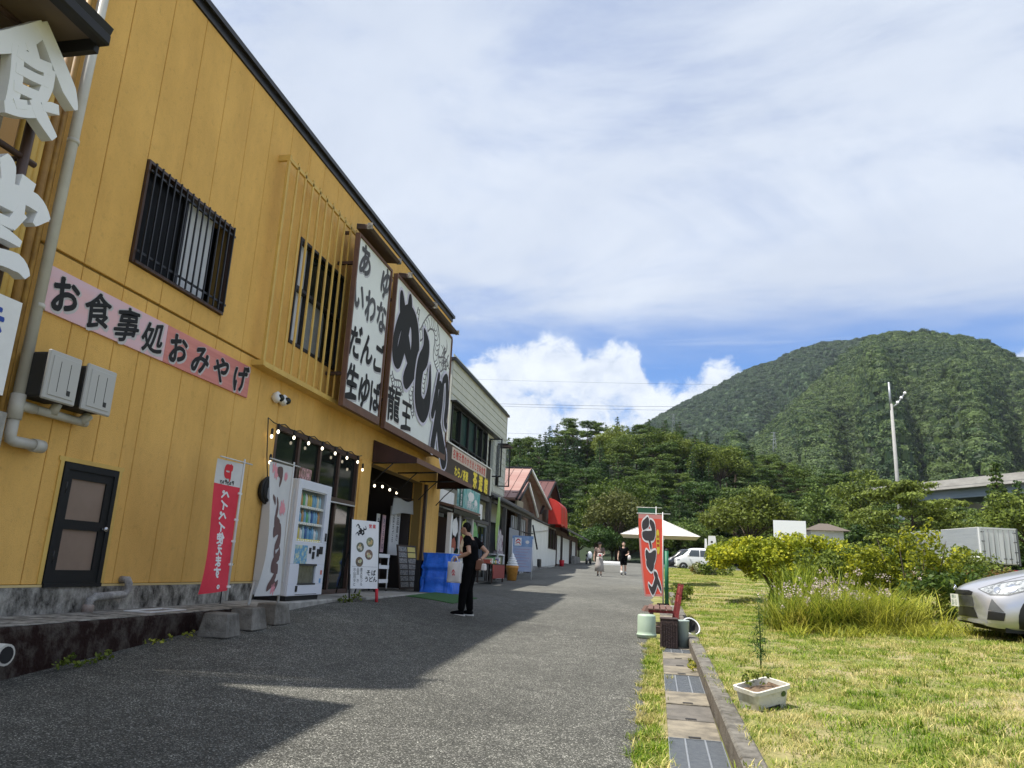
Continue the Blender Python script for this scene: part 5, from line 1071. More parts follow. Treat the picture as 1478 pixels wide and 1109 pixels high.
part('tape_line', MB().grid(lambda a, c: tuple(Vector(tp(a, .40+.02*c))+Vector((.012 if math.cos(a*6.283) > 0 else -.012, 0, 0))), 72, 1), mat('tarp_light', (.06, .22, .72), .4), t)
V, F = sheet(rng(-4.98, -3.95, .2), rng(14.9, 17.0, .3), .02); M_mat = mat('green_mat', (.045, .14, .035), .95, (.03, .10, .025), 30, .6, 200)
t = single('entrance_mat', np_mesh('entrance_mat', V, F, M_mat), None, 'flat green artificial turf mat on the road before the entrance', 'mat'); t.modifiers.new('s', 'SOLIDIFY').thickness = .014
# ------------------------------------------------------------------ grey clapboard tea house
M_clap = mat('clapboard', (.58, .59, .52), .75, (.50, .51, .45), 2); M_timber = mat('grey_timber', (.13, .125, .115), .9, (.08, .075, .07), 8, .3, 40, stretch=(5, 5, 1))
GB = thing('tea_house', 'pale grey clapboard shop with dark upstairs windows beside the mustard restaurant', 'building', (-9, 29, 1))
b = MB(); wall_with_holes(b, -7.2, -7.03, 24.3, 34.2, .6, 8.4, [(24.5, 30.2, 5.0, 6.92), (30.55, 31.65, 5.5, 6.8), (24.4, 27.2, .8, 3.1), (27.7, 33.8, .9, 3.3)]); b.box(-16, -7.2, 24.3, 24.5, .6, 8.4); b.box(-16, -7.2, 34.0, 34.2, .6, 8.4); b.box(-16, -15.8, 24.5, 34, .6, 8.4); part('backing_wall', b, M_clap, GB)
z = 6.95
while z < 8.4: part('clapboard', MB().slab([(0, 0), (.035, 0), (.012, .285), (0, .285)], (-7.03, 34.22, z), (1, 0, 0), UZ, 9.9), M_clap, GB); z += .289
z = 4.32
while z < 6.9: part('clapboard', MB().slab([(0, 0), (.035, 0), (.012, .285), (0, .285)], (-7.03, 34.22, z), (1, 0, 0), UZ, 2.5), M_clap, GB); part('clapboard', MB().slab([(0, 0), (.035, 0), (.012, .285), (0, .285)], (-7.03, 30.53, z), (1, 0, 0), UZ, .3), M_clap, GB); z += .289
z = 4.32
while z < 8.4:
    part('clapboard', MB().slab([(0, 0), (.285, 0), (.285, .012), (0, .035)], (-16, 34.2, z), UZ, (0, 1, 0), 9.0) if False else MB().box(-16, -7.0, 34.2, 34.225, z, z+.275), M_clap, GB); z += .289
part('corner_trim', MB().box(-7.04, -6.985, 34.16, 34.24, 4.3, 8.4), M_clap, GB)
part('bottom_trim', MB().box(-7.05, -6.96, 31.7, 34.26, 4.22, 4.31), M_white, GB)
part('roof_cap', MB().box(-7.25, -6.90, 24.2, 34.32, 8.42, 8.52).box(-16, -7.25, 24.2, 34.32, 8.40, 8.50), M_dark, GB); part('window_hood', MB().box(-7.03, -6.80, 24.3, 31.9, 6.93, 6.98), M_dark, GB)
UW = part('upper_window', MB().box(-7.1, -6.98, 24.5, 24.58, 5.0, 6.92).box(-7.1, -6.98, 30.12, 30.2, 5.0, 6.92).box(-7.1, -6.98, 24.58, 30.12, 6.84, 6.92).box(-7.1, -6.95, 24.58, 30.12, 5.0, 5.08).box(-7.08, -6.98, 24.58, 30.12, 5.62, 5.68), M_black, GB)
for k, y_ in enumerate((25.7, 26.9, 28.1, 29.2)): part('mullion', MB().box(-7.09, -6.97, y_-.05, y_+.05, 5.08, 6.84), M_black, UW)
M_teal = mat('teal_curtain', (.02, .06, .055), .3, (.012, .03, .03), 3); e_ = [24.58, 25.65, 25.75, 26.85, 26.95, 28.05, 28.15, 29.15, 29.25, 30.12]
for k in range(5): part('pane', MB().box(-7.07, -7.06, e_[2*k], e_[2*k+1], 5.68, 6.84), M_teal if k in (1, 2) else M_glassd, UW); part('pane', MB().box(-7.07, -7.06, e_[2*k], e_[2*k+1], 5.08, 5.62), M_galv if k == 4 else M_glassd, UW)
M_clear = mat('clear_glass', (.6, .65, .65), .05, alpha=.12)
for y_, z0_, z1_ in ((30.7, 5.1, 6.75), (32.6, 4.9, 6.7)):   # casements standing open towards the road
    c = part('open_casement', MB().box(-7.0, -6.45, y_, y_+.04, z0_, z0_+.05).box(-7.0, -6.45, y_, y_+.04, z1_-.05, z1_).box(-6.50, -6.45, y_, y_+.04, z0_+.05, z1_-.05).box(-7.0, -6.95, y_, y_+.04, z0_+.05, z1_-.05), M_black, GB)
    part('pane', MB().box(-6.95, -6.5, y_+.015, y_+.02, z0_+.05, z1_-.05), M_clear, c)
part('casement_hood', MB().box(-7.0, -6.5, 32.3, 33.4, 6.76, 6.82), M_black, GB); part('black_downpipe', MB().tube([(-6.93, 32.2, 6.7), (-6.93, 32.2, 4.9)], .07, 8), M_black, GB)
# lower front with its eave
EV = part('eave_roof', MB().slab([(-7.03, 4.50), (-6.02, 3.98), (-6.02, 4.06), (-7.03, 4.58)], (0, 37.2, 0), (1, 0, 0), UZ, 10.1), M_timber, GB)
part('eave_beam', MB().box(-6.2, -6.08, 27.3, 37.2, 3.78, 3.93), M_timber, GB); part('gutter', MB().tube([(-5.98, 27.2, 3.94), (-5.98, 37.2, 3.92)], .06, 8), M_dark, GB)
for y_ in np.arange(27.5, 37.2, .9): part('rafter', MB().slab([(-7.03, 4.40), (-6.04, 3.89), (-6.04, 3.97), (-7.03, 4.48)], (0, y_+.06, 0), (1, 0, 0), UZ, .06), M_timber, GB)
for y_ in (27.4, 30.4, 33.9, 36.9): part('eave_post', MB().box(-6.23, -6.07, y_-.08, y_+.08, .8 if y_ < 30 else 1.0, 3.78), M_timber, GB)
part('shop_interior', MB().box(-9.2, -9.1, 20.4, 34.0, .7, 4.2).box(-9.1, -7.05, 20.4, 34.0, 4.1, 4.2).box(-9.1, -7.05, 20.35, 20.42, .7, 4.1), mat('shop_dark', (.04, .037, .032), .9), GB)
part('shop_floor', MB().box(-9.1, -5.9, 20.3, 27.6, .3, .86), M_slab, GB)
part('front_beam', MB().box(-6.3, -6.1, 20.4, 27.4, 3.72, 3.90).box(-6.25, -6.1, 20.4, 27.4, 2.86, 2.98), M_timber, GB)
for y_ in (20.5, 24.0, 25.6, 27.3): part('front_post', MB().box(-6.25, -6.12, y_-.07, y_+.07, .86, 3.72), M_timber, GB)
for (a, c) in ((24.07, 25.53), (25.67, 27.23)):
    f = part('sliding_door', MB().box(-6.22, -6.16, a, a+.08, .88, 2.86).box(-6.22, -6.16, c-.08, c, .88, 2.86).box(-6.22, -6.16, a+.08, c-.08, 2.78, 2.86).box(-6.22, -6.16, a+.08, c-.08, .88, 1.0), M_galv, GB); part('pane', MB().box(-6.2, -6.19, a+.08, c-.08, 1.0, 2.78), M_glassd, f)
# kiosk counter
KS = thing('sales_kiosk', 'little sales window with a brown roof and white posts left of the black-clad visitor', 'kiosk', (-6.2, 22, .86))
part('roof', MB().slab([(0, 0), (1.0, -.20), (1.0, -.13), (0, .09)], (-6.6, 23.75, 3.16), (1, 0, 0), UZ, 3.3), mat('kiosk_roof', (.17, .105, .08), .6), KS); part('fascia', MB().box(-5.64, -5.60, 20.45, 23.75, 2.82, 2.94), M_dark, KS)
for y_ in (20.6, 23.15): part('post', MB().box(-5.80, -5.68, y_-.09, y_+.09, .86, 2.82), M_grayp if y_ > 21 else M_white, KS)
part('mullion', MB().box(-5.78, -5.73, 21.75, 21.80, 1.72, 2.82), M_white, KS); part('counter', MB().box(-6.4, -5.66, 20.7, 23.05, 1.62, 1.70), M_white, KS); part('apron', MB().box(-5.82, -5.76, 20.7, 23.05, .86, 1.62), M_white, KS); part('back_panel', MB().box(-6.5, -6.45, 20.6, 23.1, 1.7, 2.8), mat('kiosk_dark', (.05, .018, .014), .8), KS)
M_pg = mat('poster_green', (.25, .40, .05), .6, (.55, .52, .12), 9); M_pd = mat('poster_food', (.45, .28, .14), .6, (.62, .48, .32), 14); M_pr = mat('poster_red', (.28, .03, .025), .6, (.4, .12, .06), 9)
def blob(mb, c, ry, rz, n=14, j=.18, seed=0):
    q = random.Random(seed); mb.add([(c[0], c[1]+ry*math.cos(a*2*math.pi/n)*(1+q.uniform(-j, j)), c[2]+rz*math.sin(a*2*math.pi/n)*(1+q.uniform(-j, j))) for a in range(n)], [tuple(range(n))]); return mb
part('poster', MB().box(-5.775, -5.77, 21.85, 23.0, 1.72, 2.25), M_pr, KS)
for c, ry, rz, m, s_ in (((-5.76, 22.4, 2.46), .34, .30, M_pg, 1), ((-5.76, 22.3, 1.95), .30, .22, M_pd, 2), ((-5.76, 21.3, 2.45), .30, .28, M_white, 3), ((-5.76, 21.2, 1.95), .3, .2, M_pr, 4)): part('poster_picture', blob(MB(), c, ry, rz, seed=s_), m, KS)
for k in range(3): part('counter_item', MB().box(-5.9, -5.75, 21.0+k*.75, 21.25+k*.75, 1.70, 1.86+.08*(k == 2)), (M_grayp, M_teal, M_white)[k], KS)
single('blank_signboard', MB().box(-6.08, -6.04, 20.45, 22.0, 3.1, 3.5), M_white, 'blank white panel above the kiosk roof', 'panel')
M_tl = mat('teal_poster', (.10, .38, .38), .5, (.42, .56, .54), 3.5, lo=.42, hi=.62); t = single('teal_signboard', MB().box(-5.98, -5.92, 22.1, 24.9, 3.12, 3.80), M_tl, 'turquoise poster board hanging under the yellow lettered sign', 'sign')
part('dark_edge', MB().box(-5.92, -5.915, 22.12, 22.62, 3.14, 3.78), mat('dark_teal', (.01, .10, .085), .6), t); b = MB(); line(b, 'かき氷', (-5.91, 22.37, 3.46), UY, UZ, .2, .028, vertical=True); line(b, '抹茶ソフト', (-5.91, 23.8, 3.3), UY, UZ, .26, .028); part('lettering', b, M_letw, t)
part('drawing', blob(blob(MB(), (-5.913, 23.6, 3.55), .42, .16, seed=5), (-5.912, 24.3, 3.42), .2, .1, seed=6), M_white, t)
single('side_poster', MB().box(-5.96, -5.92, 24.92, 25.35, 2.95, 3.45), M_white, 'small white paper at the lower corner of the turquoise board', 'poster')
# long shop sign
t = thing('shop_sign', 'long brown shop sign with yellow characters and a pale strip of red ones', 'sign', (-6.15, 24, 3.9))
part('board', MB().box(-6.06, -5.98, 20.6, 26.6, 3.92, 4.86), mat('sign_choc', (.05, .03, .022), .6), t); part('top_rail', MB().box(-6.08, -5.95, 20.6, 26.62, 4.86, 4.90), M_white, t); part('end_board', MB().box(-6.06, -5.97, 26.6, 26.8, 3.92, 4.90), M_clap, t)
part('pale_strip', MB().box(-5.98, -5.972, 21.2, 25.85, 4.46, 4.83), mat('strip_cream', (.62, .52, .44), .7), t); b = MB(); line(b, '名物天然のかき氷と甘味食堂', (-5.969, 23.5, 4.645), UY, UZ, .285, .028, pitch=1.2); part('red_lettering', b, mat('sign_red', (.55, .06, .04), .7), t)
b = MB(); line(b, 'わらノ茶屋', (-5.975, 22.45, 4.16), UY, UZ, .34, .04); line(b, '茶遊館', (-5.975, 25.1, 4.19), UY, UZ, .58, .045, pitch=1.45); part('yellow_lettering', b, mat('sign_yellow', (.92, .72, .07), .6), t)
# posters and stands in front of the tea house
single('green_poster', MB().add([(-6.10, 24.9+.75*math.cos(a), 2.3+.55*math.sin(a)) for a in np.linspace(0, 6.28, 15)[:-1]], [tuple(range(14))]), mat('green_poster', (.05, .30, .07), .6, (.3, .5, .2), 6), 'green poster on the sliding door behind the visitor', 'poster')
t = single('wooden_board', MB().box(-5.98, -5.94, 23.6, 24.3, .95, 2.1), mat('brown_board', (.27, .14, .06), .7, (.16, .08, .035), 7), 'brown wooden board beside the kiosk, behind the visitor', 'board')
t = thing('green_banner', 'slender pale green banner hanging in front of the tea house', 'banner', (-5.85, 27.4, .95)); part('pole', MB().tube([(-5.85, 27.9, .9), (-5.85, 27.9, 4.0)], .018, 6), M_pole, t)
b = MB(); b.grid(lambda a, c: (-5.85+.035*math.sin(5*c+2*a), 27.88-.42*a+.06*math.sin(4*c), 3.95-1.95*c), 6, 20); part('cloth', b, mat('leaf_green', (.30, .42, .13), .8, (.24, .36, .10), 4), t, solid=.004)
t = thing('snack_stand', 'white display rack topped by a house-shaped sign beside the ice cream cone', 'display rack', (-5.9, 28.9, .95))
for y_ in (28.3, 29.5): part('upright', MB().box(-5.95, -5.89, y_-.03, y_+.03, .95, 1.85), M_white, t); 
part('shelf', MB().box(-6.25, -5.88, 28.27, 29.53, 1.83, 1.88).box(-6.25, -5.88, 28.27, 29.53, 1.25, 1.29), M_white, t); part('lower_panel', MB().box(-5.93, -5.90, 28.33, 29.47, .95, 1.25), M_white, t); part('picture', blob(MB(), (-5.895, 28.95, 1.12), .28, .13, seed=8), mat('plum', (.08, .02, .03), .6), t); part('plant_picture', MB().box(-6.0, -5.97, 28.4, 29.4, 1.3, 1.8), mat('plant_pic', (.10, .13, .04), .7, (.42, .42, .22), 12), t)
part('jar_row', MB().box(-6.1, -5.93, 28.35, 29.45, 1.88, 1.99), mat('jars', (.42, .40, .40), .5, (.12, .05, .06), 18), t); part('sign', MB().slab([(0, 0), (1.1, 0), (1.1, .62), (.75, .66), (.55, .86), (.3, .66), (0, .62)], (-6.0, 28.35, 1.99), UY, UZ, .03), mat('house_sign', (.50, .46, .47), .6, (.15, .05, .09), 5, lo=.52, hi=.6), t)
t = thing('cone_display', 'giant soft-serve ice cream cone display standing on the asphalt', 'ice cream cone', (-5.35, 28.4, G(-5.35, 28.4)))
part('cone', MB().lathe([(.14, 0), (.17, .02), (.235, .44), (.25, .46), (.25, .54), (.22, .56)], (-5.35, 28.4, G(-5.35, 28.4)), 20), mat('wafer', (.62, .30, .055), .5, (.5, .22, .04), 12), t)
pr = []; zz = .53
for r_ in (.235, .205, .165, .12, .07): pr += [(r_*.82, zz), (r_, zz+.03), (r_*.98, zz+.06), (r_*.78, zz+.085)]; zz += .085
part('cream', MB().lathe(pr+[(.02, zz+.06), (.001, zz+.08)], (-5.35, 28.4, G(-5.35, 28.4)), 20), M_white2, t)
t = thing('easel_board', 'pale blue standing notice board with a red emblem beside the ice cream cone', 'notice board', (-5.25, 30.2, G(-5.25, 30.2)))
o, u, v, n = board_frame(-5.72, 30.05, G(-5.3, 30)+.30, .85, R(4), .12); LB_ = lambda a, c, l=.003: o+u*a+v*c+n*l
part('panel', MB().slab([(0, 0), (.86, 0), (.86, 1.42), (0, 1.42)], o, u, v, -.02), mat('sky_panel', (.33, .42, .62), .6, (.48, .52, .66), 1.6), t); part('heading', MB().add([LB_(0.0, .98), LB_(.86, .98), LB_(.86, 1.42), LB_(0, 1.42)], [(0, 1, 2, 3)]), mat('sky_head', (.16, .28, .52), .6, (.3, .42, .62), 4), t)
part('emblem', MB().add([LB_(.1, 1.02, .006), LB_(.38, 1.02, .006), LB_(.38, 1.34, .006), LB_(.1, 1.34, .006)], [(0, 1, 2, 3)]), M_white, t); b = MB(); stroke(b, [(.15, 1.18), (.24, 1.28), (.33, 1.2)], [.03, .05, .03], o, u, v, lift=.008); stroke(b, [(.15, 1.1), (.26, 1.16), (.34, 1.07)], [.02, .04, .03], o, u, v, lift=.008); part('emblem_mark', b, M_red, t)
b = MB()
for q in range(7): stroke(b, [(.12+.04*(q % 2), .88-q*.115), (.72-.06*(q % 3), .88-q*.115)], [.022, .022], o, u, v, lift=.004, n=2)
part('writing', b, mat('rose_text', (.42, .30, .44), .7), t); part('white_spots', blob(MB(), (-5.2, 0, 0), .001, .001) if False else MB().add([LB_(.62+.08*math.cos(a), 1.17+.07*math.sin(a), .006) for a in np.linspace(0, 6.28, 11)[:-1]], [tuple(range(10))]), M_letw, t)
for a in (.02, .84): part('leg', MB().tube([LB_(a, 1.3), LB_(a, -.33)], .022, 4), M_white, t); part('rear_leg', MB().tube([LB_(a, 1.38)-n*.03, LB_(a, -.18)-n*.55], .02, 4), M_white, t)
# corrugated panel and ladderish things under the eave
t = single('corrugated_sheet', MB().grid(lambda a, c: (-5.95+.015*math.sin(a*60), 30.6+2.2*a, 1.0+2.0*c), 60, 1), mat('grey_sheet', (.20, .21, .215), .6), 'grey corrugated sheet standing under the eave behind the blue board', 'sheet'); t.modifiers.new('s', 'SOLIDIFY').thickness = .01
t = thing('lattice_window_wall', 'white gridded window wall under the eave beyond the corrugated sheet', 'window wall', (-6.3, 35, 1)); part('panel', MB().box(-6.40, -6.36, 33.2, 36.8, 1.0, 3.7), M_paneL, t)
for i in range(8): part('grid_bar', MB().box(-6.35, -6.33, 33.2+i*.5, 33.23+i*.5, 1.0, 3.7), M_timber, t)
for z_ in (1.6, 2.1, 2.6, 3.1): part('grid_rail', MB().box(-6.33, -6.31, 33.2, 36.8, z_, z_+.03), M_timber, t)
part('brace', MB().tube([(-6.0, 34.5, 3.0), (-5.7, 35.2, 3.0)], .03, 6).tube([(-5.72, 35.2, 3.4), (-5.55, 35.7, 2.3)], .04, 6), M_black, t)
# ------------------------------------------------------------------ the row of gabled houses beyond
M_roofp = mat('faded_roof', (.36, .235, .20), .6, (.30, .16, .135), .5, lo=.4, hi=.6, stretch=(.4, 3, 3)); M_roofr = mat('dark_red_roof', (.095, .032, .028), .7); M_brwall = mat('brown_wall', (.16, .10, .075), .85, (.11, .07, .05), 4)
def gable(name, lab, xg, xb, yr, zr, yn, zn, yf, zf, zb, wall, roof, over=.35):
    t = thing(name, lab, 'house', ((xg+xb)/2, yr, zb)); b = MB(); b.add([(xg, yn+.3, zb), (xg, yf-.3, zb), (xg, yf-.3, zf), (xg, yr, zr-.12), (xg, yn+.3, zn), (xb, yn+.3, zb), (xb, yf-.3, zb), (xb, yf-.3, zf), (xb, yr, zr-.12), (xb, yn+.3, zn)], [(0, 1, 2, 3, 4), (9, 8, 7, 6, 5), (0, 4, 9, 5), (1, 6, 7, 2)]); part('wall', b, wall, t)
    for (ya, za, nm) in ((yn, zn, 'near_roof'), (yf, zf, 'far_roof')):
        b = MB(); e = 1.12; ya2, za2 = yr+(ya-yr)*e, zr+(za-zr)*e; b.add([(xg+over, yr, zr), (xb, yr, zr), (xb, ya2, za2), (xg+over, ya2, za2)], [(0, 1, 2, 3) if ya < yr else (3, 2, 1, 0)]); rp = part(nm, b, roof, t, solid=.1)
        s = MB(); k = int(abs(xb-xg)/.45)
        for i in range(k): xx = xg+over-i*.45; s.tube([(xx, yr, zr+.07), (xx, ya2, za2+.07)], .022, 4)
        part('roof_seam', s, roof, rp, kind='stuff'); part('verge_board', MB().tube([(xg+over+.02, yr, zr-.02), (xg+over+.02, ya2, za2-.02)], .07, 4), M_white if nm == 'far_roof' and roof is M_roofp else M_dark, t)
    part('ridge_cap', MB().tube([(xg+over, yr, zr+.06), (xb, yr, zr+.06)], .08, 6), M_dark, t); return t
H1 = gable('gabled_house', 'brown house under a faded pinkish metal roof, taller gable of the two', -6.75, -15, 38.2, 6.45, 34.6, 4.75, 45.2, 5.2, 1.2, M_brwall, M_roofp)
H2 = gable('porch_house', 'smaller front gable under a faded pinkish metal roof beside the grey clapboard shop', -6.55, -12, 36.6, 5.55, 34.5, 4.62, 39.6, 4.3, 1.2, M_brwall, M_roofp, .3)
part('attic_vent', MB().box(-6.74, -6.72, 37.7, 38.7, 5.45, 5.9), M_red if False else M_roofr, H1); part('snow_guard', MB().box(-7.4, -7.0, 34.75, 34.85, 4.83, 4.90).box(-6.7, -6.4, 34.75, 34.85, 4.83, 4.90), M_dark, H2)
part('lower_wall', MB().box(-6.50, -6.40, 34.5, 36.2, 3.95, 4.55), M_beige, H2)
H3 = gable('red_roofed_house', 'house with a dark red roof behind the red domed awning', -7.2, -16, 50, 7.2, 44.5, 4.9, 58, 4.4, 1.5, M_brwall, M_roofr, .5)
# white lean-to with its board joints
M_annex = mat('annexe_boards', (.80, .80, .74), .7, (.70, .70, .64), 3, stretch=(1, 1, .3)); t = thing('white_annexe', 'long low white boarded annexe along the far left of the road', 'annexe', (-7.2, 44, 1.3)); b = MB(); wall_with_holes(b, -7.1, -6.63, 38.6, 50.5, .9, 4.05, [(46.8, 50.2, 2.72, 3.95)]); part('backing', b, M_clap, t)
y_ = 38.6
while y_ < 50.4:
    top = 2.70 if y_ > 46.6 else 4.03; part('wall_board', MB().box(-6.63, -6.60, y_+.012, y_+.588, G(-6.6, y_)+.12, top), M_annex, t, bevel=.008); y_ += .6
part('plinth', MB().box(-6.62, -6.55, 38.6, 50.5, .9, 1.55), M_conc, t); part('eave', MB().slab([(0, 0), (.45, -.16), (.45, -.09), (0, .08)], (-6.95, 47, 4.22), (1, 0, 0), UZ, 8.6), M_timber, t); part('pipe_run', MB().tube([(-6.57, 39.5, 1.5), (-6.57, 39.5, 3.3), (-6.57, 46.4, 3.75)], .03, 6), M_pvc, t)
part('window_frame', MB().box(-6.66, -6.58, 46.75, 50.25, 3.92, 4.0).box(-6.66, -6.58, 46.75, 50.25, 2.68, 2.74).box(-6.66, -6.58, 46.75, 46.85, 2.74, 3.92).box(-6.66, -6.58, 47.9, 48.0, 2.74, 3.92).box(-6.66, -6.58, 49.1, 49.2, 2.74, 3.92).box(-6.66, -6.58, 50.15, 50.25, 2.74, 3.92), M_brown, t); part('pane', MB().box(-6.70, -6.69, 46.8, 50.2, 2.7, 3.95), M_glassd, t)
part('vent_box', MB().box(-6.6, -6.45, 42.6, 43.2, 1.5, 1.95), M_dark, t); part('wall_switch', MB().box(-6.6, -6.5, 39.2, 39.6, 2.0, 2.5), M_grayp, t)
M_awnr = mat('red_vinyl', (.62, .045, .03), .35, (.55, .035, .022), 2)
def awn(c):
    if c < .42: q = c/.42*math.pi/2; return .78*math.sin(q), 5.78-.62*(1-math.cos(q))
    return .78+.05*(c-.42), 5.16-(c-.42)/.58*.98
b = MB(); b.grid(lambda a, c: (-6.62+awn(c)[0]+.025*math.sin(a*40)*c, 46.7+3.4*a, awn(c)[1]-.05*(c > .97)*(math.sin(a*50)+1)), 60, 18)
t = thing('red_awning', 'bright red domed vinyl awning over the annexe window', 'awning', (-6.6, 48.4, 4.2)); part('canopy', b, M_awnr, t, solid=.01)
for k in range(5): part('hoop', MB().tube([(-6.63+awn(c)[0], 46.75+k*.83, awn(c)[1]-.02) for c in np.linspace(0, 1, 12)], .02, 5), M_galv, t)
for a in (46.69, 50.11): part('end_panel', MB().add([(-6.62+awn(c)[0], a, awn(c)[1]) for c in np.linspace(0, 1, 12)]+[(-6.62, a, 4.18)], [tuple(range(13))]), M_awnr, t)
t = thing('end_shop', 'last low shop of the row with white shutters under a dark tiled eave', 'shop', (-7.5, 59, 1.6)); part('wall', MB().box(-12, -6.8, 50.9, 67, 1.2, 4.2), M_brwall, t); part('roof', MB().slab([(0, 0), (1.6, -.75), (1.6, -.63), (0, .15)], (-7.4, 67.5, 4.75), (1, 0, 0), UZ, 17), M_timber, t)
for (a, c) in ((52.0, 54.2), (55.2, 59.8), (61.5, 64.5)): s_ = part('shutter', MB().box(-6.79, -6.74, a, c, G(-6.7, a)+.15, 3.75), M_annex, t); part('shutter_frame', MB().box(-6.74, -6.70, a-.12, a, 1.7, 3.85).box(-6.74, -6.70, c, c+.12, 1.7, 3.85), M_woodd, t)
part('low_wall', MB().box(-6.6, -6.3, 60, 64.6, 1.3, 2.55), M_conc, t)
single('red_bucket', MB().lathe([(.14, 0), (.18, .42), (.17, .42), (.001, .05)], (-6.3, 51.6, G(-6.3, 51.6)), 12), M_red, 'red bucket in front of the last shop', 'bucket')
t = thing('motor_scooter', 'small dark and white scooter parked at the end of the shop row', 'scooter', (-5.3, 61, G(-5.3, 61)), R(-70))
b = MB(); b.tube([(-.35, 0, .5), (-.1, 0, .36), (.25, 0, .36), (.42, 0, .75), (.40, 0, .98)], [.14, .1, .1, .09, .05], 8); part('body', b, M_white2, t, local=True); part('seat', MB().ell((-.38, 0, .72), (.32, .13, .1)), M_black, t, local=True); part('front_shield', MB().ell((.44, 0, .72), (.08, .2, .3)), M_white2, t, local=True); part('handlebar', MB().tube([(.40, -.3, 1.02), (.42, 0, 1.0), (.40, .3, 1.02)], .02, 6), M_black, t, local=True)
for x_ in (-.55, .58): w = part('wheel', MB().tube([(x_+.2*math.cos(a), 0, .25+.2*math.sin(a)) for a in np.linspace(0, 6.28, 17)], .05, 6), M_rub, t, local=True); w2 = link('hub', MB().lathe([(.09, -.03), (.09, .03)], (x_, 0, .25), 10, M=Matrix.Rotation(R(90), 3, 'X')).mesh('hub', M_galv), w, True)

t = thing('goods_table', 'low cloth-covered table of packaged goods before the tea house doors', 'table', (-5.6, 25.9, .8)); part('tabletop', MB().box(-5.95, -5.35, 25.0, 26.9, 1.45, 1.49), M_woodd, t); part('table_cloth', MB().box(-5.37, -5.345, 25.0, 26.9, 1.0, 1.45), mat('table_cloth', (.30, .06, .05), .8), t)
for y_ in (25.05, 26.85):
    for x_ in (-5.9, -5.4): part('leg', MB().box(x_-.025, x_+.025, y_-.025, y_+.025, .84, 1.45), M_woodd, t)
for k, (c, nm) in enumerate((((.55, .12, .08), 'red'), ((.70, .66, .52), 'cream'), ((.08, .25, .10), 'dark green'), ((.62, .42, .08), 'ochre'), ((.20, .16, .34), 'purple'), ((.72, .72, .70), 'white'))):
    y_ = 25.08+k*.3; t = single('gift_box', MB().box(-5.75, -5.5, y_, y_+.24, 1.49, 1.62+.05*(k % 3)), mat('carton%d' % k, c, .6), nm+' gift box on the goods table before the tea house', 'box', 'gift boxes on the goods table'); part('box_label', MB().box(-5.5, -5.497, y_+.05, y_+.19, 1.53, 1.58), M_letw if nm != 'white' else M_red, t)
# ------------------------------------------------------------------ people
def remesh(name, mb, mats, vox, smooth=4):
    me = mb.mesh(name, mats); o = bpy.data.objects.new('tmp', me); COL.objects.link(o)
    r = o.modifiers.new('r', 'REMESH'); r.mode = 'VOXEL'; r.voxel_size = vox; r.use_smooth_shade = True
    s = o.modifiers.new('s', 'SMOOTH'); s.iterations = smooth; s.factor = .5
    dg = bpy.context.evaluated_depsgraph_get(); out = bpy.data.meshes.new_from_object(o.evaluated_get(dg)); bpy.data.objects.remove(o)
    out.materials.clear(); out.materials.append(mats); out.name = name; return out
M_skin = mat('skin', (.48, .27, .18), .55); M_skin2 = mat('skin_pale', (.56, .36, .27), .55); M_hair = mat('hair', (.006, .005, .0045), .7, spec=.15); M_blk = mat('black_cotton', (.005, .005, .006), 1, spec=.08); M_blk2 = mat('black_trousers', (.0045, .0045, .005), 1, spec=.08); M_sole = mat('sole', (.60, .58, .54), .7)
def hand(mb, w, d, palm_n, s=1.):
    """palm, four bent fingers of different lengths, a thumb leaving the side"""
    d = Vector(d).normalized(); pn = Vector(palm_n); pn = (pn-d*pn.dot(d)).normalized(); sd = d.cross(pn); w = Vector(w); L_ = .085*s
    mb.tube([w-d*.01, w+d*L_*.5, w+d*L_], [.026*s, .036*s, .030*s], 8)
    for i, l in enumerate((.070, .078, .072, .056)):
        b0 = w+d*L_*.9+sd*(i-1.5)*.019*s; b1 = b0+d*l*.45*s+pn*.008*s; b2 = b1+d*l*.32*s+pn*.026*s; b3 = b2+d*l*.10*s+pn*.026*s; mb.tube([b0-d*.02, b0, b1, b2, b3], [.010*s, .010*s, .0095*s, .0085*s, .007*s], 6)
    t0 = w+d*.025*s-sd*.03*s; t1 = t0+d*.03*s-sd*.018*s+pn*.015*s; mb.tube([t0, t1, t1+d*.03*s+pn*.015*s], [.013*s, .012*s, .009*s], 6)
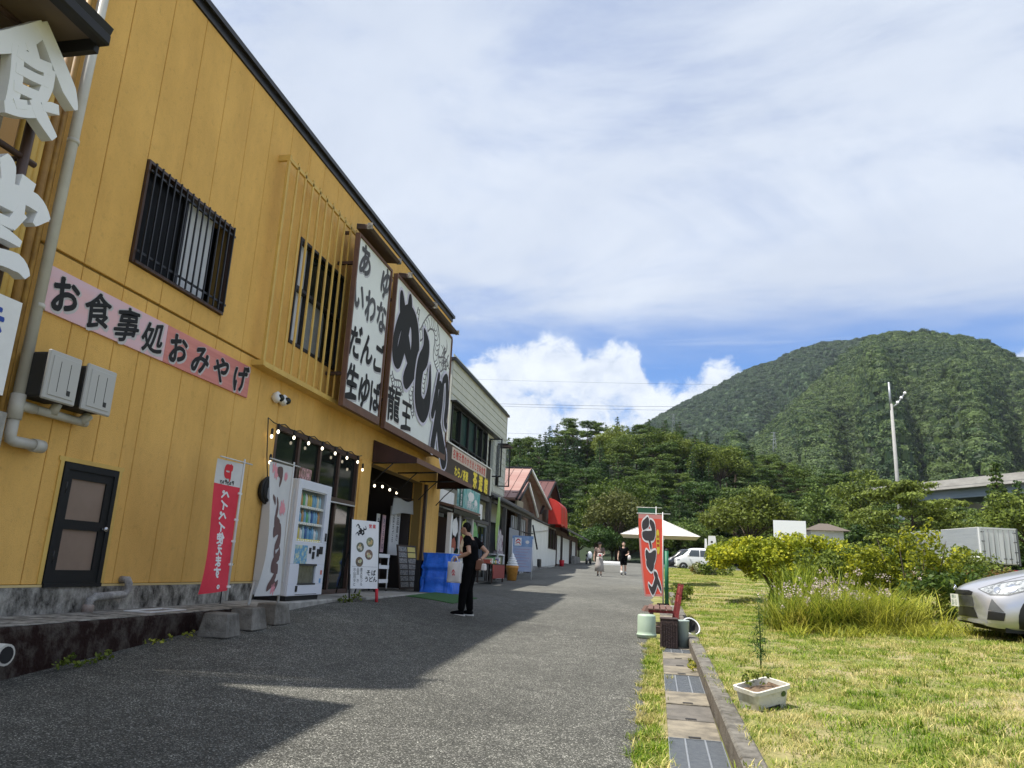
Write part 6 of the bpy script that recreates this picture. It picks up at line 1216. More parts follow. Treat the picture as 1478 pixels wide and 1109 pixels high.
def figure(label, loc, rz, J, top, bottom, shoe_m, skin, hair_fn, sleeve=.55, skirt=None, shorts=False, vox=.014, sock=None):
    """J: joints in body space - x forwards, y to the left, z up"""
    t = thing('person', label, 'person', loc, rz); V = {k: Vector(v) for k, v in J.items()}; hd = V['head']; b = MB()
    hf = Vector(J.get('face', (1, 0, 0))).normalized(); hs = Vector((-hf.y, hf.x, 0)).normalized()
    b.ell(hd, (.078, .074, .108), 14, 10); b.ell(hd+hf*.028-Vector((0, 0, .045)), (.062, .056, .062), 12, 8); b.tube([V['neck'], hd-Vector((0, 0, .06))], [.058, .052], 10)
    b.tube([hd+hf*.080+Vector((0, 0, .012)), hd+hf*.100-Vector((0, 0, .022)), hd+hf*.080-Vector((0, 0, .032))], [.010, .014, .010], 6)
    for s in (-1, 1): b.ell(hd+hs*s*.076-Vector((0, 0, .008)), (.016, .012, .030), 8, 6)
    b.tube([hd+hf*.082-hs*.018-Vector((0, 0, .058)), hd+hf*.088-Vector((0, 0, .057)), hd+hf*.082+hs*.018-Vector((0, 0, .058))], .007, 6)
    ch, pv = V['chest'], V['pelvis']; b.tube([pv-Vector((0, 0, .06)), pv+Vector((0, 0, .05)), pv.lerp(ch, .5), ch, V['neck']], [.10, .125, .115, .125, .06], 12)
    for s in 'lr':
        sh, el, wr = V['sh'+s], V['el'+s], V['wr'+s]; b.tube([ch.lerp(sh, .6), sh, sh.lerp(el, .5), el, el.lerp(wr, .35), wr], [.06, .055, .047, .038, .040, .026], 10); hand(b, wr, V['hd'+s], V['pn'+s])
        hp, kn, an, to = V['hp'+s], V['kn'+s], V['an'+s], V['to'+s]; b.tube([hp+Vector((0, 0, .05)), hp, hp.lerp(kn, .5), kn, kn.lerp(an, .35), an], [.085, .088, .072, .052, .054, .034], 10); b.tube([an-Vector((0, 0, .02)), an.lerp(to, .5)-Vector((0, 0, .015)), to], [.036, .036, .026], 8)
    body = link('body', remesh('body', b, skin, vox*.75, 2), t, True)
    eye = MB()
    for s in (-1, 1): eye.ell(hd+hf*.074+hs*s*.030+Vector((0, 0, .008)), (.008, .011, .006), 8, 6)
    link('eyes', eye.mesh('eyes', M_ink), t, True)
    b = MB(); b.tube([pv+Vector((0, 0, .00)), pv+Vector((0, 0, .08)), pv.lerp(ch, .55), ch, ch.lerp(V['neck'], .7)], [.150, .150, .145, .150, .085], 14)
    for s in 'lr': sh, el = V['sh'+s], V['el'+s]; b.tube([ch.lerp(sh, .4), sh, sh.lerp(el, sleeve)], [.09, .080, .068], 10); b.ell(ch.lerp(sh, .55)-Vector((0, 0, .04)), (.10, .10, .12), 10, 8)
    link('shirt', remesh('shirt', b, top, vox, 5), t, True)
    b = MB()
    if skirt: b.lathe([(.15, 0), (.17, -.12), (.20, -.35), (.235, skirt), (.22, skirt), (.1, -.1)], pv+Vector((0, 0, .03)), 22); me = b.mesh('skirt', bottom); 
    else:
        for s in 'lr':
            hp, kn, an = V['hp'+s], V['kn'+s], V['an'+s]; end = hp.lerp(kn, .92) if shorts else an+Vector((0, 0, .02)); b.tube([pv.lerp(hp, .6)+Vector((0, 0, .08)), hp, hp.lerp(kn, .5), kn if not shorts else end]+([] if shorts else [kn.lerp(an, .5), end]), [.11, .108, .092, .082]+([] if shorts else [.074, .062]), 12)
        b.ell(pv+Vector((0, 0, .02)), (.14, .165, .12), 12, 8); me = remesh('trousers', b, bottom, vox, 4)
    link('skirt' if skirt else 'trousers', me, t, True)
    for s in 'lr':
        an, to = V['an'+s], V['to'+s]; f = (to-an); f.z = 0; f.normalize(); g0 = Vector((an.x, an.y, 0)); b = MB(); b.tube([g0-f*.055+Vector((0, 0, .055)), g0+Vector((0, 0, .062)), g0+f*.09+Vector((0, 0, .048)), g0+f*.165+Vector((0, 0, .038)), g0+f*.20+Vector((0, 0, .032))], [.035, .046, .042, .038, .020], 10); b.tube([g0+Vector((0, 0, .06)), g0+Vector((0, 0, .10))], [.045, .045], 10)
        sh_ = link('shoe', remesh('shoe', b, shoe_m, .009, 2), t, True); so = MB(); side = Vector((-f.y, f.x, 0)); q = [g0-f*.085, g0-f*.07+side*.035, g0+f*.08+side*.044, g0+f*.17+side*.035, g0+f*.215, g0+f*.17-side*.035, g0+f*.08-side*.044, g0-f*.07-side*.035]
        so.add([p+Vector((0, 0, .0)) for p in q]+[p+Vector((0, 0, .026)) for p in q], [tuple(range(7, -1, -1)), tuple(range(8, 16))]+[(i, (i+1) % 8, (i+1) % 8+8, i+8) for i in range(8)]); link('sole', so.mesh('sole', M_sole), sh_, True)
        if sock: link('sock', MB().tube([an+Vector((0, 0, .0)), an.lerp(V['kn'+s], .32)], [.045, .052], 10).mesh('sock', sock), t, True)
    b = MB(); hair_fn(b, hd, hf, hs); link('hair', remesh('hair', b, M_hair, .010, 2), t, True); return t
def short_hair(b, hd, hf, hs): b.ell(hd+Vector((0, 0, .030))-hf*.016, (.084, .081, .092), 14, 10); b.ell(hd-hf*.045-Vector((0, 0, .01)), (.052, .070, .075), 12, 8)
gz = G(-3.37, 13.44)
J = dict(head=(.03, 0, 1.53), face=(1, .12, -.1), neck=(-.06, 0, 1.38), chest=(-.08, 0, 1.20), pelvis=(-.10, 0, .90), shl=(-.08, .185, 1.34), ell=(-.17, .27, 1.10), wrl=(.05, .245, 1.005), hdl=(.8, -.1, -.55), pnl=(-.3, -.6, -.6), shr=(-.08, -.185, 1.34), elr=(-.33, -.24, 1.12), wrr=(-.27, -.06, .985), hdr=(-.1, .8, -.35), pnr=(.5, .0, -.6),
         hpl=(-.10, .085, .86), knl=(-.03, .10, .47), anl=(-.005, .10, .075), tol=(.19, .11, .03), hpr=(-.10, -.085, .86), knr=(-.05, -.09, .47), anr=(-.10, -.09, .075), tor=(.10, -.09, .03))
P1 = figure('person in black t-shirt and trousers holding a white tote bag, looking at the shop window', (-3.40, 13.44, gz), R(172), J, M_blk, M_blk2, M_blk, M_skin, short_hair)
def world(t, p): return Matrix.Translation(t.location) @ Matrix.Rotation(t.rotation_euler.z, 4, 'Z') @ Vector(p)
t = thing('tote_bag', 'white cotton tote bag with a red print held by the person in black', 'bag', world(P1, (.08, .30, .57)), R(172)); M_tote = mat('tote_cotton', (.74, .70, .67), .9, (.68, .63, .60), 6)
b = MB(); b.grid(lambda a, c: (-.13+.26*a, .018+.03*math.sin(math.pi*a)*math.sin(math.pi*c)+.008*math.sin(9*a+4*c), .36*c), 10, 12); b.grid(lambda a, c: (.13-.26*a, -.018-.02*math.sin(math.pi*a)*math.sin(math.pi*c), .36*c), 10, 12); b.add([(-.13, .018, 0), (.13, .018, 0), (.13, -.018, 0), (-.13, -.018, 0)], [(0, 1, 2, 3)]); part('bag_body', b, M_tote, t, local=True, solid=.006)
for y_ in (.016, -.016): part('handle', MB().tube([(-.06, y_, .34), (-.045, y_*.6, .41), (-.02, y_*.2, .455), (.03, y_*.2, .455), (.055, y_*.6, .41), (.07, y_, .34)], .011, 6), M_tote, t, local=True)
b = MB(); 
for p in ([(-.03, .16), (0, .22), (.035, .17)], [(-.02, .13), (.02, .15), (.03, .12)], [(0, .22), (.0, .12)]): stroke(b, p, [.008, .014, .008], (0, .060, 0), (-1, 0, 0), (0, 0, 1))
part('print', b, M_red, t, local=True)
t = thing('hand_bag', 'small brown and white bag held behind the back of the person in black', 'bag', world(P1, (-.30, .05, .80)), R(172)); part('bag_body', MB().obox((0, 0, .09), (.16, .09, .18), None, 0, .85), mat('bag_brown', (.20, .085, .05), .7), t, local=True, bevel=.02); part('wrapper', MB().obox((-.08, .0, .06), (.09, .11, .12), None, 0, .8), M_tote, t, local=True, bevel=.015); part('strap', MB().tube([(.05, 0, .17), (.04, 0, .21), (-.02, 0, .21), (-.04, 0, .17)], .008, 6), M_woodd, t, local=True)
gz = G(-2.67, 37)
def walk(s): return dict(head=(.02, 0, 1.50), face=(1, .1, -.1), neck=(0, 0, 1.35), chest=(0, 0, 1.17), pelvis=(0, 0, .88), shl=(0, .175, 1.31), ell=(-.03, .24, 1.06), wrl=(.16, .14, .98), hdl=(.6, -.5, .0), pnl=(-.2, -.3, -.7), shr=(0, -.175, 1.31), elr=(-.06, -.25, 1.05), wrr=(-.02*s, -.27, .82), hdr=(.1, 0, -1), pnr=(.2, .8, 0),
    hpl=(0, .08, .84), knl=(.08*s, .085, .47), anl=(.16*s, .08, .08), tol=(.34*s if s > 0 else .02, .09, .04), hpr=(0, -.08, .84), knr=(.0, -.085, .46), anr=(-.16*s, -.08, .09), tor=(.03, -.09, .03))
M_floral = mat('floral_top', (.10, .06, .05), .85, (.22, .17, .15), 18); M_skt = mat('pale_skirt', (.42, .385, .36), .9, (.34, .31, .29), 5, stretch=(6, 6, 1))
def hat(b, hd, hf, hs): b.ell(hd+Vector((0, 0, .065)), (.098, .095, .075), 14, 8); b.lathe([(.02, .0), (.15, -.02), (.155, .0), (.1, .03)], hd+Vector((0, 0, .045)), 18); b.ell(hd-hf*.05-Vector((0, 0, .05)), (.055, .075, .09), 10, 8)
P2 = figure('person in a long pale skirt, dark patterned top and dark hat walking down the road', (-2.67, 37.0, gz), R(-88), walk(1), M_floral, M_skt, M_black, M_skin2, hat, skirt=-.68, vox=.018)
t = thing('shoulder_bag', 'white and red bag carried in front by the person in the long skirt', 'bag', world(P2, (.22, .03, .93)), R(-88)); part('bag_body', MB().obox((0, 0, .07), (.09, .24, .15), None, 0, .9), M_tote, t, local=True, bevel=.02); part('red_print', MB().obox((.047, .0, .06), (.004, .10, .07)), M_red, t, local=True); part('strap', MB().tube([(0, .1, .14), (-.12, .0, .36), (-.2, -.12, .42)], .01, 5), M_woodd, t, local=True)
J3 = walk(-.7); J3['wrl'] = (.14, .22, .98)
P3 = figure('person in black t-shirt and shorts with white socks walking beside the banner', (-1.62, 39.5, G(-1.62, 39.5)), R(-92), J3, M_blk, M_blk2, M_black, M_skin2, short_hair, shorts=True, vox=.018, sock=M_sole)
P3.scale = (1.06, 1.06, 1.06)
single('plastic_bag', MB().ell(world(P3, (.18, .30, .90)), (.09, .06, .13), 10, 8), M_tote, 'little white carrier bag in the hand of the person in shorts', 'bag')
# ------------------------------------------------------------------ beside the gutter: bin, box, bench, banners, umbrella
M_mint = mat('mint_plastic', (.42, .52, .40), .45, (.37, .47, .36), 5)
gz = G(-.14, 12.3); t = thing('mint_bin', 'pale mint green round bin standing upside down at the road edge', 'bin', (-.14, 12.3, gz)); part('drum', MB().lathe([(.150, 0), (.152, .05), (.146, .055), (.143, .10), (.140, .32), (.132, .342), (.10, .35), (.001, .35)], (-.14, 12.3, gz+.008), 28), M_mint, t); part('rim', MB().lathe([(.154, .03), (.157, .045), (.154, .06)], (-.14, 12.3, gz+.008), 28), M_mint, t)
gz = G(.18, 11.1)+.02; M_dkbox = mat('dark_box', (.028, .016, .013), .75, (.06, .035, .03), 10, .5, 40, stretch=(9, 9, 1))
t = thing('waste_box', 'dark brown ribbed box beside the gutter in front of the bench', 'box', (.18, 11.1, gz)); part('body', MB().box(.06, .30, 10.95, 11.25, gz, gz+.385), M_dkbox, t, bevel=.012)
for i in range(7): part('rib', MB().box(.075+i*.033, .088+i*.033, 10.94, 10.952, gz+.02, gz+.35), M_dkbox, t)
part('lid', MB().box(.055, .305, 10.945, 11.255, gz+.385, gz+.405), M_dkbox, t, bevel=.006)
t = thing('grey_bin', 'slim grey-green plastic bin right of the dark ribbed box', 'bin', (.37, 11.3, gz)); part('body', MB().lathe([(.07, 0), (.09, .36), (.095, .37), (.085, .38), (.08, .36), (.001, .02)], (.375, 11.2, gz), 18), mat('greygreen', (.30, .36, .33), .5), t)
t = thing('tilted_basin', 'white rimmed dark basin leaning against the kerb end behind the grey bin', 'basin', (.5, 11.9, gz)); T = Euler((R(35), R(48), R(-20))).to_matrix(); part('bowl', MB().lathe([(.001, -.11), (.10, -.10), (.13, 0), (.115, 0), (.09, -.085), (.001, -.09)], (.52, 11.85, gz+.26), 22, M=T), M_rub, t); part('rim', MB().tube([Vector((.52, 11.85, gz+.26))+T @ Vector((.133*math.cos(a), .133*math.sin(a), 0)) for a in np.linspace(0, 6.283, 25)], .011, 6), M_white2, t)
M_bench = mat('bench_wood', (.17, .095, .072), .7, (.11, .058, .045), 7, .3, 50, stretch=(9, 1, 9)); M_bred = mat('bench_red', (.30, .035, .032), .6, (.20, .03, .03), 8)
BN = thing('bench', 'weathered brown slatted bench with red back and ends beside the gutter', 'bench', (.15, 14.2, G(.15, 14)))
gb = G(.15, 14.0); sz = gb+.36
for i in range(4): part('seat_slat', MB().box(-.13+i*.105, -.04+i*.105, 13.25, 15.1, sz-.03, sz), M_bench, BN, bevel=.006)
part('seat_rail', MB().box(-.12, .30, 13.32, 13.37, sz-.075, sz-.03).box(-.12, .30, 14.9, 14.95, sz-.075, sz-.03), M_bred, BN)
for y_ in (13.3, 14.95):
    part('leg', MB().box(-.10, -.04, y_-.04, y_+.04, G(0, y_), sz-.075), M_woodd, BN); part('back_post', MB().slab([(.27, 0), (.33, 0), (.47, .82), (.42, .82)], (0, y_+.03, gb-.05), (1, 0, 0), UZ, .06), M_bred, BN)
for zc in (.50, .66): part('back_slat', MB().slab([(.36+zc*.10, zc-.06), (.385+zc*.10, zc-.06), (.405+zc*.10, zc+.06), (.38+zc*.10, zc+.06)], (-.02, 15.0, gb), (1, 0, 0), UZ, 1.75), M_bred, BN, bevel=.005)
t = single('paving_slab', MB().obox((-.02, 13.2, G(0, 13.2)+.06), (.3, .4, .09), Matrix.Rotation(.1, 3, 'Z')), M_woodd, 'dark timber block under the near end of the bench', 'block')
M_org = mat('orange_red_cloth', (.80, .105, .06), .8, (.74, .08, .05), 2); M_pinkb = mat('pink_band', (.62, .26, .24), .8); M_dkg = mat('dark_grey_print', (.05, .045, .05), .8)
def simple_banner(name, lab, x_, y_, zt, zf, wid, hgt, m, **k):
    t = banner(name, lab, x_, y_, zt, zf, wid, (-1, 0, 0)); return t, cloth(None, (x_-.01, y_, zt), (-1, -.05, 0), wid, hgt, .04, .9, -.10)
gz = G(.17, 18.2); t, P = simple_banner('noodle_banner', 'orange-red noodle banner with big dark characters at the edge of the lawn', .17, 18.2, 2.76, gz+.1, .56, 1.88, M_org)
mb, ms = flag_sheet(P, lambda a, b: 1 if (b < .045 or b > .965) else (2 if a > .93 and b > .3 else 0), [M_org, M_pinkb, M_pinkb]); part('cloth', mb, ms, t)
Q = lambda a, b, l: P(1-a, b, l); ol, dk, ye, yt = MB(), MB(), MB(), MB()
STK = [([(.20, .145), (.38, .10)], [.20, .24]), ([(.50, .10), (.62, .17), (.60, .26), (.30, .27), (.18, .26)], [.10, .26, .22, .2, .12]), ([(.44, .31), (.50, .40)], [.10, .12]), ([(.30, .50), (.44, .57), (.62, .52), (.70, .47)], [.2, .34, .26, .06]), ([(.40, .55), (.55, .60), (.46, .64), (.30, .60)], [.2, .24, .2, .14]), ([(.62, .72), (.72, .78), (.60, .88), (.46, .93), (.30, .86)], [.06, .22, .2, .16, .04]), ([(.72, .78), (.84, .86), (.92, .92)], [.14, .12, .05])]
for s_, q in ((.004, 1), (-.004, 1)):
    for p, w in STK: cloth_stroke(ol, p, [x*.5+.07 for x in w], Q, s_); cloth_stroke(dk, p, [x*.5+.02 for x in w], Q, s_*1.8)
    cloth_stroke(ye, [(.80, .25), (.82, .43)], [.13, .13], Q, s_*1.2)
    for i, ch in enumerate('お食事'): cloth_glyph(yt, ch, Q, .81, .275+i*.055, .11, .04, s_*2)
part('outline', ol, M_letw, t); part('lettering', dk, M_dkg, t); part('label_patch', ye, mat('label_yellow', (.70, .55, .05), .7), t); part('small_lettering', yt, M_red, t)
single('weight_block', MB().obox((.17, 18.2, G(.17, 18.2)+.06), (.34, .34, .16), None, 0, .8), M_blk, 'dark weathered base of the noodle banner', 'banner base')
single('paint_tray', MB().obox((.27, 16.9, G(.27, 16.9)+.10), (.34, .36, .18), None, 0, .85), M_slab, 'pale block sitting at the far end of the bench', 'block')
single('wood_chock', MB().obox((-.05, 17.6, G(-.05, 17.6)+.06), (.5, .3, .12), Matrix.Rotation(.25, 3, 'Z'), 0, .7), M_bench, 'reddish brown block lying below the noodle banner', 'block')
gz = G(.2, 24); t, P = simple_banner('green_noodle_banner', 'dark green banner almost hidden behind the noodle banner', .02, 24, 3.40, gz, .56, 1.95, M_org); M_grnb = mat('green_band', (.015, .09, .045), .8)
mb, ms = flag_sheet(P, lambda a, b: 0, [M_grnb]); part('cloth', mb, ms, t)
t = thing('green_post', 'short dark green post right beside the noodle banner pole', 'post', (.27, 19.4, G(.27, 19.4))); part('post', MB().tube([(.27, 19.4, G(.27, 19.4)), (.27, 19.4, G(.27, 19.4)+1.35)], .05, 10), mat('post_green', (.01, .14, .07), .5), t); part('cap', MB().lathe([(.055, 0), (.04, .03), (.001, .04)], (.27, 19.4, G(.27, 19.4)+1.35), 10), M_dark, t)
gz = G(.1, 27.5); t = thing('parasol', 'white square garden parasol open behind the noodle banner', 'parasol', (.1, 27.5, gz)); M_par = mat('parasol_cloth', (.74, .68, .65), .8)
part('pole', MB().tube([(.15, 27.5, gz), (.15, 27.5, 3.30)], .03, 8), M_pole, t); b = MB(); c = (.15, 27.5, 3.33); cs = [(.15+1.34*sx, 27.5+1.34*sy, 2.68) for sx, sy in ((-1, -1), (1, -1), (1, 1), (-1, 1))]
for i in range(4): p0, p1 = Vector(cs[i]), Vector(cs[(i+1) % 4]); n_ = 8; b.add([Vector(c).lerp(p0.lerp(p1, q/n_), r_)-Vector((0, 0, .025*math.sin(math.pi*r_)*(1-.35*math.sin(math.pi*q/n_)) )) for r_ in (.001, .25, .5, .75, 1) for q in range(n_+1)], [(r_*9+q, r_*9+q+1, r_*9+q+10, r_*9+q+9) for r_ in range(4) for q in range(n_)], 0, False)
part('canopy', b, M_par, t, solid=.004); [part('rib', MB().tube([c, q], .012, 5), M_pole, t) for q in cs]; part('finial', MB().ell((.15, 27.5, 3.37), (.03, .03, .06), 8, 6), M_pole, t); part('base', MB().lathe([(.28, 0), (.28, .05), (.05, .09)], (.15, 27.5, gz), 16), M_conc, t)
t = thing('white_bench', 'low white bench far up the road between the two walkers', 'bench', (-2.6, 44, G(-2.6, 44))); gz = G(-2.6, 44); part('seat', MB().box(-3.3, -1.9, 43.8, 44.2, gz+.40, gz+.46), M_white, t); part('backrest', MB().box(-3.3, -1.9, 44.2, 44.24, gz+.5, gz+.62), M_white, t)
for x_ in (-3.25, -1.95): part('leg', MB().box(x_-.04, x_+.04, 43.85, 44.22, gz, gz+.40), M_white, t)
# ------------------------------------------------------------------ planter, monument, boards, shelter
PL = thing('planter', 'weathered white plastic planter tipped on the lawn beside the kerb', 'planter', (.84, 6.6, G(.84, 6.6)), R(33)); PL.rotation_euler = (R(5), R(-9), R(38)); M_plt = mat('planter_white', (.62, .60, .52), .6, (.40, .37, .26), 9, .2, 40, lo=.48, hi=.72)
def rr(hx, hy, r, n=5):
    return [(sx*(hx-r)+r*math.cos(a), sy*(hy-r)+r*math.sin(a)) for sx, sy, a0 in ((1, 1, 0), (-1, 1, 90), (-1, -1, 180), (1, -1, 270)) for a in [R(a0+90*k/n) for k in range(n+1)]]
b = MB(); rings = [(.160, .10, .0), (.178, .118, .135), (.19, .134, .14), (.192, .136, .172), (.174, .116, .172), (.166, .106, .10)]
for hx, hy, z_ in rings: b.v += [(x_, y_, z_) for x_, y_ in rr(hx, hy, .035)]
k = 24
for i in range(len(rings)-1):
    for j in range(k): b.f.append((i*k+j, i*k+(j+1) % k, (i+1)*k+(j+1) % k, (i+1)*k+j)); b.mi.append(0); b.sm.append(False)
part('trough', b, M_plt, PL, local=True); part('soil', MB().add([(x_, y_, .128+rnd.uniform(-.012, .018)) for x_, y_ in rr(.168, .108, .03)], [tuple(range(k))]), mat('soil', (.12, .075, .045), .95, (.2, .14, .09), 40, .6, 80), PL, local=True); part('foot_gap', MB().box(-.07, .07, -.112, -.098, -.005, .035), M_black, PL, local=True); part('moss_spot', MB().add([(.11+.028*math.cos(a), -.119, .11+.022*math.sin(a)) for a in np.linspace(0, 6.28, 10)[:-1]], [tuple(range(9))]), mat('moss', (.07, .11, .02), .9), PL, local=True)
t = thing('stone_monument', 'dark stone post with a white sign on top beside the white van', 'monument', (3.2, 45, G(3.2, 45))); gz = G(3.2, 45); part('pillar', MB().box(3.0, 3.42, 44.8, 45.2, gz-.1, 3.05), mat('monument_stone', (.15, .135, .115), .9, (.08, .072, .062), 12, .4, 20), t, bevel=.02); part('plaque', MB().box(3.1, 3.32, 44.78, 44.8, gz+.25, gz+.75), M_white, t); part('sign_panel', MB().slab([(0, 0), (.5, 0), (.42, .66), (.04, .66)], (2.98, 44.95, 3.05), (1, 0, 0), UZ, -.2), M_white, t); part('side_panel', MB().slab([(0, 0), (.16, .0), (.12, .55), (.02, .55)], (2.80, 45.2, 3.0), (1, 0, 0), UZ, -.1), M_white, t); b = MB(); glyph(b, '・', (3.18, 44.74, 3.35), (1, 0, 0), UZ, .5, .028); part('mark', b, M_ink, t)
t = thing('notice_board', 'blank white notice board on posts behind the round yellow-green bush', 'notice board', (9.9, 60, 2)); part('panel', MB().box(8.85, 11.2, 60, 60.1, 4.2, 5.85), M_white2, t); [part('post', MB().box(x_-.08, x_+.08, 60.1, 60.25, 1.8, 5.8), M_galv, t) for x_ in (9.2, 10.9)]
t = thing('shelter', 'small white-walled shelter with a low brown hipped roof behind the bushes', 'shelter', (13.7, 66, 2.2)); part('wall', MB().box(12.5, 15.0, 65, 67.4, 4.35, 5.5), M_white, t); b = MB(); b.add([(12.0, 64.5, 5.5), (15.5, 64.5, 5.5), (15.5, 67.9, 5.5), (12.0, 67.9, 5.5), (13.4, 66.2, 6.15), (14.1, 66.2, 6.15)], [(0, 1, 5, 4), (1, 2, 5), (2, 3, 4, 5), (3, 0, 4), (3, 2, 1, 0)]); part('roof', b, mat('shelter_roof', (.12, .095, .075), .7), t); [part('post', MB().box(x_-.1, x_+.1, y_-.1, y_+.1, 2.0, 4.35), M_white, t) for x_ in (12.6, 14.9) for y_ in (65.1, 67.3)]; part('dark_band', MB().box(12.45, 15.05, 64.95, 67.45, 4.2, 4.36), M_dark, t)
t = thing('lamp_stake', 'thin white garden stake between the white van and the yellow-green bush', 'stake', (3.75, 40, G(3.75, 40))); part('stake', MB().tube([(3.95, 44, 1.4), (3.95, 44, 2.9)], .03, 6), M_white, t); part('cap', MB().lathe([(.09, 0), (.07, .3), (.001, .42)], (3.95, 44, 2.85), 8), M_white, t)
# ------------------------------------------------------------------ vehicles
from mathutils.bvhtree import BVHTree
def loft(stations, n_half, name, mats, sub=2):
    """car body from cross-sections: (x, [(y, z) from the sill over the roof to the centre line])"""
    mb = MB(); k = 2*n_half-1
    for x_, prof in stations:
        mb.v += [(x_+p[2] if len(p) > 2 else x_, -p[0], p[1]) for p in prof]+[(x_+p[2] if len(p) > 2 else x_, p[0], p[1]) for p in reversed(prof[:-1])]
    for i in range(len(stations)-1):
        for j in range(k-1): mb.f.append((i*k+j, i*k+j+1, (i+1)*k+j+1, (i+1)*k+j)); mb.mi.append(0); mb.sm.append(True)
    for i, rev in ((0, True), (len(stations)-1, False)): f = tuple(i*k+j for j in range(k)); mb.f.append(f[::-1] if not rev else f); mb.mi.append(0); mb.sm.append(True)
    me = mb.mesh(name, mats); bm = bmesh.new(); bm.from_mesh(me); bmesh.ops.recalc_face_normals(bm, faces=bm.faces); bm.to_mesh(me); bm.free()
    o = bpy.data.objects.new('tmp', me); COL.objects.link(o); s = o.modifiers.new('s', 'SUBSURF'); s.levels = sub; s.render_levels = sub
    dg = bpy.context.evaluated_depsgraph_get(); out = bpy.data.meshes.new_from_object(o.evaluated_get(dg)); bpy.data.objects.remove(o)
    for p in out.polygons: p.use_smooth = True
    out.name = name; return out
class Skin:
    def __init__(s, me): bm = bmesh.new(); bm.from_mesh(me); s.t = BVHTree.FromBMesh(bm); bm.free()
    def patch(s, poly, fr, mb, lift=.004, mi=0, dens=.06):
        """polygon given in a projection frame (origin, u, v, direction) laid on the body"""
        o, u, v, d = [Vector(q) for q in fr]; bm = bmesh.new(); vs = [bm.verts.new((a, c, 0)) for a, c in poly]; bm.faces.new(vs); bmesh.ops.triangulate(bm, faces=bm.faces[:])
        for _ in range(5):
            L_ = [e for e in bm.edges if e.calc_length() > dens]
            if not L_: break
            bmesh.ops.subdivide_edges(bm, edges=L_, cuts=1, use_grid_fill=False); bmesh.ops.triangulate(bm, faces=[f for f in bm.faces if len(f.verts) > 3])
        bm.verts.index_update(); out = []; bad = set()
        for q in bm.verts:
            p = o+u*q.co.x+v*q.co.y; h = s.t.ray_cast(p, d); out.append((h[0]-d.normalized()*lift) if h[0] else p); bad.update(() if h[0] else (q.index,))
        mb.add(out, [tuple(w.index for w in f.verts) for f in bm.faces if not any(w.index in bad for w in f.verts)], mi, True); bm.free(); return mb
def sec(hw, zs, zb, zr, rw, flat=.9):
    """half cross-section: sill, rocker, bulge, belt line, roof rail, roof"""
    return [(hw*.86, zs), (hw*.97, zs+.06), (hw, zs+(zb-zs)*.5), (hw*.965, zb), (rw, zr-(zr-zb)*.16), (rw*flat*.55, zr-.008), (0, zr)]
M_silver = mat('silver_paint', (.50, .50, .52), .28, metal=.55, coat=.6); M_vanw = mat('van_white', (.72, .73, .75), .3, coat=.5); M_dkcar = mat('dark_car_paint', (.022, .022, .026), .25, coat=.6); M_lens = mat('lens', (.40, .42, .43), .12, (.14, .15, .16), 22, spec=1, lo=.46, hi=.6); M_grille = mat('grille', (.012, .012, .013), .5); M_trim = mat('grey_trim', (.10, .105, .11), .45); M_glass = mat('car_glass', (.03, .04, .045), .03, spec=1.0, coat=.4); M_plate = mat('number_plate', (.74, .74, .68), .5); M_chrome = mat('chrome', (.7, .7, .72), .12, metal=1)
def wheel(t, x_, y_, r_, w_, parent):
    T = Matrix.Rotation(R(90), 3, 'X'); w = link('wheel', MB().lathe([(r_*.62, -w_/2), (r_*.93, -w_/2), (r_, -w_*.36), (r_, w_*.36), (r_*.93, w_/2), (r_*.62, w_/2)], (x_, y_, r_), 28, M=T).mesh('wheel', M_rub), parent, True); sgn = -1 if y_ < 0 else 1
    link('rim', MB().lathe([(.001, 0), (r_*.2, 0), (r_*.58, .02), (r_*.62, -.02), (r_*.62, -.06)], (x_, y_+sgn*w_*.42, r_), 24, M=Matrix.Rotation(R(-90*sgn), 3, 'X')).mesh('rim', M_galv), w, True)
# silver hatchback: nose at x = 0, tail at x = 4; its own left side is y > 0
def st(x_, hw, zs, zb, zr, rw, bow=0): return (x_, [(a, z_, bow*(a/hw)**2) for a, z_ in sec(hw, zs, zb, zr, rw)])
Hc = [st(.02, .60, .24, .46, .62, .42, .10), st(.05, .70, .20, .52, .70, .52, .17), st(.22, .80, .18, .60, .78, .60, .17), st(.55, .845, .18, .72, .88, .66, .10), st(.95, .85, .18, .82, .97, .70), st(1.18, .85, .18, .90, 1.03, .70), st(1.55, .85, .18, .93, 1.27, .60), st(1.95, .85, .18, .94, 1.43, .56), st(2.5, .85, .18, .95, 1.445, .56), st(3.1, .85, .20, .97, 1.38, .55), st(3.6, .82, .24, .99, 1.27, .54), st(3.92, .74, .30, .95, 1.05, .52), st(3.98, .66, .36, .80, .9, .45)]
CAR = thing('silver_car', 'silver hatchback parked on the grass at the right edge, nose towards the road', 'car', (4.15, 11.75, G(4.3, 11.6)-.03), R(-5))
CB = loft(Hc, 7, 'body', M_silver); link('body', CB, CAR, True); sk = Skin(CB)
FR = ((-1, 0, 0), (0, -1, 0), (0, 0, 1), (1, 0, 0))      # seen from the front: u to the car's right... v up
def front(name, poly, m, lift=.005, mirror=False, par=CAR):
    for s in ((1, -1) if mirror else (1,)): o = link(name, sk.patch([(a*s, c) for a, c in poly], FR, MB(), lift).mesh(name, m), par, True)
    return o
front('upper_grille', [(-.36, .585), (.36, .585), (.40, .635), (.30, .655), (-.30, .655), (-.40, .635)], M_grille)
front('grille_panel', [(-.33, .44), (.33, .44), (.375, .575), (-.375, .575)], M_trim, .004); front('lower_grille', [(-.44, .30), (.44, .30), (.335, .432), (-.335, .432)], M_grille, .006)
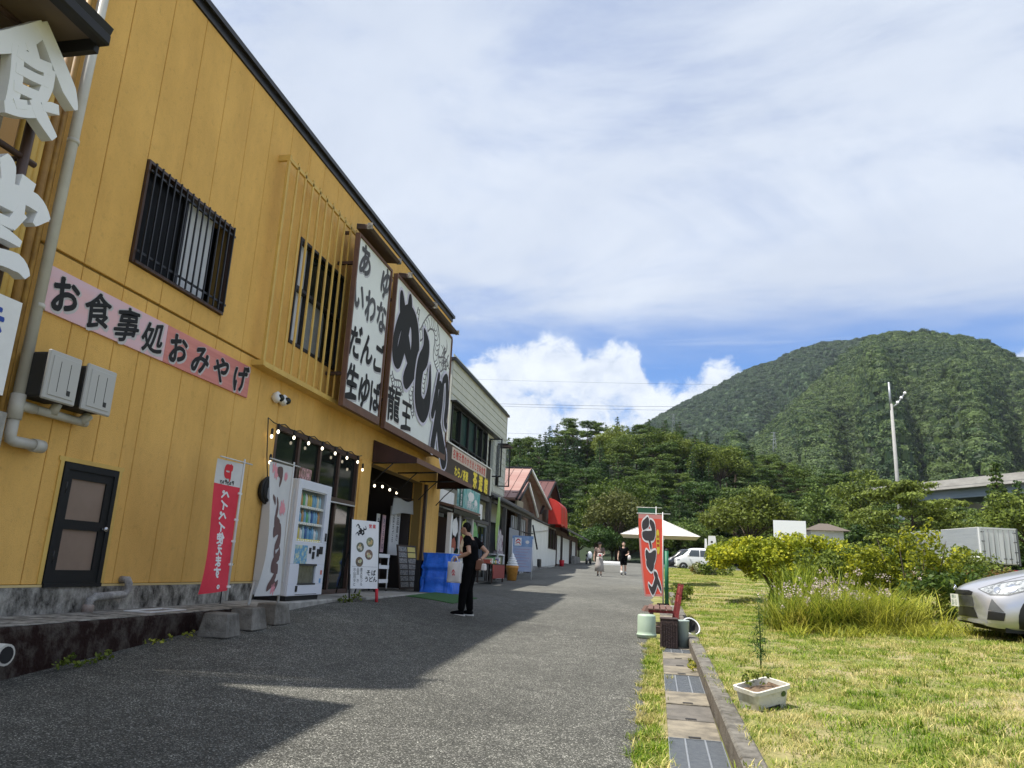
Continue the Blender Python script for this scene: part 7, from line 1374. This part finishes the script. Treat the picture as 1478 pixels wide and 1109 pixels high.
front('bumper_lip', [(-.62, .235), (.62, .235), (.60, .275), (-.60, .275)], M_silver, .02)
Sd = lambda s: ((2, 3*s, 0), (1, 0, 0), (0, 0, 1), (0, -s, 0))
DG = lambda s: ((-1.0, 1.4*s, 0), (.81, .58*s, 0), (0, 0, 1), (.58, -.81*s, 0))
for s in (1, -1):
    hl = link('headlight', sk.patch([(.40, .675), (.56, .615), (.76, .62), (.96, .69), (1.24, .835), (1.10, .85), (.86, .80), (.60, .745)], DG(s), MB(), .007, dens=.05).mesh('headlight', M_lens), CAR, True)
    for a, c, r_ in ((.80, .70, .055), (.63, .675, .04), (.97, .75, .04)): link('lamp_reflector', sk.patch([(a+r_*math.cos(q), c+r_*math.sin(q)) for q in np.linspace(0, 6.28, 11)[:-1]], DG(s), MB(), .012, dens=.03).mesh('lamp_reflector', M_chrome), hl, True)
    link('headlight_rim', sk.patch([(.375, .676), (.555, .60), (.77, .606), (.97, .68), (1.28, .842), (1.10, .864), (.85, .814), (.585, .758)], DG(s), MB(), .004, dens=.05).mesh('headlight_rim', M_trim), CAR, True)
    link('fog_recess', sk.patch([(.50, .29), (.70, .285), (.73, .385), (.53, .40)], DG(s), MB(), .005).mesh('fog_recess', M_grille), CAR, True); link('fog_trim', sk.patch([(.53, .41), (.72, .395), (.58, .56)], DG(s), MB(), .005).mesh('fog_trim', M_trim), CAR, True)
    link('side_window', sk.patch([(-.62, .97), (.85, .98), (1.2, 1.05), (.9, 1.30), (.2, 1.38), (-.15, 1.35)], Sd(s), MB(), .006).mesh('side_window', M_glass), CAR, True)
    link('wheel_arch', sk.patch([(-1.15+.375*math.cos(a), .30+.375*math.sin(a)) for a in np.linspace(-.5, 3.64, 20)], Sd(s), MB(), .004, dens=.05).mesh('wheel_arch', M_black), CAR, True); link('wheel_arch', sk.patch([(1.30+.37*math.cos(a), .30+.37*math.sin(a)) for a in np.linspace(-.4, 3.54, 20)], Sd(s), MB(), .004, dens=.05).mesh('wheel_arch', M_black), CAR, True)
    link('mirror', MB().ell((1.35, .95*s, 1.0), (.08, .11, .07), 10, 8).mesh('mirror', M_silver), CAR, True)
    link('door_line', sk.patch([(-.55, .25), (-.54, .25), (-.54, .95), (-.55, .95)], Sd(s), MB(), .003).mesh('door_line', M_black), CAR, True); link('door_line', sk.patch([(.42, .25), (.43, .25), (.43, .95), (.42, .95)], Sd(s), MB(), .003).mesh('door_line', M_black), CAR, True)
    wheel(CAR, .86, .755*s, .295, .18, CAR); wheel(CAR, 3.30, .755*s, .295, .18, CAR)
TP = ((0, 0, 3), (1, 0, 0), (0, 1, 0), (0, 0, -1)); link('windscreen', sk.patch([(1.25, -.60), (1.22, 0), (1.25, .60), (1.80, .50), (1.86, 0), (1.80, -.50)], TP, MB(), .006).mesh('windscreen', M_glass), CAR, True); link('cowl', sk.patch([(1.14, -.64), (1.10, 0), (1.14, .64), (1.24, .61), (1.21, 0), (1.24, -.61)], TP, MB(), .007).mesh('cowl', M_grille), CAR, True)
for s in (1, -1): link('hood_seam', sk.patch([(.30, .52*s), (.30, .535*s), (1.12, .655*s), (1.12, .64*s)], TP, MB(), .002).mesh('hood_seam', M_trim), CAR, True)
link('wiper', MB().tube([(1.16, -.3, 1.07), (1.20, .1, 1.10), (1.27, .45, 1.11)], .012, 5).mesh('wiper', M_black), CAR, True); bd = link('badge', MB().tube([(-.012+.0*a, .05*math.cos(a), .685+.034*math.sin(a)) for a in np.linspace(0, 6.28, 17)], .008, 5).tube([(-.012, .02*math.cos(a), .69+.03*math.sin(a)) for a in np.linspace(0, 6.28, 13)], .006, 5).mesh('badge', M_chrome), CAR, True)
pl_ = link('number_plate', MB().box(-.035, -.022, -.165, .165, .43, .595).mesh('number_plate', M_plate), CAR, True); b = MB()
for i, ch in enumerate('20-15'): glyph(b, ch, (-.0365, .105-i*.05, .485), (0, -1, 0), UZ, .10, 0)
for i, ch in enumerate('群馬50'): glyph(b, ch, (-.0365, .07-i*.05, .56), (0, -1, 0), UZ, .055, 0)
link('plate_characters', b.mesh('plate_characters', mat('plate_green', (.02, .12, .05), .6)), pl_, True); link('underbody', MB().box(.35, 3.7, -.7, .7, .14, .3).mesh('underbody', M_black), CAR, True)
# white kei van, dark car behind it
Hv = [st(.0, .62, .34, .66, .86, .52, .05), st(.06, .70, .26, .78, .95, .60, .05), st(.35, .735, .24, .92, 1.03, .64), st(.62, .738, .24, 1.0, 1.16, .63), st(1.05, .738, .24, 1.02, 1.66, .57), st(1.3, .738, .24, 1.03, 1.75, .58), st(2.3, .738, .24, 1.03, 1.78, .59), st(3.2, .738, .24, 1.03, 1.74, .59), st(3.38, .72, .28, 1.03, 1.55, .57), st(3.40, .66, .4, .95, 1.3, .5)]
def van(name, lab, loc, rz, paint, H, wx, dims):
    t = thing(name, lab, 'car', loc, rz); me = loft(H, 7, 'body', paint); link('body', me, t, True); s_ = Skin(me); L_ = H[-1][0]; x0, x1, zb, zt = dims
    for s in (1, -1):
        F_ = ((0, 3*s, 0), (1, 0, 0), (0, 0, 1), (0, -s, 0)); mid = x0+(x1-x0)*.45
        for a, c in ((x0, mid-.03), (mid+.03, x1)): link('side_window', s_.patch([(a+(.0 if a > x0 else 0), zb), (c, zb), (c-(.0 if c < x1 else .05), zt), (a+(.30 if a == x0 else 0), zt)], F_, MB(), .008).mesh('side_window', M_glass), t, True)
        for w_ in wx: link('wheel_arch', s_.patch([(w_+.34*math.cos(a), .27+.34*math.sin(a)) for a in np.linspace(-.3, 3.44, 16)], F_, MB(), .004).mesh('wheel_arch', M_black), t, True); wheel(t, w_, .66*s, .27, .15, t)
        link('mirror', MB().ell((x0+.05, .84*s, zb+.08), (.07, .09, .10), 8, 6).mesh('mirror', paint), t, True); link('headlight', s_.patch([(.10, .72), (.36, .76), (.34, .90), (.13, .86)], F_, MB(), .008).mesh('headlight', M_lens), t, True)
    link('windscreen', s_.patch([(-.52, zb+.06), (.52, zb+.06), (.47, zt+.02), (-.47, zt+.02)], ((-1, 0, 0), (0, -1, 0), (0, 0, 1), (1, 0, 0)), MB(), .008).mesh('windscreen', M_glass), t, True); link('front_grille', s_.patch([(-.4, .45), (.4, .45), (.4, .58), (-.4, .58)], ((-1, 0, 0), (0, -1, 0), (0, 0, 1), (1, 0, 0)), MB(), .008).mesh('front_grille', M_grille), t, True); return t
van('white_van', 'boxy white van parked beyond the lawn beside the stone monument', (1.45, 61.5, G(1.5, 61)-.12), R(6), M_vanw, Hv, (.62, 2.8), (.95, 3.05, 1.08, 1.58))
Hd = [(x_, [(a*1.1, z_*.98, q*1.1) for a, z_, q in p]) for x_, p in Hv]
van('dark_car', 'dark car half hidden behind the white van', (.9, 66.0, G(1, 66)-.2), R(4), M_dkcar, Hd, (.62, 2.8), (.95, 3.05, 1.05, 1.5))
# aluminium box truck seen from behind
TK = thing('box_truck', 'aluminium box truck with ribbed rear doors standing behind the hedge', 'truck', (20.3, 50, 1.9), R(14)); M_alu = mat('aluminium', (.52, .54, .56), .4, (.45, .47, .50), .8, metal=.25, stretch=(1, 1, 12)); M_alu2 = mat('door_panel', (.60, .61, .62), .45)
zb_, zt_, hw = 1.02, 3.12, 1.18; L_ = 8.6
part('cargo_box', MB().box(-hw, hw, .06, L_, zb_, zt_), M_alu, TK, local=True)
for i in range(34): part('side_rib', MB().box(-hw-.012, -hw, .2, L_-.1, zb_+.55+i*.045, zb_+.565+i*.045), M_alu, TK, local=True)
part('side_skirt', MB().box(-hw-.02, -hw, .1, L_, zb_-.05, zb_+.42), M_white, TK, local=True); part('corner_post', MB().box(-hw-.025, -hw+.07, -.02, .08, zb_-.06, zt_+.03), M_alu2, TK, local=True); part('corner_post', MB().box(hw-.07, hw+.025, -.02, .08, zb_-.06, zt_+.03), M_trim, TK, local=True); part('top_frame', MB().box(-hw+.07, hw-.07, -.02, .08, zt_-.06, zt_+.03), M_alu2, TK, local=True); part('roof_edge', MB().box(-hw-.02, hw+.02, .08, L_, zt_, zt_+.04), M_alu2, TK, local=True)
for s in (-1, 1):
    d = part('rear_door', MB().box(min(.015*s, (hw-.08)*s), max(.015*s, (hw-.08)*s), .0, .05, zb_+.05, zt_-.07), M_alu2, TK, local=True)
    for f in (.25, .55, .82): link('lock_rod', MB().tube([(s*f*hw, -.025, zb_+.02), (s*f*hw, -.025, zt_-.08)], .018, 6).mesh('lock_rod', M_trim), d, True)
    for z_ in (1.15, 1.7, 2.3, 2.85): link('hinge', MB().box(min(s*(hw-.28), s*(hw-.05)), max(s*(hw-.28), s*(hw-.05)), -.02, .0, z_, z_+.06).mesh('hinge', M_trim), d, True)
    for f in (.25, .55): link('lock_handle', MB().box(s*f*hw-.12, s*f*hw+.06, -.05, -.02, zb_+.28, zb_+.34).mesh('lock_handle', M_trim), d, True)
part('rear_bumper', MB().box(-hw, hw, -.05, .1, .55, .72), M_black, TK, local=True); part('chassis', MB().box(-.5, .5, .2, L_+1.5, .55, 1.0), M_black, TK, local=True); part('cab', MB().obox((0, L_+.95, 1.55), (2.1, 1.6, 2.0)), M_white, TK, local=True, bevel=.12, seg=3); part('side_guard', MB().box(-hw, -hw+.04, 2.6, 6.6, .6, .9), M_galv, TK, local=True)
for y_ in (1.6, L_+.8):
    for s in (-1, 1): wheel(TK, 0, 0, .42, .3, TK) if False else link('wheel', MB().lathe([(.25, -.14), (.40, -.14), (.43, -.1), (.43, .1), (.40, .14), (.25, .14)], (s*(hw-.17), y_, .43), 20, M=Matrix.Rotation(R(90), 3, 'Y')).mesh('wheel', M_rub), TK, True)
for s in (-1, 1): part('tail_lamp', MB().box(s*.8-.18, s*.8+.18, -.07, -.05, .58, .69), M_red, TK, local=True)
# ------------------------------------------------------------------ shrubs and tall grasses on the lawn
L_lime = leafmat('lime_leaves', (.24, .29, .022), (.58, .55, .04), 1.6, .35, .45); L_mid = leafmat('mid_leaves', (.055, .10, .016), (.16, .20, .028), 1.5, .4, .4)
L_blade = leafmat('grass_blades', (.09, .15, .014), (.24, .30, .028), 1.8, .45, .4, c3=(.36, .36, .05)); L_dry = leafmat('dry_blades', (.20, .22, .025), (.40, .38, .05), 2, .45, .4, c3=(.28, .19, .06)); L_gold = leafmat('golden_leaves', (.13, .17, .015), (.38, .38, .025), 2, .35, .45); L_flow = leafmat('flower_heads', (.52, .42, .38), (.66, .58, .52), 3, .25, .3)
def blades(g, base, n, h, w, spread, bend, segs=4, jit=.08):
    """n arching blades rising from base points"""
    V = []; F = []; o = 0
    for i in range(n):
        b = np.array(base[i % len(base)])+np.array([g.normal()*jit, g.normal()*jit, 0]); a = g.uniform(0, 6.28); hh = h*g.uniform(.55, 1.15); out = spread*g.uniform(.2, 1); bd = bend*g.uniform(.3, 1.3); ww = w*g.uniform(.6, 1.2); ca, sa = math.cos(a), math.sin(a)
        for k in range(segs+1):
            t = k/segs; r = out*t+bd*t**2.4*hh; z = hh*(t-.38*min(1, bd)*t**3); wd = ww*(1-t**1.6)*.5+.0006
            p = np.array([b[0]+ca*r, b[1]+sa*r, b[2]+z]); s = np.array([-sa, ca, 0])*wd; V += [p-s, p+s]
        F += [(o+2*k, o+2*k+1, o+2*k+3, o+2*k+2) for k in range(segs)]; o += 2*(segs+1)
    return np.array(V), np.array(F)
def bush(name, lab, cx, cy, clump, leaf, m, seed, stems, n=16., rough=.7, asp=2.2, cat='shrub'):
    g = nrng(seed); gz = G(cx, cy); t = thing(name, lab, cat, (cx, cy, gz)); V, F = clumps([(cx+a, cy+b, gz+c) for a, b, c, r in clump], [r for *_, r in clump], n/leaf**2, leaf, g, .3, .45, rough, .8)
    link('foliage', np_mesh('foliage', V, F, m), t).matrix_parent_inverse = base_of(t).inverted(); b = MB()
    for pts, r in stems: b.tube([(cx+a, cy+c, gz+d) for a, c, d in pts], r, 7)
    part('trunk', b, M_bark, t); return t
g = nrng(8); cl = []
for i in range(290):
    a = g.uniform(-1.35, 2.7); y_ = g.uniform(-.95, .95); top = 1.56-.10*(a-.5)**2-.22*y_*y_; cl.append((a, y_, top-g.uniform(.05, 1.3 if a > .1 else .8)*(1 if a > -.6 else .45), g.uniform(.15, .27)))
bush('round_bush', 'broad yellow-green bush on a thin crooked trunk in the middle of the lawn', 2.72, 19.0, cl, .085, L_lime, 8, [([(-.05, 0, 0), (.0, 0, .3), (-.15, 0, .55), (-.6, .1, .85)], [.075, .06, .05, .015]), ([(0, 0, .3), (.15, .05, .6), (.5, 0, 1.0), (1.1, .1, 1.2)], [.05, .045, .035, .012]), ([(0, 0, .3), (-.05, -.2, .8), (.1, -.3, 1.1)], [.04, .03, .01])], 22, .7)
cl = [(g.uniform(-.9, 1.0), g.uniform(-.5, .7), g.uniform(.15, 1.15), g.uniform(.16, .30)) for _ in range(50)]
bush('leafy_shrub', 'darker green leafy shrub filling the gap behind the flowering grasses', 3.75, 15.9, cl, .085, L_mid, 9, [([(0, 0, 0), (.1, 0, .5), (.2, 0, .9)], [.03, .025, .01])], 14)
cl = []
for i in range(100):
    a = g.uniform(-1.15, .85); z_ = g.uniform(.35, 1.5) if -.6 < a < .4 else g.uniform(.3, 1.15); cl.append((a, g.uniform(-.45, .45), z_, g.uniform(.09, .2)))
cl += [(.25+.05*k, 0, 1.45+.09*k, .11-.018*k) for k in range(4)]+[(-.35, 0, 1.3, .12), (.55, .1, 1.25, .11)]
bush('golden_shrub', 'tall loose golden-tipped shrub between the grasses and the silver car', 4.55, 14.9, cl, .07, L_gold, 10, [([(a, 0, 0), (a*1.2, 0, .6), (a*1.8, 0, 1.35)], [.014, .011, .004]) for a in (-.3, -.1, .15, .35)], 13)
cl = [(g.uniform(-.5, .8), g.uniform(-.4, .5), g.uniform(.08, .8), g.uniform(.14, .24)) for _ in range(40)]
bush('dark_shrub', 'dark broad-leaved plant just left of the silver car', 4.6, 14.3, cl, .09, L_mid, 12, [([(0, 0, 0), (0, 0, .5)], [.02, .01])], 12, asp=1.4)
gq = nrng(21)
def grass_clump(name, lab, pts, n, h, w, m, seed, spread=.12, bend=.5, stalks=0, group=None):
    g = nrng(seed); base = [(x_, y_, G(x_, y_)-.02) for x_, y_ in pts]; c = base[0]; t = thing(name, lab, 'grass clump', c, 0, group); V, F = blades(g, base, n, h, w, spread, bend); link('blades', np_mesh('blades', V, F, m), t).matrix_parent_inverse = base_of(t).inverted()
    if stalks:
        V, F = blades(g, base, stalks, h*1.12, w*.45, spread*1.2, bend*.25, 4); link('stalks', np_mesh('stalks', V, F, L_dry), t).matrix_parent_inverse = base_of(t).inverted()
        tips = V.reshape(-1, 10, 3)[:, 8:10].mean(1); Cc = np.repeat(tips, 12, 0)+g.normal(size=(len(tips)*12, 3))*.022; Vf, Ff = cards(Cc, g.normal(size=Cc.shape), .03*g.uniform(.6, 1.3, len(Cc)), g, 1.3); link('flower_heads', np_mesh('flower_heads', Vf, Ff, L_flow), t).matrix_parent_inverse = base_of(t).inverted()
    return t
P_ = lambda n, x0, x1, y0, y1: [(gq.uniform(x0, x1), gq.uniform(y0, y1)) for _ in range(n)]
grass_clump('flowering_grass', 'tall green grasses with whitish flower heads right of the bush trunk', P_(80, 1.85, 2.8, 12.3, 13.8), 1100, .62, .014, L_blade, 31, .3, .6, 50)
grass_clump('flowering_grass', 'tall clump of grasses with whitish flower heads before the golden shrub', P_(80, 2.6, 3.7, 12.3, 13.9), 1200, .72, .015, L_blade, 32, .3, .6, 50)
grass_clump('dry_grass', 'yellowing dry grasses in the thick of the flowering clump', P_(90, 1.8, 3.6, 11.9, 13.2), 1500, .58, .012, L_dry, 33, .34, .7)
grass_clump('long_grass', 'long green arching grass at the foot of the golden shrub', P_(40, 3.3, 4.3, 12.5, 13.8), 500, .7, .02, L_blade, 34, .4, 1.0)
grass_clump('reed_grass', 'dark long-leaved grass behind the flowering clump under the bush', P_(40, 2.2, 3.6, 14.2, 16.0), 800, 1.05, .024, L_blade, 35, .2, .45)
grass_clump('trailing_grass', 'low straggling weeds spilling forward from the foot of the flowering clump', P_(70, 1.9, 4.4, 11.4, 12.3), 900, .24, .012, L_blade, 36, .25, .8)
# tall weed beside the planter
t = thing('tall_weed', 'single tall feathery weed rising from the lawn above the planter', 'weed', (1.085, 8.6, G(1.085, 8.6))); g = nrng(40); gz = G(1.085, 8.6); part('stem', MB().tube([(1.085, 8.6, gz), (1.09, 8.6, gz+.35), (1.075, 8.6, gz+.72)], [.008, .006, .002], 6), L_mid, t)
k = 300; tz = g.random(k); Cc = np.stack([1.085+g.normal(size=k)*.05*(1-.7*tz), 8.6+g.normal(size=k)*.035*(1-.6*tz), gz+.08+.64*tz], 1); Nn = g.normal(size=(k, 3)); V, F = cards(Cc, Nn, .075*(1.1-.6*tz), g, 7); link('leaves', np_mesh('leaves', V, F, leafmat('weed_leaves', (.03, .085, .02), (.09, .15, .04), 2, .3, .35)), t).matrix_parent_inverse = base_of(t).inverted()
# low plants
def lowplant(name, lab, x_, y_, rx, ry, h, m, seed, leaf=.06, n=40, cat='plant', group=None):
    g = nrng(seed); gz = G(x_, y_); cl = [(x_+g.uniform(-rx, rx), y_+g.uniform(-ry, ry), gz+g.uniform(.1, 1)*h*.8) for _ in range(n)]; V, F = clumps(cl, g.uniform(.5, 1, n)*h*.4, 9/leaf**2, leaf, g, .4, .4, .8, .8); return single(name, np_mesh(name, V, F, m), None, lab, cat, group)
L_redh = leafmat('red_hedge_leaves', (.10, .075, .02), (.22, .11, .035), 2, .4, .35, c3=(.14, .15, .03))
lowplant('red_hedge', 'low reddish-brown hedge in front of the box truck', 10.4, 25.8, 2.6, .5, .62, L_redh, 51, .09, 90, 'hedge'); lowplant('green_hedge', 'mixed green undergrowth left of the reddish hedge', 7.6, 23.4, 1.5, .7, .85, L_mid, 52, .1, 60, 'hedge'); lowplant('tall_hedge', 'leafy bushes screening the left end of the box truck', 9.4, 28, 1.6, .7, 1.35, L_bro, 53, .12, 60, 'hedge')
lowplant('hydrangea', 'low leafy plants at the foot of the stone monument', 3.3, 43.2, .9, .4, .75, L_mid, 54, .14, 40); lowplant('pale_plant', 'pale striped low plants in front of the white van', 2.7, 44, .5, .3, .7, leafmat('pale_striped', (.20, .22, .10), (.42, .42, .25), 3, .4, .3), 55, .16, 30); lowplant('brown_plant', 'round reddish-brown little shrub left of the pale striped plants', 2.25, 44.6, .25, .2, .75, L_redh, 56, .1, 22); lowplant('kerbside_shrub', 'dark leafy tuft at the lawn edge beside the noodle banner', .66, 19.5, .22, .3, .42, L_mid, 57, .07, 24)
lowplant('kerb_weeds', 'small weeds sprouting at the foot of the plinth near the pipe end', -5.06, 6.25, .06, .35, .12, L_mid, 58, .045, 26, 'weeds'); lowplant('kerb_weeds', 'sparse weeds at the foot of the plinth midway to the blocks', -5.08, 7.5, .05, .4, .1, L_blade, 59, .04, 18, 'weeds'); lowplant('corner_weed', 'little weed at the corner of the pale slab by the menu board', -5.1, 12.3, .1, .2, .18, L_mid, 60, .05, 14, 'weeds'); lowplant('gutter_weeds', 'yellowish weeds growing along the inner foot of the kerb', .41, 9.3, .03, .35, .12, L_dry, 61, .04, 20, 'weeds'); lowplant('planter_sprouts', 'few green sprouts growing in the white planter', .80, 6.62, .12, .06, .12, L_mid, 62, .03, 14, 'weeds').location.z += .16
# ------------------------------------------------------------------ lawn grass
L_turf = leafmat('turf', (.11, .205, .010), (.235, .315, .016), 1.5, .5, .32, c3=(.50, .43, .17))
def turf_proto(seed, n, size, h, w):
    g = nrng(seed); base = np.stack([g.uniform(-size/2, size/2, n), g.uniform(-size/2, size/2, n), np.zeros(n)], 1); V, F = blades(g, base, n, h, w, .02, .8, 2, 0); return proto('turf_shape', np_mesh('turf_shape', V, F, L_turf))
TN = [turf_proto(s, 300, .5, .042, .0055) for s in (1, 2, 3)]; TF = [turf_proto(s, 430, 1.2, .06, .012) for s in (4, 5, 6)]
g = nrng(77); pts = []; sc = []
for y_ in np.arange(4.2, 17, .27):
    for x_ in np.arange(.82, min(11, 2.2+y_*.62), .27):
        p = (x_+g.uniform(-.1, .1), y_+g.uniform(-.1, .1)); pts.append((*p, G(*p)-.006)); sc.append(g.uniform(.55, 1.15))
for y_ in np.arange(4.2, 22, .16): p = (.70+g.uniform(-.03, .05)-.006*(y_-6), y_); pts.append((*p, G(.75, y_)-.01)); sc.append(g.uniform(.25, .4))
scatter('lawn_grass', pts, sc, TN, tilt=.05)
pts = []; sc = []
for y_ in np.arange(17, 62, .8):
    for x_ in np.arange(.95, min(16, 2.5+y_*.45), .8): p = (x_+g.uniform(-.3, .3), y_+g.uniform(-.3, .3)); pts.append((*p, G(*p)-.01)); sc.append(g.uniform(.7, 1.1))
scatter('far_lawn_grass', pts, sc, TF, tilt=.03)
SN = [turf_proto(s, 60, .16, .06, .006) for s in (7, 8)]; pts = []; sc = []
for y_ in np.arange(3.4, 12.2, .055):
    for _ in range(2):
        x_ = -.035+g.normal()*.04
        if g.random() < .8: pts.append((x_, y_, G(x_, y_)-.002)); sc.append(g.uniform(.5, 1.25))
scatter('verge_grass', pts, sc, SN, tilt=.2)

WN = [turf_proto(s, 26, .14, .11, .007) for s in (9, 10, 11)]; pts = []; sc = []
for _ in range(900):
    y_ = 4.6+15*g.random()**1.4; x_ = g.uniform(.85, 2.2+y_*.55); pts.append((x_, y_, G(x_, y_)-.004)); sc.append(g.uniform(.35, 1.1))
scatter('lawn_weeds', pts, sc, WN, tilt=.2)
# ------------------------------------------------------------------ thin summer haze over the valley
hz = bpy.data.materials.new('haze'); hz.use_nodes = True; nt = hz.node_tree; nt.nodes.clear()
o_ = nt.nodes.new('ShaderNodeOutputMaterial'); v_ = nt.nodes.new('ShaderNodeVolumePrincipled'); v_.inputs['Color'].default_value = (.80, .88, 1, 1); v_.inputs['Density'].default_value = .00007; v_.inputs['Anisotropy'].default_value = .2
nt.links.new(v_.outputs[0], o_.inputs['Volume'])
hb = MB().box(-3300, 3300, -200, 5200, -6, 470); struct('haze', hb, hz, 'stuff')
